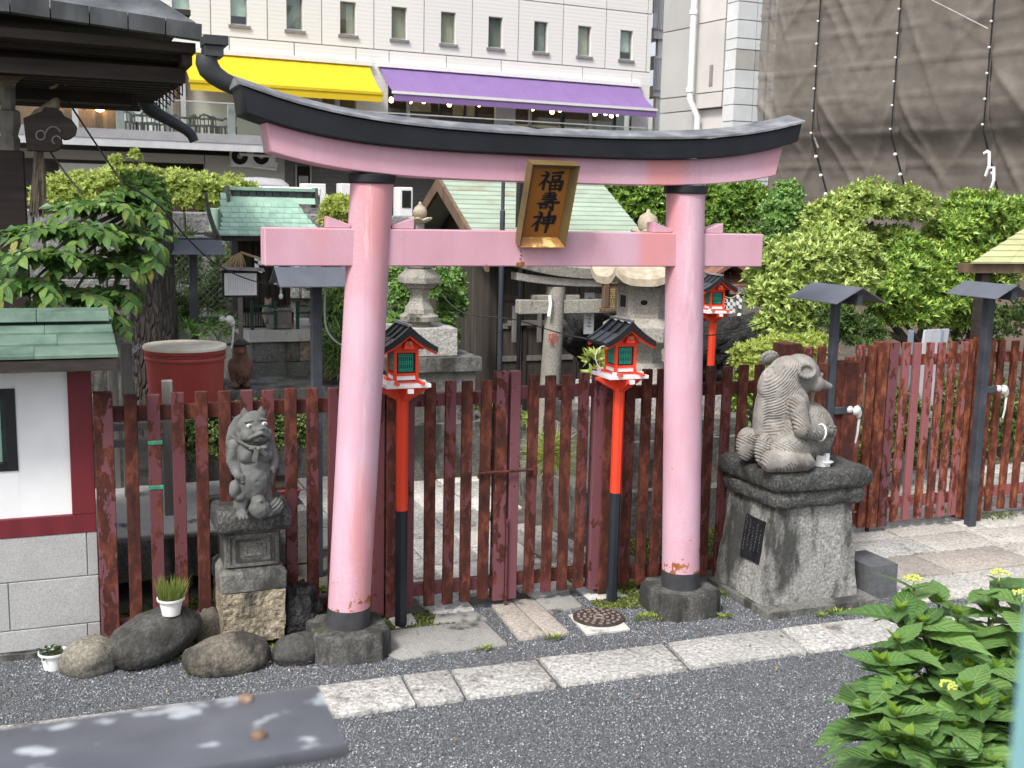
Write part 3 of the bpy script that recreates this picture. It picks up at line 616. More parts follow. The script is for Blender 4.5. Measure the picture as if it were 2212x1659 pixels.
    for y in (-.05, .05): mb = MB(); mb.loft([[(u, q, roofz(u)-.0135) for u in us]+[(u, q, roofz(u)-.002) for u in reversed(us)] for q in (y-.006, y+.006)]); mb.build('batten', GLOSSBLK, rf)
    for s in (-1, 1): mb = MB(); u0 = s*.085; mb.loft([[(u, q, roofz(u)-.0135) for u in (u0, u0+s*.03, u0+s*.085)]+[(u, q, roofz(u)-.007) for u in (u0+s*.085, u0+s*.03, u0)] for q in (-.137, .137)]); mb.build('panel', simple('roof_panel_grey', [(.4, (.05, .052, .058)), (.6, (.07, .073, .08))], 4, .35, 0) if s < 0 else GLOSSBLK, rf)
    mb = MB(); mb.bx(-.012, .012, -.152, .152, 1.888, 1.902); mb.build('ridge', simple('grey_ridge', [(.4, (.2, .2, .21)), (.6, (.3, .3, .31))], 4, .4, 0), rf)
    for ys in (-.128, .128):
        mb = MB(); mb.loft([[(u, y, roofz(u)-.068+.02*abs(u)/.17) for u in us]+[(u, y, roofz(u)-.0525+.02*abs(u)/.17) for u in reversed(us)] for y in (ys-.012, ys+.012)]); mb.build('barge_strip', VERMIL, t)
        mb = MB(); tri = [(u, roofz(u)-.0685+.02*abs(u)/.17) for u in us[5:12]]; mb.prism([(-.1, 1.7455), (.1, 1.7455)]+[(u, v) for u, v in reversed(tri)], ys*.62-.004, ys*.62+.004, lambda u, v, w: (u, w, v)); gb = mb.build('gable', VERMIL, t)
        mb = MB(); sy = -1 if ys < 0 else 1; mb.prism([(-.03, 1.755), (.03, 1.755), (.018, 1.80), (-.018, 1.80)], ys*.62+sy*.005, ys+sy*.004, lambda u, v, w: (u, w, v)); pe = mb.build('pendant', VERMIL, t)
        mb = MB(); mb.tube([(0, ys+sy*.0045, 1.785), (0, ys+sy*.012, 1.785)], .011, 10); mb.build('boss', simple('brass_boss', [(.4, (.2, .16, .1)), (.6, (.3, .25, .18))], 9, .4, 0, metal=.6), pe)
    mb = MB(); mb.bx(-.05, .05, -.0635, .0635, 1.7455, 1.762); mb.build('wall_plate', DARKIN, t)
    t.location = loc; t.rotation_euler = (0, 0, rz)
    return t
STEELB = simple('blue_black_post_paint', [(.3, (.012, .016, .022)), (.7, (.022, .028, .036))], 4, .4, .05)
LG = 'vermilion lantern posts'
lp = red_lantern('vermilion lantern post with black roof beside the left pink pillar, left of the gate', (1.888, 6.49, 0), LG)
copy_tree(lp, loc=(3.352, 6.50, 0), rz=0, label='vermilion lantern post with a white cable, right of the gate beside the manhole cover')
lc = W(1543, 640, 9.6)
copy_tree(lp, loc=(lc.x, 9.6, W(1545, 640, 9.6).z-1.68), rz=RAD(-6), label='vermilion lantern post farther back, just right of the right pink pillar')
def cable(name, label, pts, r, mat, n=6, sub=6):
    pts = [Vector(p) for p in pts]; out = []
    for i in range(len(pts)-1):
        p0, p1, p2, p3 = pts[max(i-1, 0)], pts[i], pts[i+1], pts[min(i+2, len(pts)-1)]
        for k in range(sub):
            t = k/sub; out.append(.5*((2*p1)+(p2-p0)*t+(2*p0-5*p1+4*p2-p3)*t*t+(3*p1-p0-3*p2+p3)*t**3))
    out.append(pts[-1]); mb = MB(); mb.tube(out, r, n); return tag(mb.build(name, mat, smooth=60), label, 'cable')
Y2 = 6.40
cable('cable', 'white flex looping down the side of the right red lantern', [W((2300+x/4.88)/1.8228, (1220+y/4.88)/1.8228, Y2) for x, y in ((440, 620), (390, 690), (310, 720), (235, 830), (225, 960), (290, 1100), (370, 1120))], .003, WHITEP)

# ================================================================ STATUES
def carve(name, mb, mat, parent, voxel, disp=None, smooth_it=6, fac=.5):
    """melt overlapping solids into one continuous carved surface, then cut grooves into it"""
    inv = wm(parent).inverted(); me = bpy.data.meshes.new('raw'); me.from_pydata([tuple(v) for v in mb.v], [], mb.f)
    tmp = bpy.data.objects.new('raw', me); COL.objects.link(tmp)
    r = tmp.modifiers.new('r', 'REMESH'); r.mode = 'VOXEL'; r.voxel_size = voxel
    sm = tmp.modifiers.new('s', 'SMOOTH'); sm.iterations = smooth_it; sm.factor = fac
    dg = bpy.context.evaluated_depsgraph_get(); out = bpy.data.meshes.new_from_object(tmp.evaluated_get(dg))
    bpy.data.objects.remove(tmp); bpy.data.meshes.remove(me); out.name = name
    n = len(out.vertices); co = np.empty(n*3, np.float32); out.vertices.foreach_get('co', co); co = co.reshape(-1, 3)
    no = np.empty(n*3, np.float32); out.vertices.foreach_get('normal', no); no = no.reshape(-1, 3)
    if disp is not None: co = co + no*disp(co, no)[:, None]
    i4 = np.array(inv, np.float32); c0 = co if disp is None else co
    out.vertices.foreach_set('co', (c0 @ i4[:3, :3].T + i4[:3, 3]).astype(np.float32).ravel()); out.update()
    out.materials.clear(); out.materials.append(mat); out.shade_smooth()
    o = bpy.data.objects.new(name, out); COL.objects.link(o); o.parent = parent; return o
def statue_stone(name, a, b, c, dark):
    t = NT(name); v = t.coord(rand=False); n = t.noise(v, 7, 6, .65)
    col = t.ramp(n, [(.3, a), (.5, b), (.72, c)]); g = t.noise(v, 160, 3, .7)
    col = t.mix(t.math('MULTIPLY', t.mask(g, .45, .7), .3), col, tuple(x*1.5 for x in b)); st = t.noise(t.coord((1, 1, .4), rand=False), 4.5, 6, .7)
    col = t.mix(t.math('MULTIPLY', t.mask(st, .55, .75), .55), col, dark)
    t.bsdf(col, .85, 0, g, .3, .003, .3); return t.m
BEARST = statue_stone('warm_grey_carved_stone', (.13, .12, .108), (.225, .212, .192), (.36, .345, .318), (.06, .05, .044))
TANUST = statue_stone('cool_grey_carved_stone', (.06, .061, .059), (.11, .112, .107), (.185, .186, .178), (.03, .03, .028))
sstep = lambda x, a, b: (lambda t: t*t*(3-2*t))(np.clip((x-a)/(b-a), 0, 1))
def wob(p, f, s=0.0): return np.sin(p[:, 0]*f+s+1.7*np.sin(p[:, 2]*f*.7+s))+np.sin(p[:, 1]*f*1.3+s*2+1.3*np.sin(p[:, 0]*f*.9))

# ---- sitting figure on the tall pedestal
SLAB_Z = .945
BO = G(1700, 1001, SLAB_Z)
bear = thing('animal_statue', 'grey carved stone raccoon dog sitting in profile with grooved fur on the tall pedestal', 'statue', tuple(BO))
def bw(x, y, z): return BO+Vector((x, y, z))
mb = MB(); E_ = lambda c, r, M3=None: mb.ell(bw(*c), r, 24, 16, M3)
E_((-.03, 0, .2), (.215, .21, .23)); E_((.11, .02, .21), (.225, .215, .215)); E_((-.06, 0, .4), (.165, .175, .2)); E_((-.09, 0, .51), (.15, .145, .17)); E_((-.035, 0, .6), (.135, .13, .125))
E_((.045, 0, .6), (.145, .138, .125)); E_((.1, 0, .56), (.12, .115, .09)); E_((.05, 0, .66), (.105, .1, .075))
for k in range(7): t = k/6; E_((.15+.135*t, 0, .555-.045*t), (.05-.012*t, .062-.033*t, .052-.027*t))
E_((.278, 0, .522), (.02, .024, .014)); E_((.19, -.05, .6), (.02, .016, .014)); E_((.19, .05, .6), (.02, .016, .014))
E_((.12, -.1, .545), (.06, .04, .05)); E_((.12, .1, .545), (.06, .04, .05))
def chain(pts, n=8):
    for a, b in zip(pts, pts[1:]):
        for k in range(n+1):
            t = k/n; r = a[3]+(b[3]-a[3])*t; E_(tuple(a[i]+(b[i]-a[i])*t for i in range(3)), (r, r, r))
chain([(-.07, -.165, .43, .064), (-.065, -.235, .285, .062), (.06, -.23, .25, .05), (.12, -.215, .247, .042)])
chain([(-.02, .17, .43, .06), (.06, .2, .33, .055), (.2, .12, .3, .045), (.25, .06, .285, .04)])
E_((.155, -.205, .245), (.046, .04, .036))
for k, (dz, dx) in enumerate(((.028, .052), (.009, .062), (-.01, .06), (-.028, .05))): chain([(.175, -.205+.004*k, .245+dz*.85, .0125), (.175+dx*.7, -.2, .245+dz, .012), (.175+dx*.95, -.175, .245+dz*.95, .011)], 5)
chain([(.14, -.225, .275, .013), (.165, -.225, .293, .011)], 4)
E_((-.09, -.15, .13), (.16, .11, .12), Matrix.Rotation(.3, 3, 'Y')); chain([(-.27, -.2, .075, .072), (-.15, -.235, .072, .068), (-.03, -.225, .064, .062)])
E_((.005, -.215, .055), (.05, .05, .045)); E_((-.05, .15, .12), (.17, .1, .12)); chain([(-.1, .2, .07, .07), (.1, .2, .06, .06)])
E_((-.27, .08, .13), (.075, .07, .115)); E_((-.245, -.07, .12), (.06, .055, .105)); E_((-.215, .02, .36), (.035, .07, .2), Matrix.Rotation(.1, 3, 'Y'))
for s in (-1, 1):
    c = (.0 if s < 0 else -.085, s*.15, .645 if s < 0 else .69); M3 = Matrix.Rotation(s*.35, 3, 'X')
    for k in range(15):
        a = 2*math.pi*k/15; p = M3 @ Vector((.06*math.cos(a), 0, .042*math.sin(a))); E_((c[0]+p.x, c[1]+p.y, c[2]+p.z), (.0155, .0155, .0155))
    q = M3 @ Vector((0, -s*.016, 0)); E_((c[0]+q.x, c[1]+q.y, c[2]+q.z), (.045, .008, .035), M3)
def fur(p, n):
    q = p-np.array(BO, np.float32); x, y, z = q[:, 0], q[:, 1], q[:, 2]; w = wob(q, 17)
    ph = z*310 + x*np.where(z < .19, 190, np.where(z < .36, -210, -330))*.9 + .8*w + 40*np.sin(x*9+z*5)*.12
    ph = np.where((z < .15) & (y < -.13), x*300+z*210+.7*w, ph)
    ph = np.where((y < -.15) & (z > .2), z*240+x*250+.6*w, ph)
    g = np.minimum(np.sin(ph)+.1, 0)
    brk = sstep(np.sin(x*41+z*23+2*w)+np.sin(y*37+z*31), -1.5, -.9)
    face = sstep(x-.6*(z-.6)*0, .055, .09)*sstep(z, .46, .5); belly = sstep(x+.35*y, .16, .22)*(1-sstep(-y, .12, .16)); hat = sstep(-x, .228, .24)*sstep(z, .19, .22); feet = sstep(x, .11, .13)*(y < -.1)*0
    ears = (np.abs(y) > .125) & (z > .58)
    top = sstep(z, .665, .7)
    mk = (1-face)*(1-belly)*(1-hat)*(1-feet*.9)*(1-ears)*(1-top*.8)*brk
    return (g*.011*mk).astype(np.float32)
carve('body', mb, BEARST, bear, .0045, fur, 5)
mb = MB(); mb.tube([bw(.085+.006*math.sin(a), -.225+.053*math.cos(a), .249+.053*math.sin(a)) for a in [k*.45 for k in range(15)]], .007, 8); mb.build('bracelet', WHITEP, bear, smooth=60)

def rough_block(name, parent, x0, x1, y0, y1, z0, z1, mat, seed, tx=0, ty=0, rough=.012, n=10, round_=.0, label=None):
    """a stone block with hewn uneven faces"""
    bm = bmesh.new(); bmesh.ops.create_cube(bm, size=1); bmesh.ops.subdivide_edges(bm, edges=bm.edges[:], cuts=n, use_grid_fill=True)
    for v in bm.verts:
        u = v.co.copy(); z = z0+(u.z+.5)*(z1-z0); k = (u.z+.5); cx, cy = (x0+x1)/2, (y0+y1)/2
        if round_:
            f = 1-round_*(1-math.sqrt(max(0, 1-(abs(u.z)*2)**2.4))); g = 1-.05*abs(u.x*2*u.y*2)**6
            ux, uy = u.x*f*g, u.y*f*g
        else: ux, uy = u.x, u.y
        p = Vector((cx+ux*((x1-x0)-2*tx*k), cy+uy*((y1-y0)-2*ty*k), z)); q = p*7+Vector((seed, seed*2.3, 0))
        p += Vector((mnoise.noise(q), mnoise.noise(q+Vector((9, 0, 0))), .6*mnoise.noise(q+Vector((0, 9, 0)))))*rough + Vector((mnoise.noise(q*3), mnoise.noise(q*3+Vector((5, 0, 0))), mnoise.noise(q*3+Vector((0, 5, 0)))))*rough*.45
        v.co = p
    mb = MB(); bm.verts.index_update(); mb.add([v.co for v in bm.verts], [tuple(v.index for v in f.verts) for f in bm.faces]); bm.free()
    return mb.build(name, mat, parent, smooth=45, label=label)
ped = thing('statue_pedestal', 'tall mossy grey granite pedestal with dark stone slabs on top carrying the sitting statue', 'pedestal', (4.55, 6.25, 0))
rough_block('plinth', ped, 4.15, 5.03, 5.85, 6.6, -.04, .05, OLDSTONE, 3, 0, 0, .003, 4)
rough_block('shaft', ped, 4.19, 4.935, 5.97, 6.57, .051, .70, BEARPED, 5, .075, .03, .008, 14)
rough_block('lower_slab', ped, 4.215, 4.95, 5.94, 6.61, .695, .82, DARKSTONE, 8, 0, 0, .013, 18, .085)
rough_block('upper_slab', ped, 4.185, 4.98, 5.91, 6.64, .812, .945, DARKSTONE, 11, 0, 0, .013, 18, .085)
# engraved plate on the left face of the shaft
pz0, pz1 = .30, .585; fxx = lambda z: 4.19+.075*(z-.05)/.65-.0115
mb = MB(); mb.hexa([(fxx(pz0)+.02, 6.08, pz0), (fxx(pz0), 6.08, pz0), (fxx(pz0), 6.30, pz0), (fxx(pz0)+.02, 6.30, pz0), (fxx(pz1)+.02, 6.08, pz1), (fxx(pz1), 6.08, pz1), (fxx(pz1), 6.30, pz1), (fxx(pz1)+.02, 6.30, pz1)])
pl = mb.build('inscription_plate', simple('black_polished_stone', [(.4, (.01, .011, .014)), (.6, (.02, .022, .026))], 9, .25, .05), ped)
mb = MB(); random.seed(5)
for col in range(5):
    z = pz1-.02-random.choice((0, .02, .05)); yy_ = 6.105+.043*col
    while z > pz0+.03+random.uniform(0, .06):
        for _ in range(3):
            w_, h_ = random.choice(((.012, .002), (.002, .01), (.009, .002))); dz, dy = random.uniform(-.006, .006), random.uniform(-.005, .005)
            mb.bx(fxx(z)-.0012, fxx(z)+.002, yy_+dy-w_/2, yy_+dy+w_/2, z+dz-h_/2, z+dz+h_/2)
        z -= .019
o = mb.build('lettering', simple('faint_engraving', [(.4, (.09, .095, .1)), (.6, (.15, .155, .16))], 40, .6, 0), pl); o['kind'] = 'stuff'
st_ = rough_block('stone_step', None, 5.035, 5.265, 5.965, 6.3, -.02, .235, simple('dark_cut_granite', [(.3, (.085, .088, .095)), (.6, (.125, .13, .138)), (.75, (.16, .165, .17))], 40, .6, .3, 150, .003), 4, 0, 0, .0015, 3)
tag(st_, 'small dark grey cut stone block at the right foot of the tall pedestal', 'stone block')
# white ceramic vase with a sprig, in front of the sitting statue
cpos = G((2900+1070/3.19)/1.8228, (1360+1515/3.19)/1.8228, SLAB_Z)+Vector((0, 0, .003)); cer = thing('ceramic_vase', 'small white ceramic offering vase with a wilted green sprig beside the sitting statue', 'vase', tuple(cpos))
mb = MB(); mb.lathe([(.058, 0), (.058, .022), (.05, .03)], cpos, 6, cap=True); mb.build('base', WHITEP, cer, bevel=.002)
mb = MB(); mb.lathe([(.046, .0305), (.053, .075), (.049, .075), (.042, .034)], cpos, 6, cap=False); mb.cbox(cpos+Vector((.0, -.052, .055)), (.028, .012, .075)); mb.build('cup', WHITEP, cer, bevel=.001)
mb = MB(); mb.ell(cpos+Vector((.012, -.012, .031)), (.062, .06, .005), 9, 5); mb.build('petal_ring', WHITEP, cer)

# ---- small standing figure at the left
TO = G(546, 1112, .845); TO.z = .845
POTW0 = simple('dull_white_eye_paint', [(.4, (.5, .5, .48)), (.6, (.58, .58, .56))], 9, .6, 0)
tan_ = thing('animal_statue', 'small grey stone raccoon dog standing upright with white painted eyes before the left fence', 'statue', tuple(TO))
tr_ = Matrix.Rotation(RAD(4), 3, 'Z')
def tw(x, y, z): return TO+tr_ @ Vector((x, y, z))
mb = MB(); E_ = lambda c, r, M3=None: mb.ell(tw(*c), r, 22, 14, M3)
E_((.005, 0, .23), (.104, .092, .165)); E_((.006, -.02, .2), (.09, .088, .125)); E_((.003, 0, .36), (.112, .07, .1)); E_((.0, .01, .36), (.098, .075, .1)); E_((-.035, -.052, .352), (.05, .038, .045)); E_((.06, -.052, .352), (.048, .038, .043))
E_((.0, .0, .45), (.085, .075, .08)); E_((.005, -.005, .5), (.084, .082, .085)); E_((.012, -.005, .545), (.068, .066, .05))
E_((.025, -.08, .5), (.045, .045, .026)); E_((.025, -.105, .512), (.026, .028, .016)); E_((.025, -.13, .517), (.014, .01, .009)); E_((.025, -.075, .452), (.046, .035, .022))
for s in (-1, 1): chain([(.025, -.128, .495, .012), (.025+s*.03, -.112, .478, .012), (.025+s*.056, -.085, .455, .01)], 6)
E_((.025, -.108, .462), (.018, .012, .007))
E_((-.026, -.062, .552), (.03, .016, .008), Matrix.Rotation(-.15, 3, 'Y')); E_((.052, -.06, .556), (.026, .016, .008), Matrix.Rotation(.15, 3, 'Y')); E_((-.03, -.05, .47), (.045, .04, .04)); E_((.07, -.045, .47), (.035, .04, .04))
for sx in (-.034, .052):
    for k in range(6): t = k/5; E_((sx+(.006 if sx > 0 else -.002)*t, .0+.01*t, .572+.034*t), (.032*(1-t*.75), .014, .02*(1-t*.5)))
E_((-.055, .075, .4), (.075, .035, .17), Matrix.Rotation(.1, 3, 'Y')); E_((.04, .08, .4), (.07, .03, .15))
chain([(-.098, .0, .41, .036), (-.11, -.01, .32, .036), (-.09, -.06, .25, .027)]); chain([(.1, .0, .4, .034), (.118, -.01, .33, .03), (.112, -.05, .275, .022)])
for k in range(4): E_((-.075+.003*k, -.075, .252-.013*k), (.016, .013, .0065)); E_((.104+.002*k, -.068, .282-.01*k), (.013, .012, .0055))
E_((-.102, -.035, .165), (.036, .036, .055)); E_((-.08, -.04, .12), (.03, .03, .03)); E_((.105, -.01, .21), (.012, .04, .05))
chain([(-.05, 0, .13, .055), (-.072, -.02, .06, .04)]); E_((-.075, -.06, .025), (.036, .055, .026)); chain([(.06, 0, .13, .05), (.075, -.02, .05, .04)]); E_((.075, -.05, .02), (.034, .05, .022))
for k in range(3): E_((-.096+.02*k, -.112, .018), (.0105, .015, .016))
E_((.018, -.09, .058), (.058, .05, .056)); E_((.014, -.09, .085), (.045, .042, .05)); E_((.016, -.128, .112), (.012, .012, .01))
E_((.115, -.03, .05), (.052, .05, .052))
def tfur(p, n):
    q = p-np.array(TO, np.float32); x, y, z = q[:, 0], q[:, 1], q[:, 2]
    tail = sstep(x, .075, .085)*(z < .12); g = np.minimum(np.sin(x*190-z*230), 0)
    arm = (x < -.085)*(z > .28)*(z < .4); g2 = np.minimum(np.sin(z*420+x*260), 0)
    hand = -.006*np.exp(-((x-.01)**2+(z-.215)**2)/.00006)*(y < -.05)
    u_ = np.exp(-((np.sqrt((x-.018)**2/.0009+((z-.055)**2)/.0016)-1)**2)/.02)*(z < .075)*(y < -.1)*.003
    return (g*.008*tail+g2*.005*arm+hand+u_+.0012*wob(q, 90)).astype(np.float32)
carve('body', mb, TANUST, tan_, .004, tfur, 4)
for ex, ez_ in ((-.028, .526), (.056, .532)):
    mb = MB(); mb.ell(tw(ex, -.071, ez_), (.0165, .012, .0125), 14, 10); ey_ = mb.build('eye', POTW0, tan_, smooth=60)
    mb = MB(); mb.ell(tw(ex+.001, -.0812, ez_+.001), (.0085, .005, .0085), 10, 6); mb.build('pupil', simple('grey_pupil', [(.4, (.12, .13, .14)), (.6, (.16, .17, .18))], 9, .5, 0), ey_)
mb = MB(); mb.tube([tw(*p) for p in ((-.1, .03, .455), (-.085, -.04, .44), (-.04, -.085, .415), (.02, -.098, .405), (.06, -.088, .415), (.085, -.05, .435), (.095, .0, .46))], .008, 8)
mb.ell(tw(-.02, -.1, .405), (.02, .012, .011)); mb.ell(tw(.045, -.102, .405), (.02, .012, .011)); mb.ell(tw(.014, -.108, .402), (.014, .012, .012))
mb.beam(tw(.002, -.105, .4), tw(-.012, -.105, .33), .026, .01, up=(0, 1, 0)); mb.beam(tw(.025, -.105, .395), tw(.06, -.098, .36), .024, .01, up=(0, 1, 0))
mb.build('ribbon', TANUST, tan_, smooth=50)

tp = thing('statue_pedestal', 'stepped dark stone pedestal under the small standing statue', 'pedestal', (.97, 6.6, 0))
rough_block('foot', tp, .77, 1.19, 6.5, 6.84, -.03, .045, BOULDER2, 2, 0, 0, .02, 7, .12)
rough_block('rubble_block', tp, .80, 1.165, 6.42, 6.80, .045, .345, RUBBLE, 21, .0, .0, .016, 12)
mb = MB(); mb.loft([[(.982+u*w, 6.61+v*w, z) for u, v in ((-1, -1), (1, -1), (1, 1), (-1, 1))] for z, w in ((.346, .19), (.46, .192), (.475, .175), (.49, .16))]); mb.build('base_moulding', OLDSTONE, tp, bevel=.008, smooth=30)
mb = MB(); mb.bx(.822, 1.142, 6.45, 6.77, .4905, .70); mb.build('shaft', OLDSTONE, tp, bevel=.006)
for k, (w, d, h0, h1) in enumerate(((.15, .0, .5, .69), (.1, .0, .53, .66), (.055, .0, .56, .63))):
    mb = MB(); c = .982; y0 = 6.4495-.004
    for (a0, a1, b0, b1) in ((c-w/1, c+w/1, h0, h0+.014), (c-w, c+w, h1-.014, h1), (c-w, c-w+.02, h0+.0142, h1-.0142), (c+w-.02, c+w, h0+.0142, h1-.0142)): mb.bx(a0, a1, y0-.006*(3-k)/3, 6.4499, b0, b1)
    o = mb.build('panel_moulding', OLDSTONE, tp); o['kind'] = 'stuff'
mb = MB(); mb.loft([[(.982+u*w, 6.60+v*w, z) for u, v in ((-1, -1), (1, -1), (1, 1), (-1, 1))] for z, w in ((.7005, .165), (.722, .205))]); mb.build('cornice', OLDSTONE, tp, bevel=.006)
rough_block('cap', tp, .765, 1.205, 6.37, 6.83, .7225, .845, DARKSTONE, 31, .0, .0, .011, 13, .06)

# ================================================================ ROCKS AND POTS
def rock(label, base, rad, mat, seed, rough=.2, rz=0, tilt=(0, 0), seg=34, rg=22, freq=1.3):
    mb = MB(); rockmesh(mb, (0, 0, 0), rad, seed, rough, 0, seg, rg, freq=freq)
    R3 = Matrix.Rotation(rz, 3, 'Z') @ Matrix.Rotation(tilt[1], 3, 'Y') @ Matrix.Rotation(tilt[0], 3, 'X')
    mb.v = [R3 @ v for v in mb.v]; zmin = min(v.z for v in mb.v); c = Vector((base[0], base[1], 0))
    mb.v = [v+c+Vector((0, 0, -zmin-.025)) for v in mb.v]
    return tag(mb.build('rock', mat, smooth=180), label, 'rock', 'rocks along the foot of the fence')
def bp3(px, py): w = G(px, py); return (w.x, w.y)
c = bp3(196, 1462); rock('speckled tan conical rock leaning on the white wall foot beside the small flower pot', (c[0], c[1]+.1), (.15, .14, .125), SPECKLED, 4, .14)
c = bp3(335, 1445); rock1 = rock('large smooth dark slanting boulder carrying the pot of grass', (c[0], c[1]+.16), (.285, .19, .15), BOULDER, 9, .16, RAD(18), (0, RAD(-14)), freq=1.0)
c = bp3(502, 1464); rock('broad rounded brownish boulder below the small statue pedestal', (c[0], c[1]+.15), (.24, .15, .125), BOULDER2, 13, .13, freq=1.0)
c = bp3(650, 1441); rock('small dark wedge-shaped rock beside the left foundation stone', (c[0], c[1]+.1), (.145, .1, .105), BOULDER, 17, .16)
c = bp3(655, 1385); rock('rough black porous lava rock right of the small statue pedestal', (c[0], c[1]+.09), (.12, .1, .2), LAVA, 23, .5, freq=2.2)
c = bp3(455, 1395); rock('small rock wedged behind the slanting boulder and the brown boulder', (c[0], c[1]+.12), (.1, .1, .13), BOULDER2, 29, .2)

def leafmesh(name, L, Wd, nseg=6, fold=.25, droop=.25, serr=0.0, tipk=1.3):
    """a leaf along +X: midrib, two halves folded up, tip drooping; UV for the veins"""
    vs, fs, uv = [], [], []
    for i in range(nseg+1):
        t = i/nseg; w = Wd/2*(math.sin(math.pi*min(t**.75, 1))**.9)*(1.0 if t < .6 else 1-.25*(t-.6)/.4)
        if 0 < i < nseg: w *= 1+serr*(1 if i % 2 else -1)
        x = L*t; z = -droop*L*t*t
        for s in (-1, -.5, 0, .5, 1): vs.append((x-abs(s)*.05*L, s*w, z+fold*abs(s)*w*(1.15-abs(s)*.25))); uv.append((t, .5+s/2))
    loops = []
    for i in range(nseg):
        for k in range(4): q = (i*5+k, (i+1)*5+k, (i+1)*5+k+1, i*5+k+1); fs.append(q); loops += [uv[j] for j in q]
    me = bpy.data.meshes.new(name); me.from_pydata(vs, [], fs); l = me.uv_layers.new(name='UVMap'); l.data.foreach_set('uv', np.array(loops, np.float32).ravel()); me.shade_smooth(); return me
def leafmat(name, dark, mid, light, vein=(.3, .38, .15), trans=.35, rough=.38, veins=9, islands=False):
    t = NT(name); uv = t.n('ShaderNodeUVMap'); sx = t.n('ShaderNodeSeparateXYZ'); t.l(uv.outputs[0], sx.inputs[0])
    if islands: ge = t.n('ShaderNodeNewGeometry'); rnd = ge.outputs['Random Per Island']
    else: oi = t.n('ShaderNodeObjectInfo'); rnd = oi.outputs['Random']
    c = t.ramp(rnd, [(0, dark), (.5, mid), (1, light)])
    d = t.math('ABSOLUTE', t.math('SUBTRACT', sx.outputs[1], .5)); bump = None
    if veins:
        v = t.math('SINE', t.math('MULTIPLY', t.math('SUBTRACT', sx.outputs[0], t.math('MULTIPLY', d, .55)), veins*6.283))
        side = t.mask(v, .86, .99); rib = t.mask(d, .022, .008)
        c = t.mix(t.math('MULTIPLY', t.math('MAXIMUM', t.math('MULTIPLY', side, .45), t.math('MULTIPLY', rib, .9)), .8), c, vein); bump = v
    b = t.bsdf(c, rough, 0, bump, .35, .004, .4); tr = t.n('ShaderNodeBsdfTranslucent'); hs_ = t.n('ShaderNodeHueSaturation'); hs_.inputs['Value'].default_value = 1.25; hs_.inputs['Hue'].default_value = .485
    t.l(c, hs_.inputs['Color']); t.l(hs_.outputs[0], tr.inputs[0]); ms = t.n('ShaderNodeMixShader'); ms.inputs[0].default_value = trans
    t.l(b.outputs[0], ms.inputs[1]); t.l(tr.outputs[0], ms.inputs[2]); t.l(ms.outputs[0], t.out.inputs[0]); return t.m
def place_leaf(me, parent, pos, d, up, sc=1.0, name='leaf', roll=0.0):
    x = Vector(d).normalized(); y = Vector(up).cross(x)
    if y.length < 1e-4: y = Vector((0, 1, 0)).cross(x)
    y.normalize(); z = x.cross(y)
    if roll: q = Matrix.Rotation(roll, 3, x); y = q @ y; z = q @ z
    o = bpy.data.objects.new(name, me); COL.objects.link(o); o.parent = parent
    M4 = Matrix(((x.x*sc, y.x*sc, z.x*sc, pos[0]), (x.y*sc, y.y*sc, z.y*sc, pos[1]), (x.z*sc, y.z*sc, z.z*sc, pos[2]), (0, 0, 0, 1)))
    o.matrix_basis = wm(parent).inverted() @ M4; return o
def cards(name, pos, dirs, ups, L, Wd, mat, parent=None, kind='stuff', fold=.3, droop=.2):
    """many small leaves in one mesh: six-point folded blades"""
    n = len(pos); pos = np.asarray(pos, np.float32); x = np.asarray(dirs, np.float32); x /= np.linalg.norm(x, axis=1, keepdims=True)+1e-9
    y = np.cross(np.asarray(ups, np.float32), x); y /= np.linalg.norm(y, axis=1, keepdims=True)+1e-9; z = np.cross(x, y)
    L = np.broadcast_to(L, n).astype(np.float32)[:, None]; Wd = np.broadcast_to(Wd, n).astype(np.float32)[:, None]
    P = lambda a, b, c: pos+x*L*a+y*Wd*b+z*Wd*c-z*L*droop*a*a
    V = np.stack([P(0, 0, 0), P(.45, .5, fold*.5), P(.5, 0, 0), P(.45, -.5, fold*.5), P(1, 0, 0)], 1)
    F = np.array([(0, 2, 1), (2, 4, 1), (0, 3, 2), (3, 4, 2)]); F = (F[None]+(np.arange(n)*5)[:, None, None]).reshape(-1, 3)
    uv1 = np.array([(0, .5), (.5, .5), (.45, 1), (.5, .5), (1, .5), (.45, 1), (0, .5), (.45, 0), (.5, .5), (.45, 0), (1, .5), (.5, .5)], np.float32)
    return npmesh(name, V.reshape(-1, 3), F, mat, parent, False, kind, np.tile(uv1, (n, 1)))

POTW = simple('white_glazed_pot', [(.3, (.72, .73, .72)), (.7, (.8, .81, .8))], 4, .35, .05)
SOIL = simple('potting_soil', [(.3, (.02, .016, .012)), (.7, (.06, .045, .03))], 60, .95, .8, 120, .01)
def pot(label, base, R, H, z):
    t = thing('flower_pot', label, 'flower pot', (base[0], base[1], z)); c = (base[0], base[1], z)
    prof = [(R*.66, 0), (R*.72, H*.3), (R*.715, H*.33), (R*.8, H*.55), (R*.79, H*.58), (R*.9, H*.86), (R*1.02, H*.88), (R*1.03, H), (R*.93, H), (R*.88, H*.86), (R*.86, H*.8)]
    mb = MB(); mb.lathe(prof, c, 36, cap=False); mb.lathe([(0, .001), (R*.66, .001)], c, 36, cap=False); mb.build('pot', POTW, t, smooth=50)
    mb = MB(); mb.lathe([(0, H*.8), (R*.865, H*.79)], c, 24, cap=False); mb.build('soil', SOIL, t); return t
RZ = max((rock1.matrix_basis @ v.co).z for v in rock1.data.vertices)
pc = W(371, 1372, 6.42)
import bisect
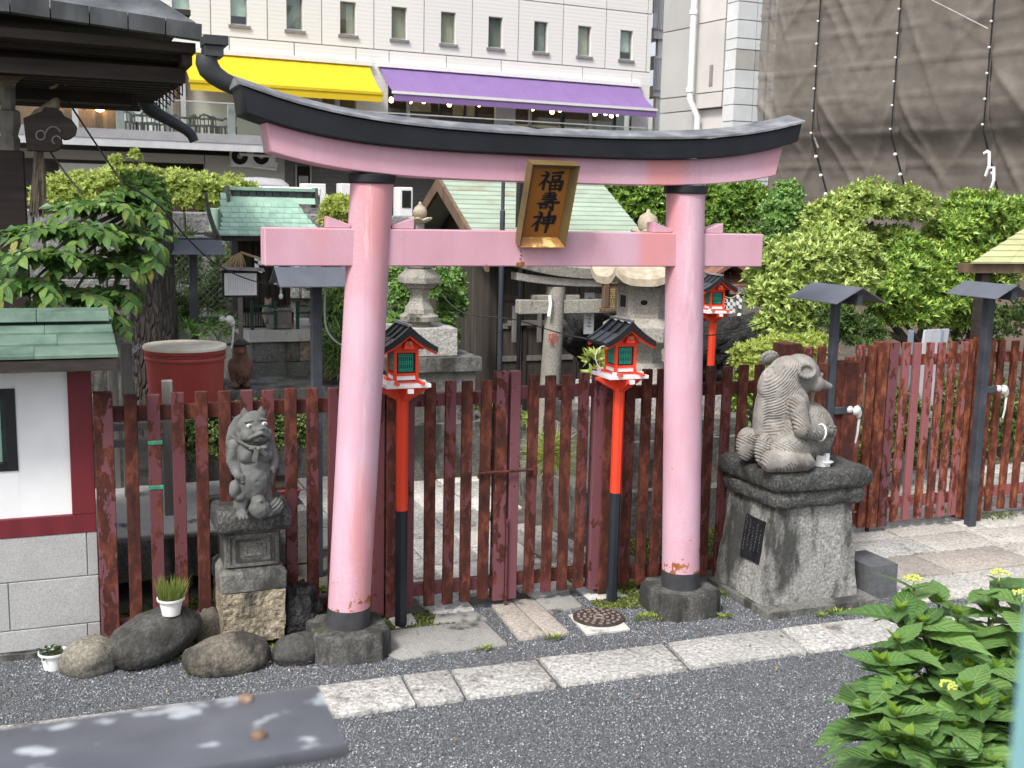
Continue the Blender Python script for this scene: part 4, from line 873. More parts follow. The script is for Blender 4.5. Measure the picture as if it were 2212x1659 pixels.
def topz(o, x, y):
    d = [((o.matrix_basis @ v.co).x-x)**2+((o.matrix_basis @ v.co).y-y)**2 for v in o.data.vertices]
    return max((o.matrix_basis @ v.co).z for v, q in zip(o.data.vertices, d) if q < .0025)
gp = pot('white pot of tall thin grass standing on the slanting boulder', (pc.x, pc.y), .076, .098, max(topz(rock1, pc.x, pc.y)-.01, pc.z-.03))
GRASSM = leafmat('pot_grass_blades', (.12, .17, .03), (.2, .27, .06), (.3, .35, .1), veins=0, islands=True)
n = 420; a = rng.uniform(0, 6.28, n); r = .062*np.sqrt(rng.uniform(0, 1, n)); p = np.stack([pc.x+r*np.cos(a), pc.y+r*np.sin(a), np.full(n, gp.location.z+.075)], 1)
d = np.stack([np.cos(a)*.22+rng.normal(0, .12, n), np.sin(a)*.22+rng.normal(0, .12, n), np.ones(n)], 1)
cards('grass', p, d, rng.normal(0, 1, (n, 3)), rng.uniform(.08, .16, n), .004, GRASSM, gp)
fp = G(116, 1452); fp2 = pot('white pot with low dark leaves standing on the gravel by the white wall', (fp.x, fp.y+.06), .078, .1, .0)
n = 60; a = rng.uniform(0, 6.28, n); r = .055*np.sqrt(rng.uniform(0, 1, n)); p = np.stack([fp.x-.01+r*np.cos(a), fp.y+.06+r*np.sin(a), rng.uniform(.08, .115, n)], 1)
cards('leaves', p, np.stack([np.cos(a), np.sin(a), rng.uniform(-.1, .8, n)], 1), np.tile((0, 0, 1.), (n, 1)), rng.uniform(.02, .04, n), .02, leafmat('pot_plant_leaf', (.02, .045, .012), (.035, .07, .02), (.06, .1, .03), veins=0, islands=True), fp2)

# ================================================================ WHITE WALLED HUT AT THE LEFT
PLASTER = simple('white_plaster', [(.3, (.74, .75, .75)), (.55, (.82, .83, .83)), (.75, (.86, .87, .87))], 2.5, .8, .1, 30, .004, var=0)
REDWOOD = simple('dark_red_timber_paint', [(.3, (.125, .014, .02)), (.7, (.165, .02, .027))], 4, .5, .12, 60, .002, stretch=(3, 3, .4), var=.03)
COPPER1 = simple('verdigris_copper_sheet', [(.3, (.06, .105, .08)), (.5, (.105, .17, .13)), (.68, (.15, .22, .17)), (.8, (.22, .28, .23))], 5, .6, .15, 30, .003, var=.1)
DARKWOOD = simple('dark_weathered_wood', [(.3, (.018, .014, .012)), (.6, (.04, .032, .026)), (.8, (.07, .056, .045))], 6, .75, .3, 50, .003, stretch=(1, 1, 6))
hx = .145; HY = 6.70
hut = thing('small_hut', 'small white plastered hut with red timber frame and green copper roof at the left edge', 'hut', (-1.2, 7.3, 0))
def hb(nm, x0, x1, y0, y1, z0, z1, mat, bevel=.003): mb = MB(); mb.bx(x0, x1, y0, y1, z0, z1); return mb.build(nm, mat, hut, bevel=bevel)
hb('mortar_core', -2.6, hx-.01, HY+.012, HY+1.3, -.05, .70, CONCRETE, 0)
rows = [(.505, .705, [-2.6, -1.5, -.75, W((0+665/1.952)/1.8228, 1150, HY).x, hx]), (.255, .5, [-2.6, -2, -1.1, W((70/1.952)/1.8228, 1300, HY).x, hx]), (.045, .25, [-2.6, -1.6, -.7, W((683/1.952)/1.8228, 1420, HY).x, hx])]
z_at = lambda px, py: W((px/1.952)/1.8228, (2174+py/1.952)/1.8228, HY).z
zj1, zj2 = z_at(400, 207), z_at(400, 575)
rows = [(zj1+.003, .705, rows[0][2]), (zj2+.003, zj1-.003, rows[1][2]), (.04, zj2-.003, rows[2][2])]
for z0, z1, xs_ in rows:
    for a, b in zip(xs_, xs_[1:]): hb('granite_block', a+.0025, b-.0025, HY, HY+.3, z0, z1, WALLGRAN, .003)
rough_block('footing', hut, -2.6, hx-.09, HY-.03, HY+.2, -.05, .035, OLDSTONE, 6, 0, 0, .012, 9)
hb('sill_beam', -2.6, hx-.005, HY-.004, HY+.1, .706, .815, REDWOOD); hb('corner_post', hx-.13, hx-.004, HY-.006, HY+.12, .8155, 1.68, REDWOOD)
wz0, wz1, wx = W(40, 1018, HY).z, W(30, 840, HY).z, -.255
hb('plaster_wall', -2.6, wx-.56, HY+.02, HY+.12, .8155, 1.68, PLASTER, 0); hb('plaster_wall', wx, hx-.1305, HY+.02, HY+.12, .8155, 1.68, PLASTER, 0)
hb('plaster_wall', wx-.5595, wx-.0005, HY+.02, HY+.12, .8155, wz0, PLASTER, 0); hb('plaster_wall', wx-.5595, wx-.0005, HY+.02, HY+.12, wz1, 1.68, PLASTER, 0)
hb('side_wall', hx-.1, hx-.02, HY+.121, HY+1.3, .71, 1.68, PLASTER, 0)
wn = hb('window', wx-.56, wx, HY+.06, HY+.07, wz0, wz1, simple('window_glass', [(.4, (.03, .05, .045)), (.6, (.05, .07, .06))], 4, .08, 0), 0)
for x0, x1, z0, z1 in ((wx-.055, wx-.001, wz0+.001, wz1-.001), (wx-.559, wx-.055, wz0+.001, wz0+.045), (wx-.559, wx-.055, wz1-.045, wz1-.001)):
    mb = MB(); mb.bx(x0, x1, HY+.012, HY+.058, z0, z1); mb.build('frame', GLOSSBLK, wn)
mb = MB(); mb.loft([[(wx-.5+.42*i/24, HY+.055+.003*math.sin(i*2.2), z) for i in range(25)] for z in (wz0+.046, wz1-.046)], cap=False, closed=False); mb.build('curtain', simple('pale_green_curtain', [(.3, (.25, .45, .36)), (.7, (.36, .56, .46))], 3, .8, 0), wn)
# stepped copper roof
ey0, ez0 = 6.40, W(250, 772, 6.40).z; ry, rz_ = 6.98, W(200, 700, 6.98).z
er = W(256, 765, 6.40).x
hb('soffit', -2.6, er-.03, 6.44, HY+1.3, 1.68, ez0-.012, DARKWOOD, 0)
hb('fascia', -2.6, er-.01, 6.405, 6.44, ez0-.07, ez0-.008, DARKWOOD, 0)
for k in range(3):
    t0, t1 = k/3, (k+1)/3; y0, y1 = ey0+(ry-ey0)*t0, ey0+(ry-ey0)*t1; z0, z1 = ez0+(rz_-ez0)*t0, ez0+(rz_-ez0)*t1
    x = er-.0-.005*k; j = 0
    while x > -2.4:
        L = (.42, .3, .36)[k] if j == 0 else .44
        mb = MB(); mb.hexa([(x-L+.0015, y0, z0), (x, y0, z0), (x, y1, z1-.012), (x-L+.0015, y1, z1-.012), (x-L+.0015, y0, z0+.02), (x, y0, z0+.02), (x, y1, z1+.006), (x-L+.0015, y1, z1+.006)])
        mb.build('roof_sheet', COPPER1, hut, bevel=.002); x -= L; j += 1
x = er-.02; j = 0
while x > -2.4:
    L = .39 if j == 0 else .44; mb = MB()
    mb.hexa([(x-L+.002, 6.93, rz_+.02), (x, 6.93, rz_+.02), (x, 7.15, rz_+.02), (x-L+.002, 7.15, rz_+.02), (x-L+.002, 6.95, rz_+.075), (x, 6.95, rz_+.075), (x, 7.12, rz_+.085), (x-L+.002, 7.12, rz_+.085)]); mb.build('ridge_cap', COPPER1, hut, bevel=.004); x -= L; j += 1
hb('back_roof', -2.6, er, 7.1, 7.9, ez0-.05, rz_+.01, COPPER1, 0)

# ================================================================ FOREGROUND: HANDRAIL, TEAL POST, HYDRANGEA
RZ0 = 2.18
rail_ = thing('handrail', 'blurred grey painted metal handrail plate with two rusty bolts at the lower left', 'handrail', (-.4, .9, 0))
RAILP = NT('worn_grey_rail_paint'); v = RAILP.coord(rand=False); cc = RAILP.ramp(RAILP.noise(v, 9, 4), [(.35, (.085, .089, .103)), (.6, (.12, .124, .142)), (.75, (.155, .158, .173))])
cc = RAILP.mix(RAILP.mask(RAILP.noise(RAILP.coord((1, 2, 1), rand=False), 17, 3, .5), .6, .67), cc, (.42, .45, .47)); RAILP.bsdf(cc, .45, 0, RAILP.noise(v, 30, 4), .15, .002); RAILP = RAILP.m
q1, q2, q3 = G(0, 1572, RZ0), G(688, 1476, RZ0), G(752, 1606, RZ0); q4 = G(0, 1705, RZ0); ext = (q1-q2).normalized()*1.2
ds = Vector((0, 0, -.013))
mb = MB(); mb.hexa([q4+ext+ds, q3+ds, q2+ds, q1+ext+ds, q4+ext, q3, q2, q1+ext]); mb.build('plate', RAILP, rail_, bevel=.003, seg=2, smooth=40)
mb = MB(); mm = (q3+q2)/2; mb.beam(mm+ext*.06+Vector((0, 0, -.03)), mm+ext*1.1+Vector((0, 0, -.03)), .03, .03); mb.build('rail_bar', STEEL, rail_)
mb = MB(); pm_ = (q1+q4)/2+ext*.8; mb.bx(pm_.x-.03, pm_.x+.03, pm_.y-.03, pm_.y+.03, 0, RZ0-.05); mb.build('support_post', STEEL, rail_)
BOLT = simple('rusty_bolt', [(.35, (.1, .05, .03)), (.6, (.24, .16, .1)), (.75, (.42, .33, .25))], 60, .6, .2)
for bpx in ((532, 1512), (560, 1592)): mb = MB(); c = G(*bpx, RZ0); mb.lathe([(.0062, 0), (.0062, .0025), (.0042, .0045), (0, .005)], c, 12, cap=False); mb.build('bolt', BOLT, rail_, smooth=50)
tp_ = ray(2244, 1480); tq = EYE+tp_*.4
mb = MB(); xo = CR*.0062
a0 = EYE+ray(2240, 1250)*.4; mb.beam(Vector((tq.x, tq.y, 0))+xo*1.1, Vector((a0.x, a0.y, a0.z))+xo*1.1, .014, .012)
mb.ell(Vector((a0.x, a0.y, a0.z))+xo*1.1, (.007, .007, .007))
tag(mb.build('fence_post', simple('teal_plastic_coating', [(.4, (.17, .36, .38)), (.6, (.22, .43, .45))], 4, .5, 0)), 'blurred teal post very close to the viewer at the right edge', 'post')

HYL = leafmat('hydrangea_leaf', (.065, .145, .04), (.115, .225, .065), (.18, .32, .09), (.26, .36, .13), .22, .3, 8)
HYY = leafmat('hydrangea_young_leaf', (.09, .2, .015), (.15, .27, .02), (.2, .33, .03), (.3, .42, .1), .4, .35, 8)
STEMM = simple('green_stem', [(.3, (.07, .09, .03)), (.7, (.12, .15, .05))], 12, .6, .1)
hl = [leafmesh('hydrangea_leaf', .15, .085, 11, .22, .18, .06), leafmesh('hydrangea_leaf', .15, .078, 11, .3, .32, .06), leafmesh('hydrangea_leaf', .15, .09, 11, .15, .1, .06)]
hy = [leafmesh('young_leaf', .075, .042, 7, .4, .1, .05)]
for me in hl: me.materials.append(HYL)
for me in hy: me.materials.append(HYY)
random.seed(11)
hroot = W(2140, 1560, 2.95); hyd = thing('hydrangea_bush', 'leafy green hydrangea bush with yellow-green flower buds at the lower right', 'bush', (hroot.x, hroot.y, 0))
tips = [(1800, 1535, 4.15), (1905, 1385, 4.4), (1965, 1268, 4.7), (2060, 1330, 4.5), (2150, 1255, 4.6), (1945, 1480, 4.2), (2040, 1500, 4.1), (2150, 1450, 4.2), (1880, 1640, 3.8), (1990, 1620, 3.8), (2100, 1600, 3.8), (2190, 1560, 3.9), (1845, 1430, 4.35), (2215, 1370, 4.3), (2120, 1380, 4.6), (2010, 1420, 4.4), (1830, 1625, 3.95), (2030, 1700, 3.6), (2180, 1680, 3.6), (2240, 1480, 3.9), (1985, 1345, 4.5), (2085, 1445, 4.3), (1900, 1545, 4.0), (2060, 1575, 3.9), (2160, 1520, 4.0), (2200, 1300, 4.4)]
FLB = simple('hydrangea_bud', [(.3, (.42, .5, .08)), (.7, (.6, .66, .16))], 60, .6, .2)
tips += [(1790, 1560, 4.3), (1870, 1500, 4.2), (2000, 1550, 4.0), (2110, 1530, 3.9), (1940, 1600, 3.8), (2060, 1640, 3.7), (2130, 1650, 3.7), (2190, 1610, 3.8), (1960, 1450, 4.4), (2060, 1400, 4.5), (2130, 1320, 4.6), (2190, 1420, 4.2), (1890, 1450, 4.3), (2020, 1300, 4.7), (1920, 1320, 4.6), (2080, 1490, 4.0), (1860, 1590, 3.9)]
for k, (px, py, yy) in enumerate(tips):
    px = px+max(0, 1960-px)*.42+8
    tipp = W(px, py, yy*.7); base = Vector((hroot.x+random.uniform(-.1, .15), hroot.y+random.uniform(-.1, .15), 0)); mid = base.lerp(tipp, .55)+Vector((0, 0, .1)); mid.x = base.x+(tipp.x-base.x)*.4; mid.y = base.y+(tipp.y-base.y)*.4
    path = [base+(mid-base)*t*2 if t < .5 else mid+(tipp-mid)*(t-.5)*2 for t in (0, .25, .5, .65, .8, .9, 1)]
    mb = MB(); mb.tube(path, [.009, .008, .007, .006, .005, .0045, .004], 7); mb.build('stem', STEMM, hyd, smooth=60)
    ax = (path[-1]-path[-3]).normalized(); a0 = random.uniform(0, 3.14)
    for j, (bk, sc) in enumerate(((.008, .8), (.045, 1.1), (.10, 1.2), (.17, 1.15), (.25, 1.0))):
        pos = path[-1]-ax*bk*1.1; an = a0+j*1.57
        for s in (0, math.pi):
            if j == 3 and random.random() < .35: continue
            dv = Vector((math.cos(an+s), math.sin(an+s), .45-.3*j+random.uniform(-.15, .15))); 
            place_leaf(random.choice(hl), hyd, pos, dv, (0, 0, 1), sc*random.choice((.7, 1.1, 1.35, 1.5, 1.6))*random.uniform(.9, 1.1), roll=random.uniform(-.3, .3))
    if k in (2, 4, 6, 13, 25):
        mb = MB(); c = path[-1]+Vector((0, 0, .03))
        for i in range(34): a = random.uniform(0, 6.28); r = .036*math.sqrt(random.random()); mb.ell(c+Vector((r*math.cos(a), r*math.sin(a), .012*math.cos(r*40)+random.uniform(-.004, .004))), (.0055,)*3, 6, 4)
        mb.tube([path[-1], c], .003, 5); o = mb.build('flower_head', FLB, hyd); o['kind'] = 'stuff'
    else:
        for s in (0, 1.57, 3.14, 4.71):
            dv = Vector((math.cos(a0+.8+s), math.sin(a0+.8+s), random.uniform(.8, 1.6))); place_leaf(hy[0], hyd, path[-1], dv, (0, 0, 1), random.uniform(.45, .95))

# ================================================================ SHRINE PRECINCT BEHIND THE FENCE
def XX(px, py, x):
    d = ray(px, py); return EYE + d*(x/d.x)
COPPER2 = simple('pale_green_copper_sheet', [(.3, (.22, .36, .28)), (.55, (.33, .5, .4)), (.75, (.42, .57, .47))], 4, .6, .12, 30, .003, var=.1)
COPPER3 = simple('weathered_light_copper', [(.28, (.3, .27, .18)), (.42, (.31, .37, .29)), (.6, (.36, .44, .35)), (.78, (.42, .48, .4))], 2.2, .6, .12, 30, .003, stretch=(1, 1, .3), var=.06)
COPPERDK = simple('dark_copper_tile', [(.3, (.05, .055, .055)), (.6, (.09, .095, .095)), (.8, (.15, .17, .16))], 8, .55, .15, var=.2)
BROWNWOOD = simple('brown_weathered_timber', [(.3, (.09, .055, .035)), (.6, (.17, .11, .07)), (.8, (.26, .19, .13))], 5, .75, .3, 60, .003, stretch=(2, 2, .3))
SHEDWOOD = simple('sooty_brown_boards', [(.3, (.028, .022, .018)), (.55, (.055, .044, .036)), (.8, (.1, .085, .07))], 4, .8, .3, 50, .003, stretch=(4, 4, .3), var=.25)
GREYWOOD = simple('silvered_wood', [(.3, (.13, .12, .11)), (.6, (.22, .2, .185)), (.8, (.3, .28, .26))], 5, .85, .3, 60, .003, stretch=(3, 3, .4))
PAPER = simple('white_paper', [(.4, (.78, .79, .8)), (.6, (.84, .85, .85))], 6, .8, 0)
STRAW = simple('straw', [(.3, (.35, .25, .12)), (.7, (.55, .42, .24))], 30, .8, .2)
TERRA = simple('brown_terracotta', [(.3, (.1, .05, .035)), (.6, (.18, .09, .06)), (.8, (.26, .15, .1))], 8, .7, .15)
REDPLAST = simple('faded_red_plastic', [(.3, (.3, .045, .04)), (.7, (.4, .065, .055))], 2, .5, .05, stretch=(1, 1, .3))
BUFF = simple('warm_buff_stone', [(.3, (.3, .25, .18)), (.55, (.42, .36, .27)), (.75, (.54, .48, .38))], 14, .85, .5, 70, .008)
LANTST = granite('lantern_stone', (.17, .16, .14), (.32, .3, .26), (.46, .44, .39), 70, .22, .12, .6)
GREENRAIL = simple('dark_green_painted_rail', [(.4, (.012, .05, .035)), (.6, (.02, .07, .05))], 5, .5, .05)
WHITELAMP = simple('white_lamp_plastic', [(.4, (.5, .5, .48)), (.6, (.64, .64, .62))], 9, .4, 0)

def shide(parent, c, s=1.0, n=4):
    mb = MB(); x, y, z = c; w = .03*s
    for k in range(n): dx = (.4 if k % 2 else -.4)*w; mb.hexa([(x+dx-w/2, y, z-w*.9*(k+1)), (x+dx+w/2, y, z-w*(.9*k+1.25)), (x+dx+w/2, y+.002, z-w*(.9*k+1.25)), (x+dx-w/2, y+.002, z-w*.9*(k+1)), (x+dx-w/2, y, z-w*.9*k+.2*w), (x+dx+w/2, y, z-w*(.9*k+.2)), (x+dx+w/2, y+.002, z-w*(.9*k+.2)), (x+dx-w/2, y+.002, z-w*.9*k+.2*w)])
    o = mb.build('paper_streamer', PAPER, parent); o['kind'] = 'stuff'; return o
# ---------- small shrine on a high stone plinth
sx0, sx1 = W(474, 509, 11.35).x, W(703, 505, 11.35).x; sxm = (sx0+sx1)/2
shA = thing('small_shrine', 'small dark wooden shrine with pale green copper roof on a high stone plinth, left', 'shrine', (sxm, 12.2, 0))
pth = thing('stone_plinth', 'high plinth of rough grey stone courses carrying the copper roofed shrine', 'plinth', (2.2, 12.1, 0))
pa, pb = W(537, 715, 11.7), W(671, 715, 11.7); pzt = pa.z; px0 = pa.x
rough_block('top_slab', pth, px0, px0+1.32, 11.68, 12.9, pzt-.115, pzt, CONCRETE, 40, 0, 0, .006, 8)
zc = [pzt-.118, pzt-.33, pzt-.62, pzt-.9, -.05]
for i, (z1, z0) in enumerate(zip(zc, zc[1:])):
    xa = px0+.03-.02*i
    cuts = [xa, xa+(.5, .85, .6, .75)[i], xa+1.3+.02*i]
    for q, (a, b) in enumerate(zip(cuts, cuts[1:])): rough_block('course_stone', pth, a+.004, b-.004, 11.72-.02*i, 12.85, z0+.004, z1-.004, (OLDSTONE, RUBBLE, OLDSTONE, OLDSTONE)[(i+q) % 4] if i != 1 else OLDSTONE, 50+i*3+q, 0, 0, .014, 7)
def ab(nm, x0, x1, y0, y1, z0, z1, mat, parent=None, bevel=.003): mb = MB(); mb.bx(x0, x1, y0, y1, z0, z1); return mb.build(nm, mat, parent or shA, bevel=bevel)
bx0, bx1 = sx0+.3, sx1-.25; z0 = pzt
ab('base_frame', bx0-.05, bx1+.05, 12.0, 12.75, z0, z0+.16, SHEDWOOD); ab('body', bx0, bx1, 12.08, 12.7, z0+.16, 2.3, simple('dark_lacquered_wood', [(.3, (.015, .01, .008)), (.7, (.035, .024, .02))], 5, .6, .1), shA)
for k in range(4):
    xx = bx0+(bx1-bx0)*(k/3); ab('post', xx-.025, xx+.025, 12.04, 12.079, z0+.16, 2.3, SHEDWOOD)
for k in range(3):
    xa, xb = bx0+(bx1-bx0)*k/3+.03, bx0+(bx1-bx0)*(k+1)/3-.03; d = ab('door', xa, xb, 12.06, 12.079, z0+.2, 2.2, SHEDWOOD)
    mb = MB()
    for j in range(8): mb.bx(xa+.02, xb-.02, 12.05, 12.0595, z0+.55+.03*j, z0+.565+.03*j)
    o = mb.build('louvre', SHEDWOOD, d); o['kind'] = 'stuff'
    mb = MB(); mb.ell(((xa+xb)/2, 12.058, z0+.38), ((xb-xa)*.36, .006, .06), 16, 6); mb.build('oval_panel', SHEDWOOD, d)
mb = MB()
for k in range(18): x = bx0+.02+(bx1-bx0-.04)*k/17; mb.bx(x-.008, x+.008, 11.985, 11.999, z0+.02, z0+.15)
o = mb.build('base_slats', GREYWOOD, shA); o['kind'] = 'stuff'
# roof: curved profile, laid in courses of separate sheets
prof = [(11.35, W(500, 509, 11.35).z), (11.45, 2.295), (11.56, 2.325), (11.68, 2.365), (11.80, 2.41), (11.92, 2.46), (12.03, 2.52), (12.13, 2.59), (12.2, 2.66)]
for i in range(len(prof)-1):
    (ya, za), (yb2, zb) = prof[i], prof[i+1]; xa = sx0+.035*i*(.5 if i > 4 else .7); xb = sx1-.02*i; n = 11; off = (i % 2)*.5
    cut = [xa]+[xa+(xb-xa)*(j+off)/n for j in range(1, n)]+[xb]
    for a, b in zip(cut, cut[1:]):
        mb = MB(); mb.hexa([(a+.0015, ya, za), (b-.0015, ya, za), (b-.0015, yb2, zb-.012), (a+.0015, yb2, zb-.012), (a+.0015, ya, za+.016), (b-.0015, ya, za+.016), (b-.0015, yb2, zb+.006), (a+.0015, yb2, zb+.006)]); mb.build('roof_sheet', COPPER2, shA)
ab('soffit', sx0+.03, sx1-.03, 11.38, 12.9, 2.2, 2.245, DARKWOOD); ab('back_roof', sx0+.1, sx1-.1, 12.22, 13.0, 2.25, 2.5, COPPER2)
rxa, rxb = W(497, 440, 12.1).x, W(682, 440, 12.1).x
mb = MB(); mb.hexa([(rxa, 12.09, 2.565), (rxb, 12.09, 2.565), (rxb, 12.36, 2.565), (rxa, 12.36, 2.565), (rxa+.0, 12.14, 2.63), (rxb, 12.14, 2.63), (rxb, 12.3, 2.63), (rxa, 12.3, 2.63)]); mb.build('ridge_skirt', COPPER2, shA, bevel=.003)
for k in range(10): a = rxa+.03+(rxb-rxa-.06)*k/10; ab('ridge_tile', a+.002, a+(rxb-rxa-.06)/10-.002, 12.16, 12.28, 2.6305, 2.695, COPPERDK)
ab('ridge_cap', rxa-.01, rxb+.01, 12.13, 12.31, 2.696, 2.73, COPPER2)
for x in (rxa-.03, rxb+.002): mb = MB(); mb.loft([[(x+u, y, z) for y, z in ((12.08, 2.53), (12.36, 2.53), (12.32, 2.74), (12.12, 2.74))] for u in (0, .028)]); mb.build('ridge_end', COPPERDK, shA, bevel=.004)
mb = MB(); mb.loft([[(sx0-.035+u, y-.01, z-.06-d) for (y, z), d in zip(prof, [.0]*9)]+[(sx0-.035+u, y, z+.005) for y, z in reversed(prof)] for u in (0, .03)]); mb.build('barge_board', DARKWOOD, shA)
# things in front of it
ob = thing('offering_box', 'small greyed wooden offering box with slots in its lid before the small shrine', 'offering box', (W(604, 690, 11.85).x, 11.85, pzt))
ox, oy = ob.location.x, 11.86
for nm, (x0, x1, y0, y1, a, b) in dict(box=(-.115, .115, -.08, .08, .06, .2), base=(-.13, .13, -.09, .09, .012, .058)).items(): mb = MB(); mb.bx(ox+x0, ox+x1, oy+y0, oy+y1, pzt+a, pzt+b); mb.build(nm, GREYWOOD, ob, bevel=.002)
mb = MB(); mb.hexa([(ox-.135, oy-.1, pzt+.201), (ox+.135, oy-.1, pzt+.201), (ox+.135, oy+.1, pzt+.201), (ox-.135, oy+.1, pzt+.201), (ox-.125, oy-.09, pzt+.225), (ox+.125, oy-.09, pzt+.225), (ox+.11, oy+.09, pzt+.24), (ox-.11, oy+.09, pzt+.24)]); ld = mb.build('lid', GREYWOOD, ob)
mb = MB()
for k in range(5): x = ox-.08+.04*k; mb.hexa([(x-.012, oy-.07, pzt+.2265), (x+.012, oy-.07, pzt+.2265), (x+.012, oy+.07, pzt+.237), (x-.012, oy+.07, pzt+.237), (x-.012, oy-.07, pzt+.232), (x+.012, oy-.07, pzt+.232), (x+.012, oy+.07, pzt+.2425), (x-.012, oy+.07, pzt+.2425)])
o = mb.build('slots', DARKIN, ld); o['kind'] = 'stuff'
for k, (xa, xb) in enumerate(((545, 595), (643, 680))):
    a, b = W(xa, 700, 11.78).x, W(xb, 700, 11.78).x; rl = thing('low_railing', 'dark green low railing on the plinth %s' % ('left of the offering box' if k == 0 else 'right of the offering box'), 'railing', ((a+b)/2, 11.78, pzt), 0, 'green railings before the small shrine')
    for x in (a, b): mb = MB(); mb.bx(x-.016, x+.016, 11.764, 11.796, pzt, pzt+.3); mb.build('post', GREENRAIL, rl, bevel=.003)
    for z in (.16, .235): mb = MB(); mb.bx(a+.0165, b-.0165, 11.77, 11.79, pzt+z, pzt+z+.022); mb.build('rail', GREENRAIL, rl)
def figurine(label, loc, h, mat, hat=False, cat='figurine'):
    t = thing('animal_figurine', label, cat, loc); o3 = Vector(loc); mb = MB(); f = lambda c, r: mb.ell(o3+Vector(c)*h, tuple(q*h for q in r), 14, 10)
    f((0, 0, .32), (.24, .22, .32)); f((0, -.02, .62), (.17, .16, .2)); f((0, -.05, .8), (.15, .15, .14)); f((0, -.17, .77), (.07, .1, .06))
    for s in (-1, 1): f((s*.1, -.02, .93), (.05, .03, .09)); f((s*.2, -.08, .45), (.07, .08, .18)); f((s*.12, -.16, .06), (.09, .12, .07))
    carve('body', mb, mat, t, h*.03, None, 3)
    if hat: mb = MB(); mb.lathe([(.25*h, .93*h), (.12*h, .97*h), (.0, 1.03*h), (.0, 1.01*h), (.12*h, .95*h), (.245*h, .915*h)], o3+Vector((0, .03*h, 0)), 20, cap=False); mb.build('hat', DARKWOOD, t, smooth=50)
    return t
FOXST = simple('pale_buff_stone', [(.3, (.3, .25, .19)), (.7, (.46, .4, .32))], 10, .85, .3)
figurine('pale stone fox figure left of the offering box on the plinth', (W(577, 690, 12.0).x, 11.93, pzt+.06), .26, FOXST)
figurine('pale stone fox figure right of the offering box beside the black post', (W(668, 690, 12.0).x+.03, 11.93, pzt+.06), .26, FOXST)
fb_ = W(519, 832, 10.6); fs_ = figurine('brown terracotta raccoon dog with a broad hat standing below the stone plinth', (fb_.x, 10.6, fb_.z-.02), .44, TERRA, True)
fb2 = W(706, 835, 10.9); figurine('brown terracotta figure half hidden behind the black post beside the plinth', (fb2.x, 10.9, fb2.z-.02), .42, TERRA)
mb = MB()
for s in (-1, 1): mb.beam((fb_.x-.0+s*.012, 10.6-.105, fb_.z+.1), (fb_.x+s*.045, 10.6-.098, fb_.z+.05), .008, .006)
mb.tube([(fb_.x+.055*math.cos(a), 10.6-.1, fb_.z+.085+.06*math.sin(a)) for a in [k*.4+2.2 for k in range(12)]], .004, 5)
mb.build('mark', DARKIN, fs_)
bz = .5
mb = MB(); mb.bx(1.4, 2.6, 10.4, 11.2, -.05, fb_.z-.02); tag(mb.build('stone_ledge', OLDSTONE, bevel=.01), 'low mossy stone ledge under the terracotta figures before the plinth', 'ledge')
nb = thing('notice_board', 'white paper notice on a small roofed wooden board before the shrine, left of its doors', 'notice board', (W(519, 650, 11.3).x, 11.3, 0))
a, b = W(485, 638, 11.3), W(554, 590, 11.3)
mb = MB(); mb.bx(a.x-.02, b.x+.02, 11.3, 11.33, a.z-.02, b.z+.03); mb.build('board', DARKWOOD, nb)
mb = MB(); mb.bx(a.x, b.x, 11.295, 11.2995, a.z, b.z); pp = mb.build('notice', PAPER, nb); mb = MB()
for k in range(13):
    x = b.x-.03-.022*k
    if x > a.x+.02: mb.bx(x-.003, x+.003, 11.2925, 11.2945, a.z+random.uniform(.02, .06), b.z-.03)
o = mb.build('lettering', simple('grey_print', [(.4, (.45, .46, .47)), (.6, (.55, .56, .57))], 90, .7, 0), pp); o['kind'] = 'stuff'
mb = MB(); mb.loft([[(a.x-.05, y, z) for y, z in ((11.22, b.z+.04), (11.3, b.z+.07), (11.4, b.z+.04), (11.3, b.z+.055))], [(b.x+.07, y, z-.02) for y, z in ((11.22, b.z+.04), (11.3, b.z+.07), (11.4, b.z+.04), (11.3, b.z+.055))]]); mb.build('roof', GREYWOOD, nb)
mb = MB(); mb.bx((a.x+b.x)/2-.02, (a.x+b.x)/2+.02, 11.31, 11.35, 0, a.z-.021); mb.build('post', GREYWOOD, nb)
# straw rope with tassel and paper streamers across the shrine front
rp = thing('straw_rope', 'straw rope with a frayed tassel and white zigzag paper streamers across the shrine front', 'rope', (2.1, 11.5, 1.9))
r0, r1 = W(520, 545, 11.5), W(690, 565, 11.5); mb = MB(); mb.tube([r0+(r1-r0)*t+Vector((0, 0, -.06*math.sin(math.pi*t))) for t in [k/10 for k in range(11)]], .014, 7); mb.build('rope', STRAW, rp, smooth=60)
mb = MB()
for k in range(34): d = Vector((random.uniform(-.22, .06), random.uniform(-.05, .05), -random.uniform(.12, .26))); mb.tube([r0, r0+d*.5+Vector((0, 0, .02)), r0+d], [.005, .004, .002], 4)
o = mb.build('tassel', STRAW, rp); o['kind'] = 'stuff'
for px in (558, 600, 645): q = W(px, 554, 11.49); shide(rp, (q.x, q.y, q.z), 1.4)
bp_ = thing('bell_rope', 'thin pale bell rope hanging before the small shrine doors', 'bell rope', (W(603, 600, 11.6).x, 11.6, 1.6)); q0 = W(602, 560, 11.6); q1 = W(607, 640, 11.6)
mb = MB(); mb.tube([q0, (q0+q1)/2+Vector((.01, 0, 0)), q1], .011, 6); mb.build('rope', simple('faded_red_white_cord', [(.4, (.4, .25, .22)), (.6, (.65, .55, .5))], 30, .8, 0), bp_)
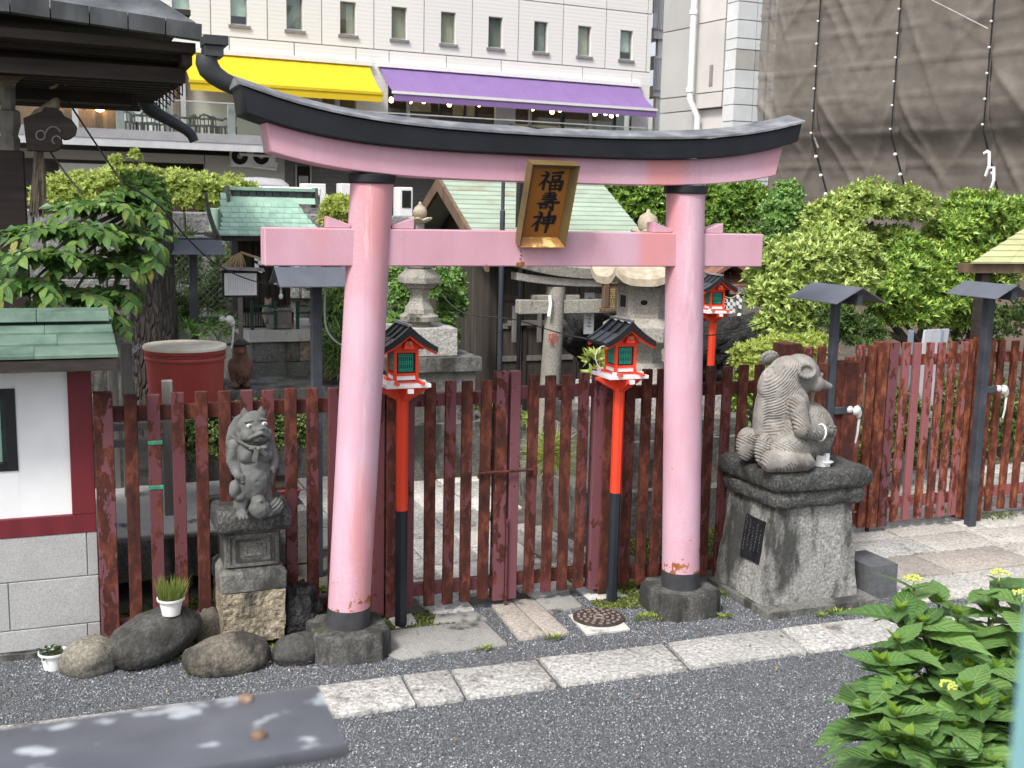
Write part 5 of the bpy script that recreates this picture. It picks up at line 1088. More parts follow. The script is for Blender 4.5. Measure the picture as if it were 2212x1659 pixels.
mb = MB(); mb.ell(q1, (.022, .022, .03), 10, 8); mb.build('bead', PAPER, bp_); mb = MB(); mb.ell(q1+Vector((-.05, 0, .13)), (.022, .022, .022), 10, 8); mb.build('bead', PAPER, bp_)

# ---------- hooded steel posts with lamp arms
def hood_post(label, x, y, w, ztop, ridge, arm=None, half=.22, length=.55, drop=.11, z0=0.0, armside=1, armlen=.3):
    t = thing('hooded_post', label, 'lamp post', (x, y, z0), 0, 'dark steel posts with slate grey hoods')
    mb = MB(); mb.bx(x-w/2, x+w/2, y-w/2, y+w/2, z0, ztop-drop*.5); mb.build('post', STEEL, t, bevel=.003)
    for s in (-1, 1):
        mb = MB()
        if ridge == 'y': P = [(x, y-length/2, ztop), (x, y+length/2, ztop), (x+s*half, y+length/2, ztop-drop), (x+s*half, y-length/2, ztop-drop)]
        else: P = [(x-length/2, y, ztop), (x+length/2, y, ztop), (x+length/2, y+s*half, ztop-drop), (x-length/2, y+s*half, ztop-drop)]
        mb.hexa([Vector(p)+Vector((0, 0, -.006)) for p in P]+[Vector(p) for p in P]); mb.build('hood', STEELTOP, t)
    mb = MB(); k = length*.46
    if ridge == 'y': mb.bx(x-w*.4, x+w*.4, y-k, y+k, ztop-drop*.49-.07, ztop-drop*.49)
    else: mb.bx(x-k, x+k, y-w*.4, y+w*.4, ztop-drop*.49-.07, ztop-drop*.49)
    mb.build('crossbar', STEEL, t)
    if arm is not None:
        mb = MB(); e = Vector((x+armside*armlen, y-.02, arm)); mb.beam((x+armside*w*.52, y-.02, arm), e, .03, .055); ar = mb.build('arm', STEEL, t, bevel=.006)
        mb = MB(); mb.ell(e+Vector((armside*.02, 0, -.005)), (.042, .036, .04), 12, 9); mb.ell(e+Vector((armside*.045, 0, -.028)), (.026, .026, .04), 10, 8); mb.ell(e+Vector((-armside*.04, 0, .005)), (.034, .03, .03), 10, 8)
        mb.build('lamp', WHITELAMP, ar, smooth=70)
        mb = MB(); mb.tube([e+Vector((armside*.055, 0, -.07)), e+Vector((armside*.05, 0, -.18)), e+Vector((armside*.035, .0, -.25))], [.012, .009, .008], 7); mb.build('flex', WHITELAMP, ar, smooth=60)
    return t
h1 = W(463, 518, 10.0); hood_post('dark hooded steel post with a lamp arm behind the red tub, farthest left', W(418, 620, 10.0).x, 10.0, .062, W(460, 517, 10.2).z, 'x', W(460, 690, 10.0).z, .2, .48, .11, 0, 1, .27)
q2 = W(683, 700, 7.62); hood_post('dark hooded steel post close behind the left pink pillar', q2.x, 7.62, .068, W(740, 577, 7.62).z, 'x', None, .2, .56, .115)
p3 = W(1806, 800, 6.57)
hood_post('dark hooded steel post with a white lamp arm right behind the sitting statue', p3.x, 6.62, .052, 2.10, 'y', W(1850, 885, 6.6).z, .21, .56, .108, 0, 1, .2)
p4 = W(2115, 900, 7.17); hood_post('dark hooded steel post with white lamp arm before the right edge fence', p4.x, 7.17, .07, W(2165, 612, 7.17).z+.005, 'y', W(2150, 840, 7.17).z, .2, .56, .105, 0, 1, .2)
cable('cable', 'white cable dropping from the hood of the post behind the left pink pillar', [W(x, y, 7.6) for x, y in ((672, 588), (650, 600), (652, 640))], .005, WHITELAMP)
cable('cable', 'white cable hanging in a loop beside the post behind the left pink pillar', [W(x, y, 7.75) for x, y in ((702, 620), (703, 700), (722, 735), (755, 752))], .007, WHITELAMP)
WIRE = simple('black_wire', [(.4, (.01, .01, .01)), (.6, (.02, .02, .02))], 5, .6, 0)
cable('cable', 'thin black cable running down from the shrine eaves past the copper roofed shrine', [W(x, y, yy) for x, y, yy in ((262, 392, 6.0), (345, 445, 7.0), (405, 515, 8.3), (470, 572, 9.0), (560, 610, 9.6), (690, 625, 10.2))], .0055, WIRE)
cable('cable', 'thin black wire strung between the lanterns across the storehouse doors', [W(x, y, yy) for x, y, yy in ((945, 625, 10.4), (1000, 675, 10.2), (1110, 690, 10.0), (1200, 717, 9.9), (1280, 735, 6.7))], .006, WIRE)
cable('cable', 'thin black wire from the right pink pillar toward the trees', [W(x, y, yy) for x, y, yy in ((1525, 725, 8.6), (1580, 718, 8.8), (1650, 697, 9.2))], .006, WIRE)

# ---------- stone lanterns
def stone_lantern(label, x, y, parts, base):
    t = thing('stone_lantern', label, 'stone lantern', (x, y, 0), 0, 'stone lanterns beside the path')
    for nm, n, prof, mat, sm in parts: mb = MB(); mb.lathe(prof, (x, y, 0), n, rot=math.pi/2); mb.build(nm, mat, t, smooth=sm, bevel=.004 if n == 6 else 0)
    for nm, (x0, x1, y0, y1, z0, z1, mat, r) in base: rough_block(nm, t, x+x0, x+x1, y+y0, y+y1, z0, z1, mat, int(z0*50)+3, 0, 0, r, 8)
    return t
jewel = lambda z, s: [(.0, z+.125*s), (.012*s, z+.12*s), (.016*s, z+.1*s), (.05*s, z+.07*s), (.068*s, z+.035*s), (.066*s, z), (.045*s, z-.03*s)]
def lotus(parent, x, y, z, r, mat, n=8):
    mb = MB()
    for k in range(n): a = 2*math.pi*k/n; R3 = Matrix.Rotation(a, 3, 'Z') @ Matrix.Rotation(-.45, 3, 'Y'); mb.ell((x+r*.62*math.cos(a), y+r*.62*math.sin(a), z), (r*.5, r*.36, r*.16), 10, 7, R3)
    mb.lathe([(r*.5, z-.02), (r*.6, z+.015), (.0, z+.02)], (x, y, 0), 16); return mb.build('lotus_cup', mat, parent, smooth=60)
xl = W(906, 600, 10.5).x
sl1 = stone_lantern('tall hexagonal stone lantern left of the storehouse, half hidden by the pink tie beam', xl, 10.5, [
    ('jewel', 20, jewel(2.495, 1.0), BUFF, 60), ('neck', 12, [(.045, 2.30), (.045, 2.42)], LANTST, 60), ('roof', 6, [(.27, 2.16), (.28, 2.2), (.16, 2.27), (.07, 2.33)], LANTST, None),
    ('firebox', 6, [(.13, 1.99), (.13, 2.165)], LANTST, None), ('platform', 6, [(.15, 1.8), (.165, 1.835), (.215, 1.85), (.21, 1.905), (.13, 1.985)], LANTST, None), ('shaft', 6, [(.15, 1.55), (.14, 1.6), (.1, 1.67), (.088, 1.735), (.115, 1.8)], LANTST, None),
    ('foot_slab', 20, [(.13, 1.475), (.185, 1.485), (.19, 1.53), (.14, 1.56)], LANTST, 50), ('foot', 12, [(.13, 1.43), (.11, 1.48)], LANTST, 50)],
    [('upper_block', (-.27, .3, -.28, .3, 1.17, 1.43, PAVEST, .006)), ('slab', (-.4, .5, -.42, .45, 1.035, 1.165, OLDSTONE, .01)), ('lower_block', (-.36, .45, -.38, .4, .55, 1.03, OLDSTONE, .016)), ('ground_block', (-.5, .55, -.5, .5, -.05, .55, OLDSTONE, .02))])
lotus(sl1, xl, 10.5, 2.445, .115, BUFF, 6)
xr, yr_ = W(1395, 600, 8.6).x, 8.6
zz = lambda py: W(1395, py, 8.6).z
parts = [('jewel', 20, [(0, 2.6), (.014, 2.595), (.02, 2.57), (.07, 2.54), (.088, 2.49), (.084, 2.44), (.05, 2.39)], BUFF, 60), ('neck', 12, [(.06, 2.27), (.055, 2.37)], BUFF, 60),
         ('firebox', 6, [(.235, zz(690)), (.24, zz(682)), (.24, zz(617)), (.23, zz(610))], LANTST, None), ('platform', 6, [(.3, zz(735)), (.345, zz(730)), (.355, zz(700)), (.25, zz(683))], LANTST, None),
         ('shaft', 6, [(.2, 1.2), (.17, 1.3), (.16, 1.4), (.21, zz(742)), (.29, zz(736))], LANTST, None), ('foot', 24, [(.33, 1.08), (.31, 1.12), (.21, 1.22), (.18, 1.3)], LANTST, 40)]
sl2 = stone_lantern('large stone lantern with a curled hexagonal roof on stacked blocks, behind the right red lantern', xr, yr_, parts,
    [('top_block', (-.40, .55, -.42, .5, W(1300, 925, 8.1).z, 1.08, PAVEST, .01)), ('third_block', (-.62, .7, -.6, .6, .745, .88, OLDSTONE, .02)), ('second_block', (-.66, .7, -.68, .6, W(1225, 1071, 7.95).z, .742, OLDSTONE, .02)), ('ground_block', (-.84, .8, -.8, .7, -.05, .36, OLDSTONE, .025))])
lotus(sl2, xr, yr_, 2.395, .15, BUFF, 6)
mb = MB(); NS = 48; rr = []
for rad_, zb, lift in ((.47, 1.97, .085), (.475, 2.03, .09), (.36, 2.075, .03), (.22, 2.14, .0), (.1, 2.26, 0)):
    ring = []
    for k in range(NS):
        a = math.pi/2+2*math.pi*k/NS; ph = ((a-math.pi/2) % (math.pi/3))-math.pi/6; rad2 = rad_*math.cos(math.pi/6)/math.cos(ph); c8 = (abs(ph)/(math.pi/6))**4
        ring.append((xr+rad2*math.cos(a), yr_+rad2*math.sin(a), zb+lift*c8))
    rr.append(ring)
mb.loft(rr); mb.build('roof', BUFF, sl2, smooth=40)
for k in (3, 4):                                                        # recessed panels on the visible sides of the fire box
    a = math.pi/2+math.pi/3*(k-.5) if k == 3 else math.pi/2+math.pi/3*(k-1.5+0)
for a in (math.pi/2+math.pi/3*1.5, math.pi/2+math.pi/3*2.5, math.pi/2+math.pi/3*3.5):
    n_ = Vector((math.cos(a), math.sin(a), 0)); s_ = Vector((-n_.y, n_.x, 0)); c = Vector((xr, yr_, (zz(617)+zz(682))/2))+n_*.2085
    for h, d in ((.085, .004), (.06, -.001)):
        mb = MB()
        for (u0, u1, v0, v1) in ((-h, h, -h, -h+.014), (-h, h, h-.014, h), (-h, -h+.014, -h+.0145, h-.0145), (h-.014, h, -h+.0145, h-.0145)):
            pts = [c+s_*u+Vector((0, 0, v))+n_*w for w in (-.01, d) for u, v in ((u0, v0), (u1, v0), (u1, v1), (u0, v1))]; mb.hexa(pts)
        o = mb.build('panel_moulding', LANTST, sl2); o['kind'] = 'stuff'
a = math.pi/2+math.pi/3*1.5; n_ = Vector((math.cos(a), math.sin(a), 0)); s_ = Vector((-n_.y, n_.x, 0)); c = Vector((xr, yr_, (zz(617)+zz(682))/2))+n_*.209
mb = MB(); mb.hexa([c+s_*u+Vector((0, 0, v))+n_*w for w in (-.005, .001) for u, v in ((-.05, -.05), (.05, -.05), (.05, .05), (-.05, .05))]); mb.build('window', DARKIN, sl2)
a = math.pi/2+math.pi/3*2.5; n_ = Vector((math.cos(a), math.sin(a), 0)); c = Vector((xr, yr_, (zz(617)+zz(682))/2))+n_*.209
mb = MB(); R3 = n_.to_track_quat('Z', 'Y').to_matrix(); mb.ell(c, (.03, .022, .006), 14, 6, R3); mb.build('moon_hole', DARKIN, sl2)

# ---------- small stone torii with a name tablet
ty = 10.3; st = thing('stone_torii', 'small grey stone torii with a wooden tablet before the storehouse doors', 'torii gate', (5.0, ty, 0)); w4 = lambda px, py, y=ty: W((1900+px/2.765)/1.8228, (1020+py/2.765)/1.8228, y)
pA, pB = w4(735, 1360), w4(800, 320); pcx = w4(1395, 400).x; cxs = [(pA.x, pB.x), (2*pcx-pA.x, 2*pcx-pB.x)]
for xb_, xt_ in cxs:
    mb = MB(); q = (xt_-xb_)/(pB.z-pA.z); zb = -.02; mb.loft([[(xb_+(z-pA.z)*q+r*math.cos(k*.3927), ty+r*math.sin(k*.3927), z) for k in range(16)] for z, r in ((zb, .112), (1.0, .1), (pB.z+.02, .092))]); mb.build('pillar', LANTST, st, smooth=50)
a, b = w4(410, 450, ty-.07), w4(410, 605, ty-.07); xe = 2*pcx-a.x
mb = MB(); mb.bx(a.x, xe, ty-.06, ty+.06, b.z, a.z); mb.build('tie_beam', LANTST, st, bevel=.008)
a, b = w4(380, 215, ty-.09), w4(380, 300, ty-.09); xe = 2*pcx-a.x; zs0, zs1 = b.z, a.z
mb = MB(); mb.loft([[(x, ty+s_y, z+.07*abs((x-pcx)/(pcx-a.x))**2.5-.01) for s_y, z in ((-.085, zs0), (.085, zs0), (.085, zs1), (-.085, zs1))] for x in [a.x+(xe-a.x)*k/16 for k in range(17)]]); mb.build('second_beam', LANTST, st, bevel=.006)
xl2 = a.x-.2; mb = MB(); mb.loft([[(x, ty+s_y, z+.12*abs((x-pcx)/(pcx-a.x))**2.5-.01) for s_y, z in ((-.12, zs1+.002), (.12, zs1+.002), (.14, zs1+.11), (0, zs1+.16), (-.14, zs1+.11))] for x in [xl2+(2*pcx-2*xl2)*k/20 for k in range(21)]]); mb.build('top_beam', LANTST, st, bevel=.006)
for xb_, xt_ in cxs:
    for s in (-1, 1): x = xb_+(xt_-xb_)*.9+s*.17; mb = MB(); mb.bx(x-.08, x+.08, ty-.045, ty+.045, w4(600, 449).z+.002, w4(600, 390).z); mb.build('wedge', LANTST, st, bevel=.008)
tb = thing('wooden_tablet', 'small brown wooden name tablet hanging in the middle of the stone torii', 'name tablet', (pcx, ty-.15, 1.7))
ta, tbm = w4(1340, 275, ty-.16), w4(1450, 530, ty-.16)
mb = MB(); mb.bx(ta.x, tbm.x+.03, ty-.17, ty-.14, tbm.z, ta.z); mb.build('panel', BROWNWOOD, tb)
for (x0, x1, z0, z1) in ((ta.x-.03, ta.x+.03, tbm.z, ta.z), (tbm.x, tbm.x+.06, tbm.z, ta.z), (ta.x-.05, tbm.x+.08, tbm.z-.04, tbm.z-.001), (ta.x-.05, tbm.x+.08, ta.z+.001, ta.z+.035)): mb = MB(); mb.bx(x0, x1, ty-.19, ty-.135, z0, z1); mb.build('frame_rail', BROWNWOOD, tb, bevel=.006)
mb = MB(); cx_ = (ta.x+tbm.x+.03)/2; zc_ = ta.z-.03
for ch in range(4):
    for s0, s1, s2, s3 in (((-.03, .0, .03, .0), (0, .012, 0, -.035), (-.028, -.018, .028, -.018), (-.02, -.036, .026, -.036)), ((-.03, -.004, .03, -.004), (-.015, .01, -.015, -.03), (.015, .01, .015, -.03), (-.03, -.03, .03, -.03)))[ch % 2]: mb.beam((cx_+s0, ty-.172, zc_-.055*ch+s1-.02), (cx_+s2, ty-.172, zc_-.055*ch+s3-.02), .008, .006, up=(0, 1, 0))
mb.build('lettering', simple('tarnished_gold_lettering', [(.4, (.3, .22, .1)), (.6, (.4, .3, .15))], 20, .6, 0), tb)
mb = MB(); mb.tube([w4(735, 395, ty-.1), w4(742, 500, ty-.11), w4(722, 625, ty-.11)], .018, 6); tag(mb.build('cloth_strip', PAPER, smooth=50), 'white cloth strip tied round the left pillar of the stone torii', 'cloth')
mb = MB(); cc = w4(765, 855, ty-.11)
for s0, s1, s2, s3 in ((-.05, .03, .05, .03), (-.03, .03, -.05, -.04), (.03, .03, .045, -.05), (-.02, .0, -.02, -.06), (.0, .05, .0, -.07)): mb.beam((cc.x+s0, cc.y, cc.z+s1), (cc.x+s2, cc.y, cc.z+s3), .009, .006, up=(0, 1, 0))
mb.build('red_lettering', simple('red_carved_paint', [(.4, (.45, .06, .05)), (.6, (.55, .1, .08))], 20, .7, 0), st)

# ---------- storehouse with light copper roof
sh = thing('storehouse', 'dark wooden storehouse with a long pale copper roof and open dark gable', 'storehouse', (5.5, 13.4, 0))
gx = 4.4; apx = XX(951.6, 384, gx); ft = XX(1019, 497, gx); slope = (apx.z-ft.z)/(apx.y-ft.y); ye = 11.75; zr = apx.z; yr2 = apx.y; ze = zr-slope*(yr2-ye); rx1 = (W(1322, 400, yr2).x+W(1362, 495, ft.y).x)/2
N = 17
for i in range(N):
    t0, t1 = i/N, (i+1)/N; ya, yb2 = ye+(yr2-ye)*t0, ye+(yr2-ye)*t1; za, zb = ze+(zr-ze)*t0, ze+(zr-ze)*t1
    mb = MB(); mb.hexa([(gx-.0, ya, za-.02), (rx1, ya, za-.02), (rx1, yb2, zb-.03), (gx, yb2, zb-.03), (gx, ya, za+.018), (rx1, ya, za+.018), (rx1, yb2, zb+.004), (gx, yb2, zb+.004)]); mb.build('roof_course', COPPER3, sh)
mb = MB(); mb.hexa([(gx, yr2+.01, zr-.04), (rx1, yr2+.01, zr-.04), (rx1, 2*yr2-ye, ze-.04), (gx, 2*yr2-ye, ze-.04), (gx, yr2+.01, zr), (rx1, yr2+.01, zr), (rx1, 2*yr2-ye, ze), (gx, 2*yr2-ye, ze)]); mb.build('back_roof', COPPER3, sh)
for s, yy_, mt in ((0, ye, BROWNWOOD), (1, 2*yr2-ye, BROWNWOOD)):
    mb = MB(); d = -.13; mb.hexa([(gx-.045, yy_, ze+d), (gx-.002, yy_, ze+d), (gx-.002, yr2, zr+d-.03), (gx-.045, yr2, zr+d-.03), (gx-.045, yy_, ze), (gx-.002, yy_, ze), (gx-.002, yr2, zr+.005), (gx-.045, yr2, zr+.005)]); mb.build('barge_board', mt, sh)
wx0, wx1, wy = 4.58, rx1-.3, 12.15
mb = MB(); mb.bx(wx0, wx1, wy, 2*yr2-wy, 0, ze+.08); mb.build('wall_core', SHEDWOOD, sh)
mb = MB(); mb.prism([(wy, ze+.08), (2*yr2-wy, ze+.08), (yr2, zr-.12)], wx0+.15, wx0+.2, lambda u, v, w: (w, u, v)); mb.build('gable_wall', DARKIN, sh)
mb = MB(); mb.bx(gx+.1, wx0+.15, wy-.05, 2*yr2-wy+.05, ze-.02, ze+.1); mb.build('gable_beam', BROWNWOOD, sh)
for k in range(9): y0 = wy+.05+.2*k; mb = MB(); mb.bx(wx0-.018, wx0-.001, y0, y0+.19, .1, ze-.03); mb.build('wall_plank', SHEDWOOD, sh)
for x in (wx0, 5.32, 6.0, wx1-.1): mb = MB(); mb.bx(x-.045, x+.055, wy-.06, wy-.002, 0, ze+.05); mb.build('post', SHEDWOOD, sh, bevel=.003)
for a, b in ((wx0+.06, 5.27), (5.38, 5.95)):
    n = 2
    for k in range(n):
        xa, xb = a+(b-a)*k/n+.006, a+(b-a)*(k+1)/n-.006; dr = ab('door', xa, xb, wy-.035, wy-.003, .1, 1.9, SHEDWOOD, sh)
        for z in (.12, .45, .82, 1.2, 1.52, 1.82): mb = MB(); mb.bx(xa+.004, xb-.004, wy-.055, wy-.0355, z, z+.06); mb.build('rail', GREYWOOD if z in (.82, 1.2) else SHEDWOOD, dr)
        for x in (xa+.004, xb-.05): mb = MB(); mb.bx(x, x+.045, wy-.0565, wy-.0355, .1, 1.88); mb.build('stile', SHEDWOOD, dr)
        mb = MB()
        for j in range(9): x = xa+.06+(xb-xa-.12)*j/8; mb.bx(x-.008, x+.008, wy-.048, wy-.0356, 1.58, 1.81)
        o = mb.build('lattice', SHEDWOOD, dr); o['kind'] = 'stuff'
ba, bb = w4(280, 702, wy-.1), w4(905, 690, wy-.1); mb = MB(); mb.bx(ba.x, bb.x, wy-.1, wy-.06, ba.z-.03, ba.z+.03); mb.build('door_bar', GREYWOOD, sh, bevel=.004)
for px in (345, 620): q = w4(px, 700, wy-.12); mb = MB(); mb.bx(q.x-.025, q.x+.025, wy-.135, wy-.101, q.z-.22, q.z+.2); mb.build('bar_bracket', GREYWOOD, sh, bevel=.003)
# dark slender pole with a lamp in front of its roof
pq = W(1086, 450, 11.5); pl_ = thing('pole', 'slender dark metal pole rising in front of the storehouse roof', 'pole', (pq.x, 11.5, 0)); mb = MB(); mb.tube([(pq.x, 11.5, 0), (pq.x, 11.5, 2.55)], .028, 10); mb.build('lower_pole', STEEL, pl_, smooth=60); mb = MB(); mb.tube([(pq.x, 11.5, 2.552), (pq.x, 11.5, 3.2)], .02, 10); mb.build('upper_pole', STEEL, pl_, smooth=60)
mb = MB(); q = W(1128, 420, 11.4); mb.bx(q.x-.05, q.x+.05, 11.35, 11.45, q.z-.35, q.z+.3); mb.tube([(q.x, 11.4, 0), (q.x, 11.4, q.z-.351)], .022, 8); tag(mb.build('speaker_post', GLOSSBLK), 'black box on a thin post behind the slanting name board', 'speaker')

# ---------- second small shrine with reddish shingle roof, right
SHING = simple('reddish_bark_shingles', [(.3, (.11, .05, .035)), (.55, (.2, .095, .07)), (.8, (.3, .17, .13))], 9, .8, .4, 50, .006, var=.2)
y5 = 12.6; s2 = thing('small_shrine', 'small weathered shrine with reddish shingle roof on black rocks, right of the right pink pillar', 'shrine', (W(1580, 700, y5).x, y5, 0)); z7 = lambda px, py, y=y5: W((2000+px/1.952)/1.8228, (700+py/1.952)/1.8228, y)
e0, e1, t0_, t1_ = z7(1380, 845, y5-.5), z7(1890, 850, y5-.5), z7(1420, 690, y5), z7(1830, 690, y5)
for i in range(7):
    f0, f1 = i/7, (i+1)/7; L = lambda f: (e0.x+(t0_.x-e0.x)*f, e1.x+(t1_.x-e1.x)*f, y5-.5+.5*f, e0.z+(t0_.z+.05-e0.z)*f)
    a, b = L(f0), L(f1); n = 9
    for k in range(n):
        u0, u1 = k/n, (k+1)/n; mb = MB(); lx_ = lambda r, u: r[0]+(r[1]-r[0])*u
        mb.hexa([(lx_(a, u0)+.003, a[2], a[3]), (lx_(a, u1)-.003, a[2], a[3]), (lx_(b, u1)-.003, b[2], b[3]-.015), (lx_(b, u0)+.003, b[2], b[3]-.015), (lx_(a, u0)+.003, a[2], a[3]+.02), (lx_(a, u1)-.003, a[2], a[3]+.02), (lx_(b, u1)-.003, b[2], b[3]+.004), (lx_(b, u0)+.003, b[2], b[3]+.004)]); mb.build('shingle', SHING, s2)
mb = MB(); mb.bx(t0_.x-.1, t1_.x+.1, y5-.06, y5+.12, t0_.z+.03, t0_.z+.14); mb.build('ridge', SHING, s2, bevel=.01)
cg = z7(1690, 720, y5-.4); mb = MB(); mb.prism([(-.28, -.02), (0, .16), (.28, -.02), (.22, -.03), (0, .09), (-.22, -.03)], y5-.55, y5-.1, lambda u, v, t: (cg.x+u, t, cg.z+v)); mb.build('dormer', SHING, s2)
mb = MB(); mb.bx(e0.x+.15, e1.x-.2, y5-.25, y5+.4, z7(1600, 1180, y5).z, e0.z); mb.build('body', simple('dark_weathered_shrine_wood', [(.3, (.012, .01, .009)), (.7, (.035, .03, .027))], 5, .8, .1), s2)
ra_, rb_ = z7(1640, 895, y5-.55), z7(1790, 880, y5-.55)
mb = MB(); mb.tube([ra_+(rb_-ra_)*t+Vector((0, 0, -.06*math.sin(math.pi*t))) for t in [k/8 for k in range(9)]], .009, 6); r2_ = tag(mb.build('straw_rope', STRAW, smooth=60), 'thin rope with four white paper streamers on the red roofed shrine', 'rope')
for px, py in ((1660, 905), (1690, 930), (1730, 930), (1780, 900)): q = z7(px, py, y5-.56); shide(r2_, (q.x, q.y, q.z), 1.5)
q = z7(1615, 1070, y5-.6); mb = MB(); mb.bx(q.x-.07, q.x+.07, q.y, q.y+.008, q.z-.09, q.z+.09); mb.prism([(-.07, .09), (.07, .09), (0, .13)], q.y, q.y+.008, lambda u, v, t: (q.x+u, t, q.z+v)); pq_ = tag(mb.build('votive_plaque', PAPER), 'small white votive plaque on the red roofed shrine', 'plaque')
q = z7(1775, 1140, y5-.6); mb = MB(); mb.lathe([(.05, -.13), (.06, -.06), (.03, 0), (.045, .08), (.02, .16)], q, 14); tag(mb.build('vase', PAPER, smooth=50), 'small white vase standing before the red roofed shrine', 'vase')
for k, (px, py, rx_) in enumerate(((1560, 1290, .42), (1700, 1250, .42), (1830, 1270, .4), (1600, 1430, .4), (1730, 1410, .42))):
    q = z7(px, py, 11.9); mb = MB(); rockmesh(mb, (q.x, 11.9+.1*(k % 2), q.z), (rx_, .35, .3), 60+k, .45, seg=26, rg=16, freq=1.9)
    tag(mb.build('rock', LAVA if k != 4 else BOULDER2, smooth=180), ('black porous rock under the red roofed shrine, just right of the pink pillar', 'black porous rock below the middle of the red roofed shrine', 'black porous rock at the right end of the red roofed shrine', 'black porous rock low behind the fence beside the far red lantern post', 'brown rock low behind the fence beside the low yellow-green hedge')[k], 'rock', 'rocks under the red roofed shrine')
for k, (px, py, rx_) in enumerate(((1280, 700, .32), (1305, 760, .3))):
    q = W(px, py, 10.9); mb = MB(); rockmesh(mb, (q.x, 10.9, q.z-.1), (rx_, .3, .35), 80+k, .45, seg=24, rg=15, freq=1.9); tag(mb.build('rock', LAVA, smooth=180), ('dark rough rock right of the storehouse door, behind the lantern', 'dark rough rock behind the small leafy plant near the right red lantern')[k], 'rock')
q = W(1273, 675, 10.4); mb = MB(); mb.bx(q.x-.055, q.x+.055, 10.4, 10.408, q.z-.22, q.z+.2); so_ = tag(mb.build('paper_strip', PAPER), 'narrow white paper strip with blue marks hanging right of the stone torii pillar', 'paper strip')
mb = MB(); random.seed(3)
for k in range(9): z = q.z+.15-.036*k; mb.beam((q.x-.025, 10.398, z), (q.x+.025, 10.398, z+random.uniform(-.01, .01)), .006, .004, up=(0, 1, 0)); mb.beam((q.x+random.uniform(-.02, .02), 10.398, z+.012), (q.x+random.uniform(-.02, .02), 10.398, z-.012), .006, .004, up=(0, 1, 0))
o = mb.build('lettering', simple('blue_ink', [(.4, (.12, .2, .35)), (.6, (.2, .3, .45))], 30, .7, 0), so_); o['kind'] = 'stuff'

# ---------- red water tub, stone bridge with rails, planters, rocks behind the fence
tbx = (W(309, 745, 9.2).x+W(488, 745, 9.2).x)/2; tr = (W(488, 745, 9.2).x-W(309, 745, 9.2).x)/2; tz = W(400, 744, 9.2).z
tub = thing('water_tub', 'large faded red round tub with a tan lid behind the left fence', 'tub', (tbx, 9.2, 0)); zb = tz-.52
mb = MB(); mb.lathe([(tr*.88, zb), (tr*.93, zb+.3), (tr*.955, tz-.115), (tr*.985, tz-.11), (tr*.99, tz-.095), (tr*.965, tz-.085), (tr*.965, tz-.06), (tr*.99, tz-.052), (tr*.99, tz-.035), (tr*1.0, tz-.03)], (tbx, 9.2, 0), 48); mb.build('body', REDPLAST, tub, smooth=40)
TANLID = NT('tan_stained_lid'); v = TANLID.coord(rand=False); TANLID.bsdf(TANLID.ramp(TANLID.noise(v, 2.4, 4), [(.3, (.4, .29, .17)), (.42, (.62, .55, .43)), (.6, (.74, .7, .6))]), .5, 0, TANLID.noise(v, 30, 3), .1); TANLID = TANLID.m
mb = MB(); mb.lathe([(tr*1.01, tz-.029), (tr*1.02, tz-.012), (tr*1.0, tz), (tr*.95, tz-.004), (0, tz-.006)], (tbx, 9.2, 0), 48, cap=False); mb.build('lid', TANLID, tub, smooth=40)
mb = MB()
for k in range(26): a = math.pi+math.pi*k/26+.05; R3 = Matrix.Rotation(a, 3, 'Z'); mb.cbox((tbx+tr*.968*math.cos(a), 9.2+tr*.968*math.sin(a), tz-.072), (.006, .034, .012), R3)
o = mb.build('key_pattern', simple('dark_red_relief', [(.4, (.16, .03, .025)), (.6, (.22, .04, .035))], 9, .5, 0), tub); o['kind'] = 'stuff'
mb = MB(); mb.lathe([(tr*.95, 0), (tr*.95, zb-.002)], (tbx, 9.2, 0), 24); tag(mb.build('stone_stand', OLDSTONE, smooth=40), 'round grey stone stand hidden under the red tub', 'stand')
cz = W(303, 745, 9.0); mb = MB()
for k in range(16):
    c = W(300+1.2*k-5*k, 748+2.2*k*k*.12+3.5*k*.7, 9.1)
    if k < 9: mb.tube([c+Vector((.012*math.cos(a), .012*math.sin(a)*(k % 2), .02*math.sin(a)*(1-(k % 2)*.4))) for a in [j*.785 for j in range(9)]], .004, 5)
tag(mb.build('chain', simple('galvanised_chain', [(.4, (.3, .3, .3)), (.6, (.5, .5, .5))], 20, .4, 0, metal=.7)), 'short pale metal chain hanging from the left rim of the red tub', 'chain')
bz = .42; br_ = thing('stone_bridge', 'pale concrete slab bridge behind the left fence with grey wooden rails', 'bridge', (.8, 8.3, 0))
mb = MB(); mb.bx(-.6, 1.3, 7.55, 8.9, bz-.14, bz); mb.build('deck', CONCRETE, br_, bevel=.01)
mb = MB(); mb.bx(-.6, 1.3, 7.49, 7.548, bz-.3, bz-.02); mb.build('edge_beam', OLDSTONE, br_, bevel=.008)
for x in (-.5, 1.2): mb = MB(); mb.bx(x-.1, x+.1, 7.6, 8.85, -.1, bz-.141); mb.build('pier', OLDSTONE, br_)
lw = lambda px, py, y=8.0: W((400+px/2.328)/1.8228, (1500+py/2.328)/1.8228, y)
rw = thing('wooden_railing', 'weathered grey wooden railing on the slab bridge behind the left fence', 'railing', (.6, 8.0, bz))
q = lw(600, 20); mb = MB(); mb.bx(q.x-.035, q.x+.035, 7.965, 8.035, bz, q.z+.02); mb.build('post', GREYWOOD, rw, bevel=.004)
for py in (415, 565): z = lw(300, py).z; mb = MB(); mb.bx(-.5, q.x-.036, 7.98, 8.02, z-.025, z+.025); mb.build('rail', GREYWOOD, rw, bevel=.003)
p0 = W(272, 740, 8.6); mb = MB(); mb.bx(p0.x-.04, p0.x+.04, 8.55, 8.63, bz, p0.z); mb.build('post', GREYWOOD, rw, bevel=.004)
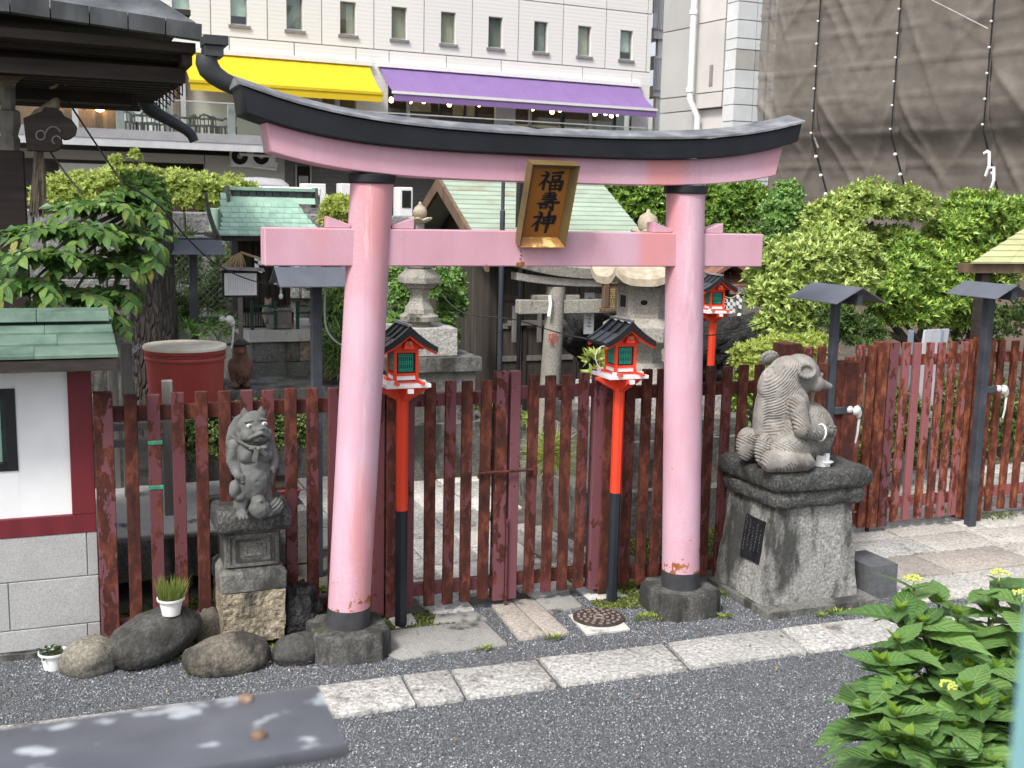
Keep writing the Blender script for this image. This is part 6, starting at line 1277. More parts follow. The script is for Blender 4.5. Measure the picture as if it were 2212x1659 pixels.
mb = MB(); p0 = W(240, 705, 8.9); mb.bx(p0.x-.035, p0.x+.035, 8.85, 8.92, bz, p0.z); mb.build('post', GREYWOOD, rw, bevel=.004)
GREENTAPE = simple('green_tape', [(.4, (.03, .2, .12)), (.6, (.06, .3, .19))], 30, .5, .2)
for i, py in enumerate((958, 1055)):
    x = lx[1]; q = W(335, py, 6.62); mb = MB(); mb.bx(x-.04, x+.042, 6.634, 6.66, q.z-.012, q.z+.012); tag(mb.build('tape', GREENTAPE, bevel=.003), 'torn green tape wound round the third picket from the left, %s of the two' % ('upper', 'lower')[i], 'tape')
pk = thing('planter', 'red plastic planter box with a clipped boxwood bush behind the small standing statue', 'planter', (1.52, 8.15, 0)); q0, q1 = lw(1590, 860, 8.0), lw(1850, 1140, 8.0)
mb = MB(); mb.loft([[(q1.x-.36+u*w, 8.2+v*w*.8, z) for u, v in ((-.14, -.25), (.34, -.25), (.34, .25), (-.14, .25))] for z, w in ((q1.z, .9), (q0.z-.14, 1.0), (q0.z-.12, 1.03))]); mb.build('box', simple('dark_red_planter', [(.3, (.15, .024, .022)), (.7, (.2, .033, .03))], 3, .5, .05), pk, bevel=.01); mb = MB(); mb.bx(q1.x-.36-.12, q1.x-.36+.32, 8.02, 8.38, q0.z-.119, q0.z-.1); mb.build('soil', SOIL, pk)
mb = MB(); mb.bx(q1.x-.9, q1.x+.02, 7.9, 8.5, 0, q1.z-.002); tag(mb.build('planter_stand', OLDSTONE, bevel=.01), 'mossy stone block under the red planter box', 'stone block')
mb = MB(); mb.bx(.95, 1.05, 7.2, 7.9, 0, .38); tag(mb.build('stone_slab', DARKSTONE, bevel=.01), 'upright dark stone slab behind the small pedestal', 'stone slab')
MOSSY = granite('mossy_rock', (.1, .1, .07), (.19, .19, .15), (.3, .3, .26), 40, .3, .6, .8, .02)
random.seed(21)
for k, (px, py, r) in enumerate(((895, 905, .22), (938, 915, .25), (985, 935, .2), (1030, 955, .22), (870, 945, .16), (960, 975, .15), (1060, 905, .2), (1130, 925, .22), (1155, 960, .18), (1010, 890, .2), (1090, 985, .16))):
    q = G(px, py, .1); mb = MB(); rockmesh(mb, (q.x, q.y, .1), (r*1.2, r, r*.9), 100+k, .25, seg=18, rg=12); tag(mb.build('rock', random.choice([MOSSY, OLDSTONE, BOULDER]), smooth=180), 'mossy garden rock in the bed behind the gate pickets, %s from the left' % ('third', 'fourth', 'sixth', 'eighth', 'first, smallest one', 'fifth', 'ninth', 'tenth', 'eleventh', 'seventh', 'low front one, counted apart')[k] if k not in (4, 10) else ('small mossy garden rock behind the gate, leftmost in the bed', 'small low mossy rock at the front of the bed behind the gate')[k == 10], 'rock', 'garden rocks behind the gate')
MOSS = simple('moss_bed', [(.3, (.035, .032, .022)), (.47, (.06, .062, .03)), (.6, (.08, .105, .025)), (.75, (.15, .19, .04))], 7, .95, .8, 60, .02, var=0)
MOSSP = NT('moss_and_contact_shade'); _ge = MOSSP.n('ShaderNodeNewGeometry'); MOSSP.bsdf(MOSSP.ramp(_ge.outputs['Random Per Island'], [(0, (.03, .03, .018)), (.35, (.06, .07, .022)), (.7, (.1, .13, .025)), (1, (.19, .23, .05))]), .95, spec=.15); MOSSP = MOSSP.m
for nm, x0, x1, y0, y1, n in (('moss', .2, 1.7, 6.74, 7.5, 14000), ('moss', 2.42, 2.86, 6.85, 7.25, 3000), ('moss', 2.9, 3.3, 8.2, 9.3, 4000), ('moss', 3.66, 5.4, 6.75, 8.4, 16000), ('moss', 6.9, 8.5, 6.85, 7.6, 12000), ('moss', 1.7, 2.25, 6.3, 6.7, 4200), ('moss', 3.2, 3.95, 6.3, 6.78, 6000), ('moss', .2, 1.4, 6.35, 6.75, 6000)):  # moss; the strip at the rock feet also stands in for contact shade
    cx_, cy_, hx_, hy_ = (x0+x1)/2, (y0+y1)/2, (x1-x0)/2, (y1-y0)/2
    def kp(px, py):
        nz = np.array([mnoise.noise(Vector((a*4.5, b*4.5, 3.3))) for a, b in zip(px, py)]); return (np.abs((px-cx_)/hx_)**2.4+np.abs((py-cy_)/hy_)**2.4 < .75+.9*nz)
    pebbles(nm, n, x0-.1, x1+.1, y0-.1, y1+.1, .006, .016, kp, MOSSP)
for px, pts in enumerate((((1120, 1160), (1195, 1215)), ((1155, 1165), (1220, 1195)))):
    a, b = G(*pts[0]), G(*pts[1]); mb = MB(); mb.beam((a.x, a.y, .05), (b.x+.05, b.y-.35, .05), .1, .12); tag(mb.build('edging_stone', KERBST, bevel=.006), ('long pale edging stone behind the gate, the left of two', 'long pale edging stone behind the gate, beside the lantern base blocks')[px], 'edging stone')
# white sign panel beyond the second gate
sg_ = thing('sign_panel', 'leaning grey-white information panel behind the second gate', 'sign', (8.0, 8.6, 0)); a, b = W(1992, 712, 8.6), W(2050, 725, 8.6)
SIGNP = simple('pale_grey_sign_panel', [(.4, (.42, .44, .46)), (.6, (.5, .52, .54))], 4, .5, 0)
mb = MB(); mb.hexa([(a.x-.1, 8.55, .55), (b.x-.1, 8.6, .55), (b.x-.1, 8.63, .55), (a.x-.1, 8.58, .55), (a.x, 8.55, a.z), (b.x, 8.6, a.z), (b.x, 8.63, a.z), (a.x, 8.58, a.z)]); spn = mb.build('panel', SIGNP, sg_)
mb = MB()
for x in (a.x-.02, b.x+.002): mb.bx(x-.12, x-.1, 8.57, 8.63, 0, a.z-.0)
mb.build('frame', simple('blue_grey_metal', [(.4, (.2, .25, .3)), (.6, (.26, .32, .37))], 5, .5, 0), sg_)
mb = MB()
for k in range(9): z = a.z-.08-.035*k; w_ = .09 if k == 0 else random.uniform(.2, .27); u = (z-.55)/(a.z-.55); x0 = a.x-.1+.1*u+.02; mb.hexa([(x0, 8.553, z), (x0+w_*.9, 8.553+.05*w_/.27, z), (x0+w_*.9, 8.5565+.05*w_/.27, z), (x0, 8.5565, z), (x0, 8.553, z+.014), (x0+w_*.9, 8.553+.05*w_/.27, z+.014), (x0+w_*.9, 8.5565+.05*w_/.27, z+.014), (x0, 8.5565, z+.014)])
o = mb.build('lettering', PAPER, spn); o['kind'] = 'stuff'
# hut with yellow-green hipped roof at the right edge
HIPM = simple('yellowed_copper_sheet', [(.3, (.4, .42, .2)), (.7, (.52, .53, .3))], 3, .6, .1)
hr = thing('garden_hut', 'open garden hut with a yellow-green sheet roof at the right edge', 'hut', (9.6, 10, 0)); z8 = lambda px, py, y: W((2932+px/1.952)/1.8228, (700+py/1.952)/1.8228, y)
c0, c1 = z8(1735, 660, 9.2), z8(2200, 720, 9.2); c2 = z8(2200, 360, 10.1); m_ = 7
for i in range(m_):
    f0, f1 = i/m_, (i+1)/m_; nn = 5
    for k in range(nn):
        u0, u1 = k/nn, (k+1)/nn; L = lambda f, u: Vector((c0.x+(c2.x-c0.x)*f+(c0.x+2.6-(c0.x+(c2.x-c0.x)*f)-f*.2)*u, 9.2+.9*f, c0.z+(c2.z-c0.z)*f))
        mb = MB(); a_, b_, c_, d_2 = L(f0, u0), L(f0, u1), L(f1, u1), L(f1, u0); up = Vector((0, -.004, .02)); mb.hexa([a_+Vector((.004, 0, 0)), b_, c_-Vector((0, 0, .015)), d_2+Vector((.004, 0, -.015)), a_+up+Vector((.004, 0, 0)), b_+up, c_+up*.2, d_2+up*.2+Vector((.004, 0, 0))]); mb.build('roof_sheet', HIPM, hr)
mb = MB(); mb.bx(c0.x+.04, c0.x+2.6, 9.24, 9.42, c0.z-.1, c0.z-.005); mb.build('eaves_frame', BROWNWOOD, hr)
for x in (c0.x+.3, c0.x+2.4):
    for y in (9.33,): mb = MB(); mb.bx(x-.05, x+.05, y-.05, y+.05, 0, c0.z-.101); mb.build('post', DARKWOOD, hr)

# ================================================================ BACKGROUND BUILDINGS
HA = RAD(4.5); HD = Vector((math.cos(HA), math.sin(HA), 0)); HN = Vector((math.sin(HA), -math.cos(HA), 0))
HO = EYE+ray(1106, 200)*46.0; HO.z = 0
def hp(px, py, w=0.0):
    """picture point to (u, z) on the hotel front, w metres before the wall"""
    d = ray(px, py); q = HO+HN*w; t = (q-EYE).dot(HN)/d.dot(HN); p = EYE+d*t; return (p-HO).dot(HD), p.z
def hw(u, z, w=0.0): return HO+HD*u+HN*w+Vector((0, 0, z))
hotel = thing('hotel', 'pale panelled hotel with small windows above a restaurant terrace, far behind', 'building', tuple(HO))
def hbox(nm, u0, u1, z0, z1, w0, w1, mat, parent=None, bevel=0):
    mb = MB(); mb.hexa([hw(u0, z0, w1), hw(u1, z0, w1), hw(u1, z0, w0), hw(u0, z0, w0), hw(u0, z1, w1), hw(u1, z1, w1), hw(u1, z1, w0), hw(u0, z1, w0)]); return mb.build(nm, mat, parent if parent is not None else hotel, bevel=bevel)
def facade(name, base, line, var=.03):
    t = NT(name); v = t.coord(rand=False); sx = t.n('ShaderNodeSeparateXYZ'); t.l(v, sx.inputs[0]); s = t.math('SINE', t.math('MULTIPLY', sx.outputs[2], 42.0)); m = t.mask(s, .7, .95)
    c = t.mix(t.math('MULTIPLY', m, .08), base, line); n = t.noise(t.coord((.5, .5, .15), rand=False), 1.2, 4); c = t.mix(t.math('MULTIPLY', t.mask(n, .5, .8), .12), c, line)
    t.bsdf(t.objvar(c, var), .75, 0, s, .12, .01); return t.m
HPAN = facade('cream_facade_panel', (.76, .745, .715), (.54, .525, .5)); HGREY = facade('grey_siding', (.5, .485, .46), (.36, .35, .33)); HDARK = facade('dark_ribbed_siding', (.2, .195, .19), (.08, .077, .074))
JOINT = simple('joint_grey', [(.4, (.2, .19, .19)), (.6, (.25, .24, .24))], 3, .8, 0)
TERR = simple('terrace_slab_grey', [(.3, (.27, .27, .28)), (.7, (.36, .36, .37))], 2, .8, .1); BEAMW = simple('pale_painted_beam', [(.4, (.45, .46, .47)), (.6, (.52, .53, .54))], 2, .6, .05)
ALU = simple('window_aluminium', [(.4, (.35, .34, .33)), (.6, (.42, .41, .4))], 4, .4, 0, metal=.3)
CURT = [simple('grey_green_curtain', [(.3, (.2, .22, .2)), (.7, (.34, .36, .32))], 3, .8, 0, stretch=(9, 9, .2)), simple('beige_curtain', [(.3, (.5, .46, .36)), (.7, (.66, .61, .5))], 3, .8, 0, stretch=(9, 9, .2)),
        simple('pale_green_blind', [(.4, (.66, .76, .7)), (.6, (.72, .8, .75))], 3, .7, 0), simple('brown_room_shade', [(.3, (.26, .2, .15)), (.7, (.36, .28, .21))], 3, .8, 0)]
GLASS = NT('window_glazing'); _g = GLASS.n('ShaderNodeBsdfGlossy'); _g.inputs['Roughness'].default_value = .03; _tr = GLASS.n('ShaderNodeBsdfTransparent'); _tr.inputs[0].default_value = (.9, .94, .92, 1); _fr = GLASS.n('ShaderNodeLayerWeight'); _fr.inputs[0].default_value = .18
_mx = GLASS.n('ShaderNodeMixShader'); GLASS.l(GLASS.math('ADD', GLASS.math('MULTIPLY', GLASS.math('POWER', _fr.outputs['Facing'], 3.0), .5), .07), _mx.inputs[0]); GLASS.l(_tr.outputs[0], _mx.inputs[1]); GLASS.l(_g.outputs[0], _mx.inputs[2]); GLASS.l(_mx.outputs[0], GLASS.out.inputs[0]); GLASS = GLASS.m
wins = [(245, 285, 18), (371, 411, 40), (497, 537, 55), (617, 655, 66), (733, 767, 77), (843, 876, 88), (951, 982, 97), (1052, 1083, 106), (1151, 1180, 114), (1247, 1275, 123), (1339, 1365, 131)]
us = [((hp(a, b)[0]+hp(c, b)[0])/2, (hp(c, b)[0]-hp(a, b)[0])) for a, c, b in wins]
zb = sum(hp((a+c)/2, b)[1] for a, c, b in wins)/len(wins); ww = sum(u[1] for u in us[2:])/len(us[2:]); pit = (us[-1][0]-us[2][0])/8
zt = sum(hp(x, y)[1] for x, y in ((749, 4), (859, 15), (966, 26), (1067, 37), (1165, 46), (1261, 55), (1352, 65)))/7
zj = hp(494, 79.5)[1]; zaw = hp(1100, 166)[1]; uE = hp(1405, 150)[0]; uW = us[0][0]-pit*3.5
hbox('wall_core', uW, uE-.05, -1, 18, -9, -3.2, JOINT)
hbox('wall_backing', uW, uE-.02, zaw+.2, 18, -3.2, -1.3, JOINT)
for zz_ in (zj, zt+.77, zt+.77+2.9): hbox('joint_strip', uW, uE-.02, zz_-.06, zz_+.06, -.3, -.02, JOINT)
for k_ in range(14): u_ = us[2][0]+pit*(k_-4.5); hbox('joint_strip', u_-.05, u_+.05, zj+.07, zt+.7, -.3, -.02, JOINT)
random.seed(4); kinds = [1, 2, 2, 0, 3, 1, 1, 0, 0, 1, 2]
edges = [us[2][0]+pit*(k-2)-pit/2 for k in range(len(wins))]+[us[-1][0]+pit/2]
for k, (ux, _) in enumerate(us):
    uc = us[2][0]+pit*(k-2); u0, u1 = edges[k]+.02, edges[k+1]-.02; mb = MB(); a, b = uc-ww/2, uc+ww/2; za, zb2 = zj+.02, zt+.75
    o4 = [(u0, za), (u1, za), (u1, zb2), (u0, zb2)]; i4 = [(a, zb), (b, zb), (b, zt), (a, zt)]
    vs = [hw(u, z, 0) for u, z in o4+i4]+[hw(u, z, -.18) for u, z in o4+i4]
    fs = [(i, (i+1) % 4, 4+(i+1) % 4, 4+i) for i in range(4)]+[(8+i, 12+i, 12+(i+1) % 4, 8+(i+1) % 4) for i in range(4)]+[(4+i, 4+(i+1) % 4, 12+(i+1) % 4, 12+i) for i in range(4)]+[(i, 8+i, 8+(i+1) % 4, (i+1) % 4) for i in range(4)]
    mb.add(vs, fs); mb.build('facade_panel', HPAN, hotel)
    wn = hbox('window', a, b, zb, zt, -.2, -.17, GLASS, hotel)
    for (x0, x1, y0, y1) in ((a, a+.035, zb, zt), (b-.035, b, zb, zt), (a+.035, b-.035, zt-.035, zt), (a+.035, b-.035, zb, zb+.06)): hbox('frame', x0, x1, y0, y1, -.165, -.1, ALU, wn)
    kd = kinds[k]; lo = zb if kd != 2 else zb+.35
    hbox('curtain', a+.01, b-.01 if kd != 3 else a+.5*(b-a), lo, zt, -.29, -.25, CURT[kd], wn)
    if kd == 3: hbox('curtain', a+.5*(b-a), b-.01, lo, zt, -.31, -.27, CURT[1], wn)
    hbox('room', a-.3, b+.3, zb-.3, zt+.3, -1.2, -1.1, CURT[3] if kd != 0 else DARKIN, wn)
    hbox('sill', a-.08, b+.08, zb-.1, zb-.005, -.02, .07, JOINT, wn)
for k in range(-3, len(wins)+1):
    uc = us[2][0]+pit*(k-2); u0, u1 = max(uc-pit/2, uW), min(uc+pit/2, uE)
    if u1-u0 < .2: continue
    if k < 0 or k >= len(wins): hbox('facade_panel', u0+.02, u1-.02, zj+.02, zt+.75, -.18, 0, HPAN)
    for j in range(2): hbox('facade_panel', u0+.02, u1-.02, zt+.79+2.9*j, zt+.79+2.9*(j+1)-.04, -.18, 0, HPAN)
lo_j = [hp((900+x/1.952)/1.8228, 95+x*.02)[0] for x in (5, 505, 980, 1235, 1675, 2097)]+[hp((2000+x/1.952)/1.8228, 150)[0] for x in (575, 955)]
lo_j = [uW, lo_j[0]-5.2, lo_j[0]-2.6]+lo_j+[uE]
for a, b in zip(lo_j, lo_j[1:]): hbox('facade_panel', a+.02, b-.02, zaw+.1, zj-.02, -.18, 0, HPAN)
# restaurant floor: solid strips, glazing, rooms
ztr = hp(281, 280, 2.5)[1]                                              # terrace level (kerb top)
zfl = ztr-.15
up0, up1 = hp(838, 215)[0], hp(1365, 240)[0]
for a, b in ((hp(770, 220)[0], up0), (hp(1050, 230)[0]+.45, hp(1140, 230)[0]-.9+.35), (up1, uE)): hbox('wall_strip', a, b, zfl, zaw+.09, -.18, 0, HPAN)
INTER = simple('dark_restaurant_interior', [(.3, (.02, .014, .01)), (.6, (.06, .042, .03)), (.8, (.12, .09, .07))], 1.2, .6, 0, kind='Object')
WARMW = simple('warm_restaurant_wall', [(.3, (.32, .2, .1)), (.7, (.5, .34, .19))], 1.4, .7, 0)
hbox('restaurant_back_wall', up0, up1, zfl, zaw+.1, -3.1, -3.0, INTER); hbox('restaurant_ceiling', uW, uE, zaw-.1, zaw+.09, -3.0, -.2, DARKIN); hbox('restaurant_floor', uW, uE-.1, zfl-.2, zfl-.01, -3.1, -.2, INTER)
hbox('counter', up0+1, up1-3, zfl, zfl+1.1, -2.6, -2.2, INTER); hbox('shelf', up1-4.5, up1-.8, zfl+1.35, zfl+1.45, -2.9, -2.6, PAPER); hbox('cabinet', up1-4.6, up1-.8, zfl, zfl+1.2, -2.9, -2.7, simple('pale_cabinet', [(.4, (.35, .34, .32)), (.6, (.42, .41, .39))], 3, .6, 0))
gw = hbox('glazing', up0, up1, zfl, zaw-.1, -.12, -.1, GLASS)
for px in (838, 883, 952, 1005, 1030, 1078, 1147, 1218, 1278, 1330, 1365): u = hp(px, 235)[0]; hbox('mullion', u-.06, u+.06, zfl, zaw-.1, -.09, -.02, BEAMW if px in (883, 1147, 1278) else STEEL, gw)
for px, py in ((1000, 235), (905, 225)): u, z = hp(px, py, -3); hbox('picture', u-.5, u+.5, z-.3, z+.5, -2.98, -2.9, simple('pale_picture', [(.4, (.3, .29, .28)), (.6, (.42, .41, .4))], 2, .5, 0), gw)
BULB = NT('warm_bulb'); _e = BULB.n('ShaderNodeEmission'); _e.inputs[0].default_value = (1, .72, .35, 1); _e.inputs[1].default_value = 14; BULB.l(_e.outputs[0], BULB.out.inputs[0]); BULB = BULB.m
BULB2 = NT('warm_lamp_glow'); _e = BULB2.n('ShaderNodeEmission'); _e.inputs[0].default_value = (1, .62, .25, 1); _e.inputs[1].default_value = 14.0; BULB2.l(_e.outputs[0], BULB2.out.inputs[0]); BULB2 = BULB2.m
bulbs = [((900+x/1.952)/1.8228, y/1.952/1.8228, -.9) for x, y in ((1250, 768), (1395, 776), (1500, 775), (1697, 800), (1925, 800), (2137, 808))]+[((2000+x/1.952)/1.8228, y/1.952/1.8228, -.9) for x, y in ((188, 832), (400, 842), (750, 868), (840, 873), (670, 873), (340, 858), (797, 886), (2, 930))]
ORD = 'first second third fourth fifth sixth seventh eighth ninth tenth eleventh twelfth thirteenth fourteenth'.split()
for px, py, w in bulbs:
    u, z = hp(px, py, w); c = hw(u, z, w); t = thing('pendant_lamp', 'lit pendant bulb in the restaurant under the purple awning, %s from the left' % ORD[sorted(b[0] for b in bulbs).index(px)], 'lamp', tuple(c), 0, 'pendant bulbs in the restaurant')
    mb = MB(); mb.ell(c, (.1, .1, .11), 10, 8); mb.build('bulb', BULB, t); mb = MB(); mb.tube([c+Vector((0, 0, .1)), Vector((c.x, c.y, zaw-.11))], .012, 5); mb.build('cord', WIRE, t)
# under the yellow awning: warm room, white pillars and blinds
uy0, uy1 = hp(120, 230)[0], hp(770, 220)[0]
hbox('restaurant_back_wall', uy0-3, uy1, zfl, zaw+.1, -3.1, -3.0, WARMW)
ub0, ub1 = hp(268, 240)[0], hp(690, 240)[0]
SIDING = facade('white_siding', (.6, .56, .49), (.42, .38, .32)); GLAZEDW = simple('milky_white_glazing', [(.4, (.56, .58, .55)), (.6, (.63, .64, .61))], 1.5, .4, 0)
hbox('blind_wall', ub0, hp(392, 240)[0], zfl, zaw-.1, -.35, -.3, GLAZEDW); hbox('blind_wall', hp(392, 240)[0], ub1, zfl, zaw-.1, -.35, -.3, SIDING)
for px in (163, 268, 337, 352, 383, 397, 692, 730): u = hp(px, 240)[0]; hbox('window_post', u-.09, u+.09, zfl, zaw-.1, -.3, -.05, BEAMW if px != 383 else BROWNWOOD)
hbox('glazing', hp(692, 230)[0], uy1, zfl, zaw-.1, -.12, -.1, GLASS)
for px, py in ((150, 212), (170, 213), (190, 214), (210, 216), (228, 218), (216, 236), (222, 224)):
    u, z = hp(px, py, -1.5); c = hw(u, z, -1.5); mb = MB(); mb.ell(c, (.16, .16, .09), 10, 6); mb.tube([c, Vector((c.x, c.y, zaw-.11))], .012, 5); tag(mb.build('ceiling_lamp', BULB2), 'warm restaurant lamp seen under the dark shrine eaves, %s from the left' % ORD[sorted((150, 170, 190, 210, 228, 216, 222)).index(px)], 'lamp', 'lamps in the left restaurant room')
for k in range(5): u = hp(140+22*k, 260, -1.8)[0]; hbox('seat_bank', u-.35, u+.25, zfl, zfl+1.0+.15*(k % 2), -2.2, -1.8, BROWNWOOD)
# terrace slab, glass balustrade
ut0, ut1 = hp(100, 280, 2.5)[0], hp(1395, 330, 2.5)[0]
hbox('terrace_slab', ut0-6, ut1, zfl-.12, zfl, -.2, 2.3, TERR); hbox('terrace_kerb', ut0-6, ut1, ztr-.3, ztr, 2.3, 2.5, TERR); hbox('terrace_beam', ut0-6, ut1, ztr-.56, ztr-.302, 2.25, 2.48, BEAMW)
for k in range(14): u = ut0-2+k*2.4; hbox('glass_pane', u+.02, min(u+2.38, ut1), ztr+.02, ztr+1.02, 2.39, 2.405, GLASS)
hbox('handrail', ut0-6, ut1, ztr+1.021, ztr+1.06, 2.37, 2.43, BEAMW)
for px in (260, 500): u = hp(px, 270, 2.2)[0]; hbox('balustrade_post', u-.12, u+.12, zfl, ztr+1.0, 2.1, 2.28, TERR)
# awnings, things of their own
def awning(label, mat, tl, tr_, bl_, br2, proj, group, edge):
    ul, zl = hp(*tl); ur, zr_ = hp(*tr_); zt_ = (zl+zr_)/2; zbm = (hp(*bl_, proj)[1]+hp(*br2, proj)[1])/2; t = thing('awning', label, 'awning', tuple(hw((ul+ur)/2, zt_)), 0, group)
    n = 12; m = 8; mb = MB(); rows_ = []
    for j in range(m+1):
        s = j/m; z = zt_+(zbm-zt_)*s-.10*math.sin(math.pi*s); rows_.append([hw(ul+(ur-ul)*i/(n*2), z-.012*abs(math.sin(math.pi*i/2)), .05+proj*s) for i in range(n*2+1)])
    mb.loft(rows_, cap=False, closed=False); mb.loft([[p-Vector((0, 0, .02)) for p in r] for r in rows_], cap=False, closed=False); mb.build('canopy', mat, t)
    mb = MB(); mb.hexa([hw(ul, zbm-.32, proj+.05), hw(ur, zbm-.32, proj+.05), hw(ur, zbm-.32, proj+.03), hw(ul, zbm-.32, proj+.03), hw(ul, zbm-.06, proj+.05), hw(ur, zbm-.06, proj+.05), hw(ur, zbm-.06, proj+.03), hw(ul, zbm-.06, proj+.03)]); mb.build('valance', mat, t)
    mb = MB(); mb.hexa([hw(ul-.05, zbm-.06, proj+.08), hw(ur+.05, zbm-.06, proj+.08), hw(ur+.05, zbm-.06, proj), hw(ul-.05, zbm-.06, proj), hw(ul-.05, zbm+.04, proj+.08), hw(ur+.05, zbm+.04, proj+.08), hw(ur+.05, zbm+.04, proj), hw(ul-.05, zbm+.04, proj)]); mb.build('front_bar', edge, t)
    mb = MB(); mb.hexa([hw(ul-.1, zt_, .16), hw(ur+.1, zt_, .16), hw(ur+.1, zt_, .005), hw(ul-.1, zt_, .005), hw(ul-.1, zt_+.16, .16), hw(ur+.1, zt_+.16, .16), hw(ur+.1, zt_+.16, .005), hw(ul-.1, zt_+.16, .005)]); mb.build('cassette', WHITEP, t)
    for i in range(1, n): 
        mb = MB(); u = ul+(ur-ul)*i/n; mb.loft([[hw(u-.012, z, w), hw(u+.012, z, w), hw(u+.012, z+.006, w+.004), hw(u-.012, z+.006, w+.004)] for z, w in [(zt_+(zbm-zt_)*j/m-.10*math.sin(math.pi*j/m)-.010*(i % 2)*0, .05+proj*j/m) for j in range(m+1)]]); mb.build('seam', mat, t)
    return t
YEL = simple('yellow_awning_cloth', [(.3, (.62, .44, .012)), (.7, (.66, .48, .016))], 1.5, .8, 0, var=0); PUR = simple('purple_awning_cloth', [(.3, (.2, .122, .3)), (.7, (.225, .14, .33))], 1.5, .8, 0, var=0)
awning('long yellow awning over the restaurant terrace, left of the purple awning', YEL, (392, 112), (797, 143), (395, 178), (821, 197), 1.5, 'awnings over the terrace', YEL)
awning('long purple awning over the restaurant windows, right of the yellow awning', PUR, (820, 147), (1377, 186), (845, 199), (1410, 236), 1.5, 'awnings over the terrace', WHITEP)
# terrace chairs and tables
CHB = simple('black_chair_metal', [(.4, (.02, .02, .022)), (.6, (.035, .035, .037))], 5, .5, 0)
def chair(u, w, rz, label):
    c = hw(u, zfl, w); t = thing('terrace_chair', label, 'chair', tuple(c), rz, 'black chairs on the terrace'); M4 = wm(t); f = lambda x, y, z: M4 @ Vector((x, y, z))
    def b2(nm, x0, x1, y0, y1, z0, z1): mb = MB(); mb.hexa([f(x0, y0, z0), f(x1, y0, z0), f(x1, y1, z0), f(x0, y1, z0), f(x0, y0, z1), f(x1, y0, z1), f(x1, y1, z1), f(x0, y1, z1)]); return mb.build(nm, CHB, t)
    b2('seat', -.24, .24, -.24, .24, .43, .47)
    for x in (-.21, .21):
        for y in (-.21, .21): b2('leg', x-.025, x+.025, y-.025, y+.025, 0, .43)
    mb = MB(); mb.tube([f(.27*math.cos(a), .27*math.sin(a), .82-.12*abs(math.cos(a))) for a in [math.pi*k/10 for k in range(11)]], .035, 6); mb.build('backrest', CHB, t)
    for x in (-.15, .0, .15): mb = MB(); mb.tube([f(x, .22, .47), f(x, .26, .82)], .018, 5); mb.build('back_slat', CHB, t)
    return t
chl = [(280, 1.5, .3), (300, .8, 2.0), (322, 1.6, 2.8), (338, .9, -.5), (384, 1.2, .2), (404, 1.6, -1.2), (428, 1.1, .5), (448, 1.7, 2.6), (474, 1.2, .9), (492, 1.7, -2.2)]
for k, (px, w, r) in enumerate(chl): chair(hp(px, 275, w)[0], w, r, 'small black metal chair on the far terrace, %s' % (('at the left group, first from the left', 'at the left group, second from the left', 'at the left group, third from the left', 'at the left group, fourth from the left', 'half behind the curved downpipe', 'just right of the curved downpipe', 'third from the right', 'second row beside the right table', 'second from the right', 'nearest the torii, rightmost')[k]))
for k, px in enumerate((308, 410, 460)):
    u = hp(px, 275, 1.2)[0]; c = hw(u, zfl, 1.2); t = thing('terrace_table', 'small round table among the black chairs on the far terrace, %s' % ('leftmost', 'middle one', 'rightmost')[k], 'table', tuple(c), 0, 'round tables on the terrace'); mb = MB(); mb.lathe([(.4, .7), (.4, .73)], c, 16); mb.build('table_top', CHB, t); mb = MB(); mb.tube([c, c+Vector((0, 0, .699))], .035, 8); mb.lathe([(.28, 0), (.04, .06)], c, 12); mb.build('leg', CHB, t)
SKIN = simple('skin', [(.4, (.5, .32, .24)), (.6, (.55, .36, .28))], 5, .6, 0); HAIR = simple('black_hair', [(.4, (.012, .01, .01)), (.6, (.02, .017, .015))], 9, .6, 0)
for k, (px, py, shirt, txt) in enumerate(((1105, 274, (.5, .5, .5), 'person in a pale top seated behind the terrace glass, above the name board'), (1206, 274, (.02, .02, .025), 'person in a black top seated behind the terrace glass, right of the name board'))):
    u, z = hp(px, py, .9); c = hw(u, zfl, .9); t = thing('person', txt, 'person', tuple(c)); hz = z-zfl
    mb = MB(); f = lambda q, r: mb.ell(c+Vector(q), r, 14, 10); f((0, 0, hz-.62), (.19, .13, .2)); f((0, 0, hz-.36), (.2, .12, .2)); f((0, 0, hz-.22), (.2, .09, .08)); f((0, 0, hz-.12), (.055, .055, .1))
    for s in (-1, 1):
        for q in range(6): tq_ = q/5; f((s*(.21+.03*tq_), -.03-.18*tq_*.6, hz-.24-.32*tq_), (.055-.012*tq_,)*3)
        for q in range(6): tq_ = q/5; f((s*(.24-.1*tq_), -.14-.2*tq_, hz-.56+.02*tq_), (.042,)*3)
        for q in range(6): tq_ = q/5; f((s*.1, -.08-.36*tq_, hz-.74), (.085-.02*tq_,)*3)
        for q in range(6): tq_ = q/5; f((s*.1, -.44, hz-.76-.42*tq_), (.06-.015*tq_,)*3)
        f((s*.1, -.5, hz-1.2), (.045, .11, .035))
    carve('body', mb, simple('shirt', [(.4, shirt), (.6, tuple(q*1.2 for q in shirt))], 4, .8, 0), t, .03, None, 3)
    mb = MB(); mb.ell(c+Vector((0, 0, hz)), (.075, .09, .105), 14, 10); mb.ell(c+Vector((0, -.09, hz-.01)), (.014, .02, .02), 8, 6); mb.build('head', SKIN, t, smooth=60); mb = MB(); mb.ell(c+Vector((0, .02, hz+.03)), (.083, .09, .092), 14, 10); mb.build('hair', HAIR, t, smooth=60)
mb = MB(); ch_u = hp(1105, 274, .9)[0]
for k, px in enumerate((1105, 1206)): chair(hp(px, 274, .9)[0], .9, 0.1, 'small black chair under the seated person %s' % ('in the pale top', 'in the black top')[k])
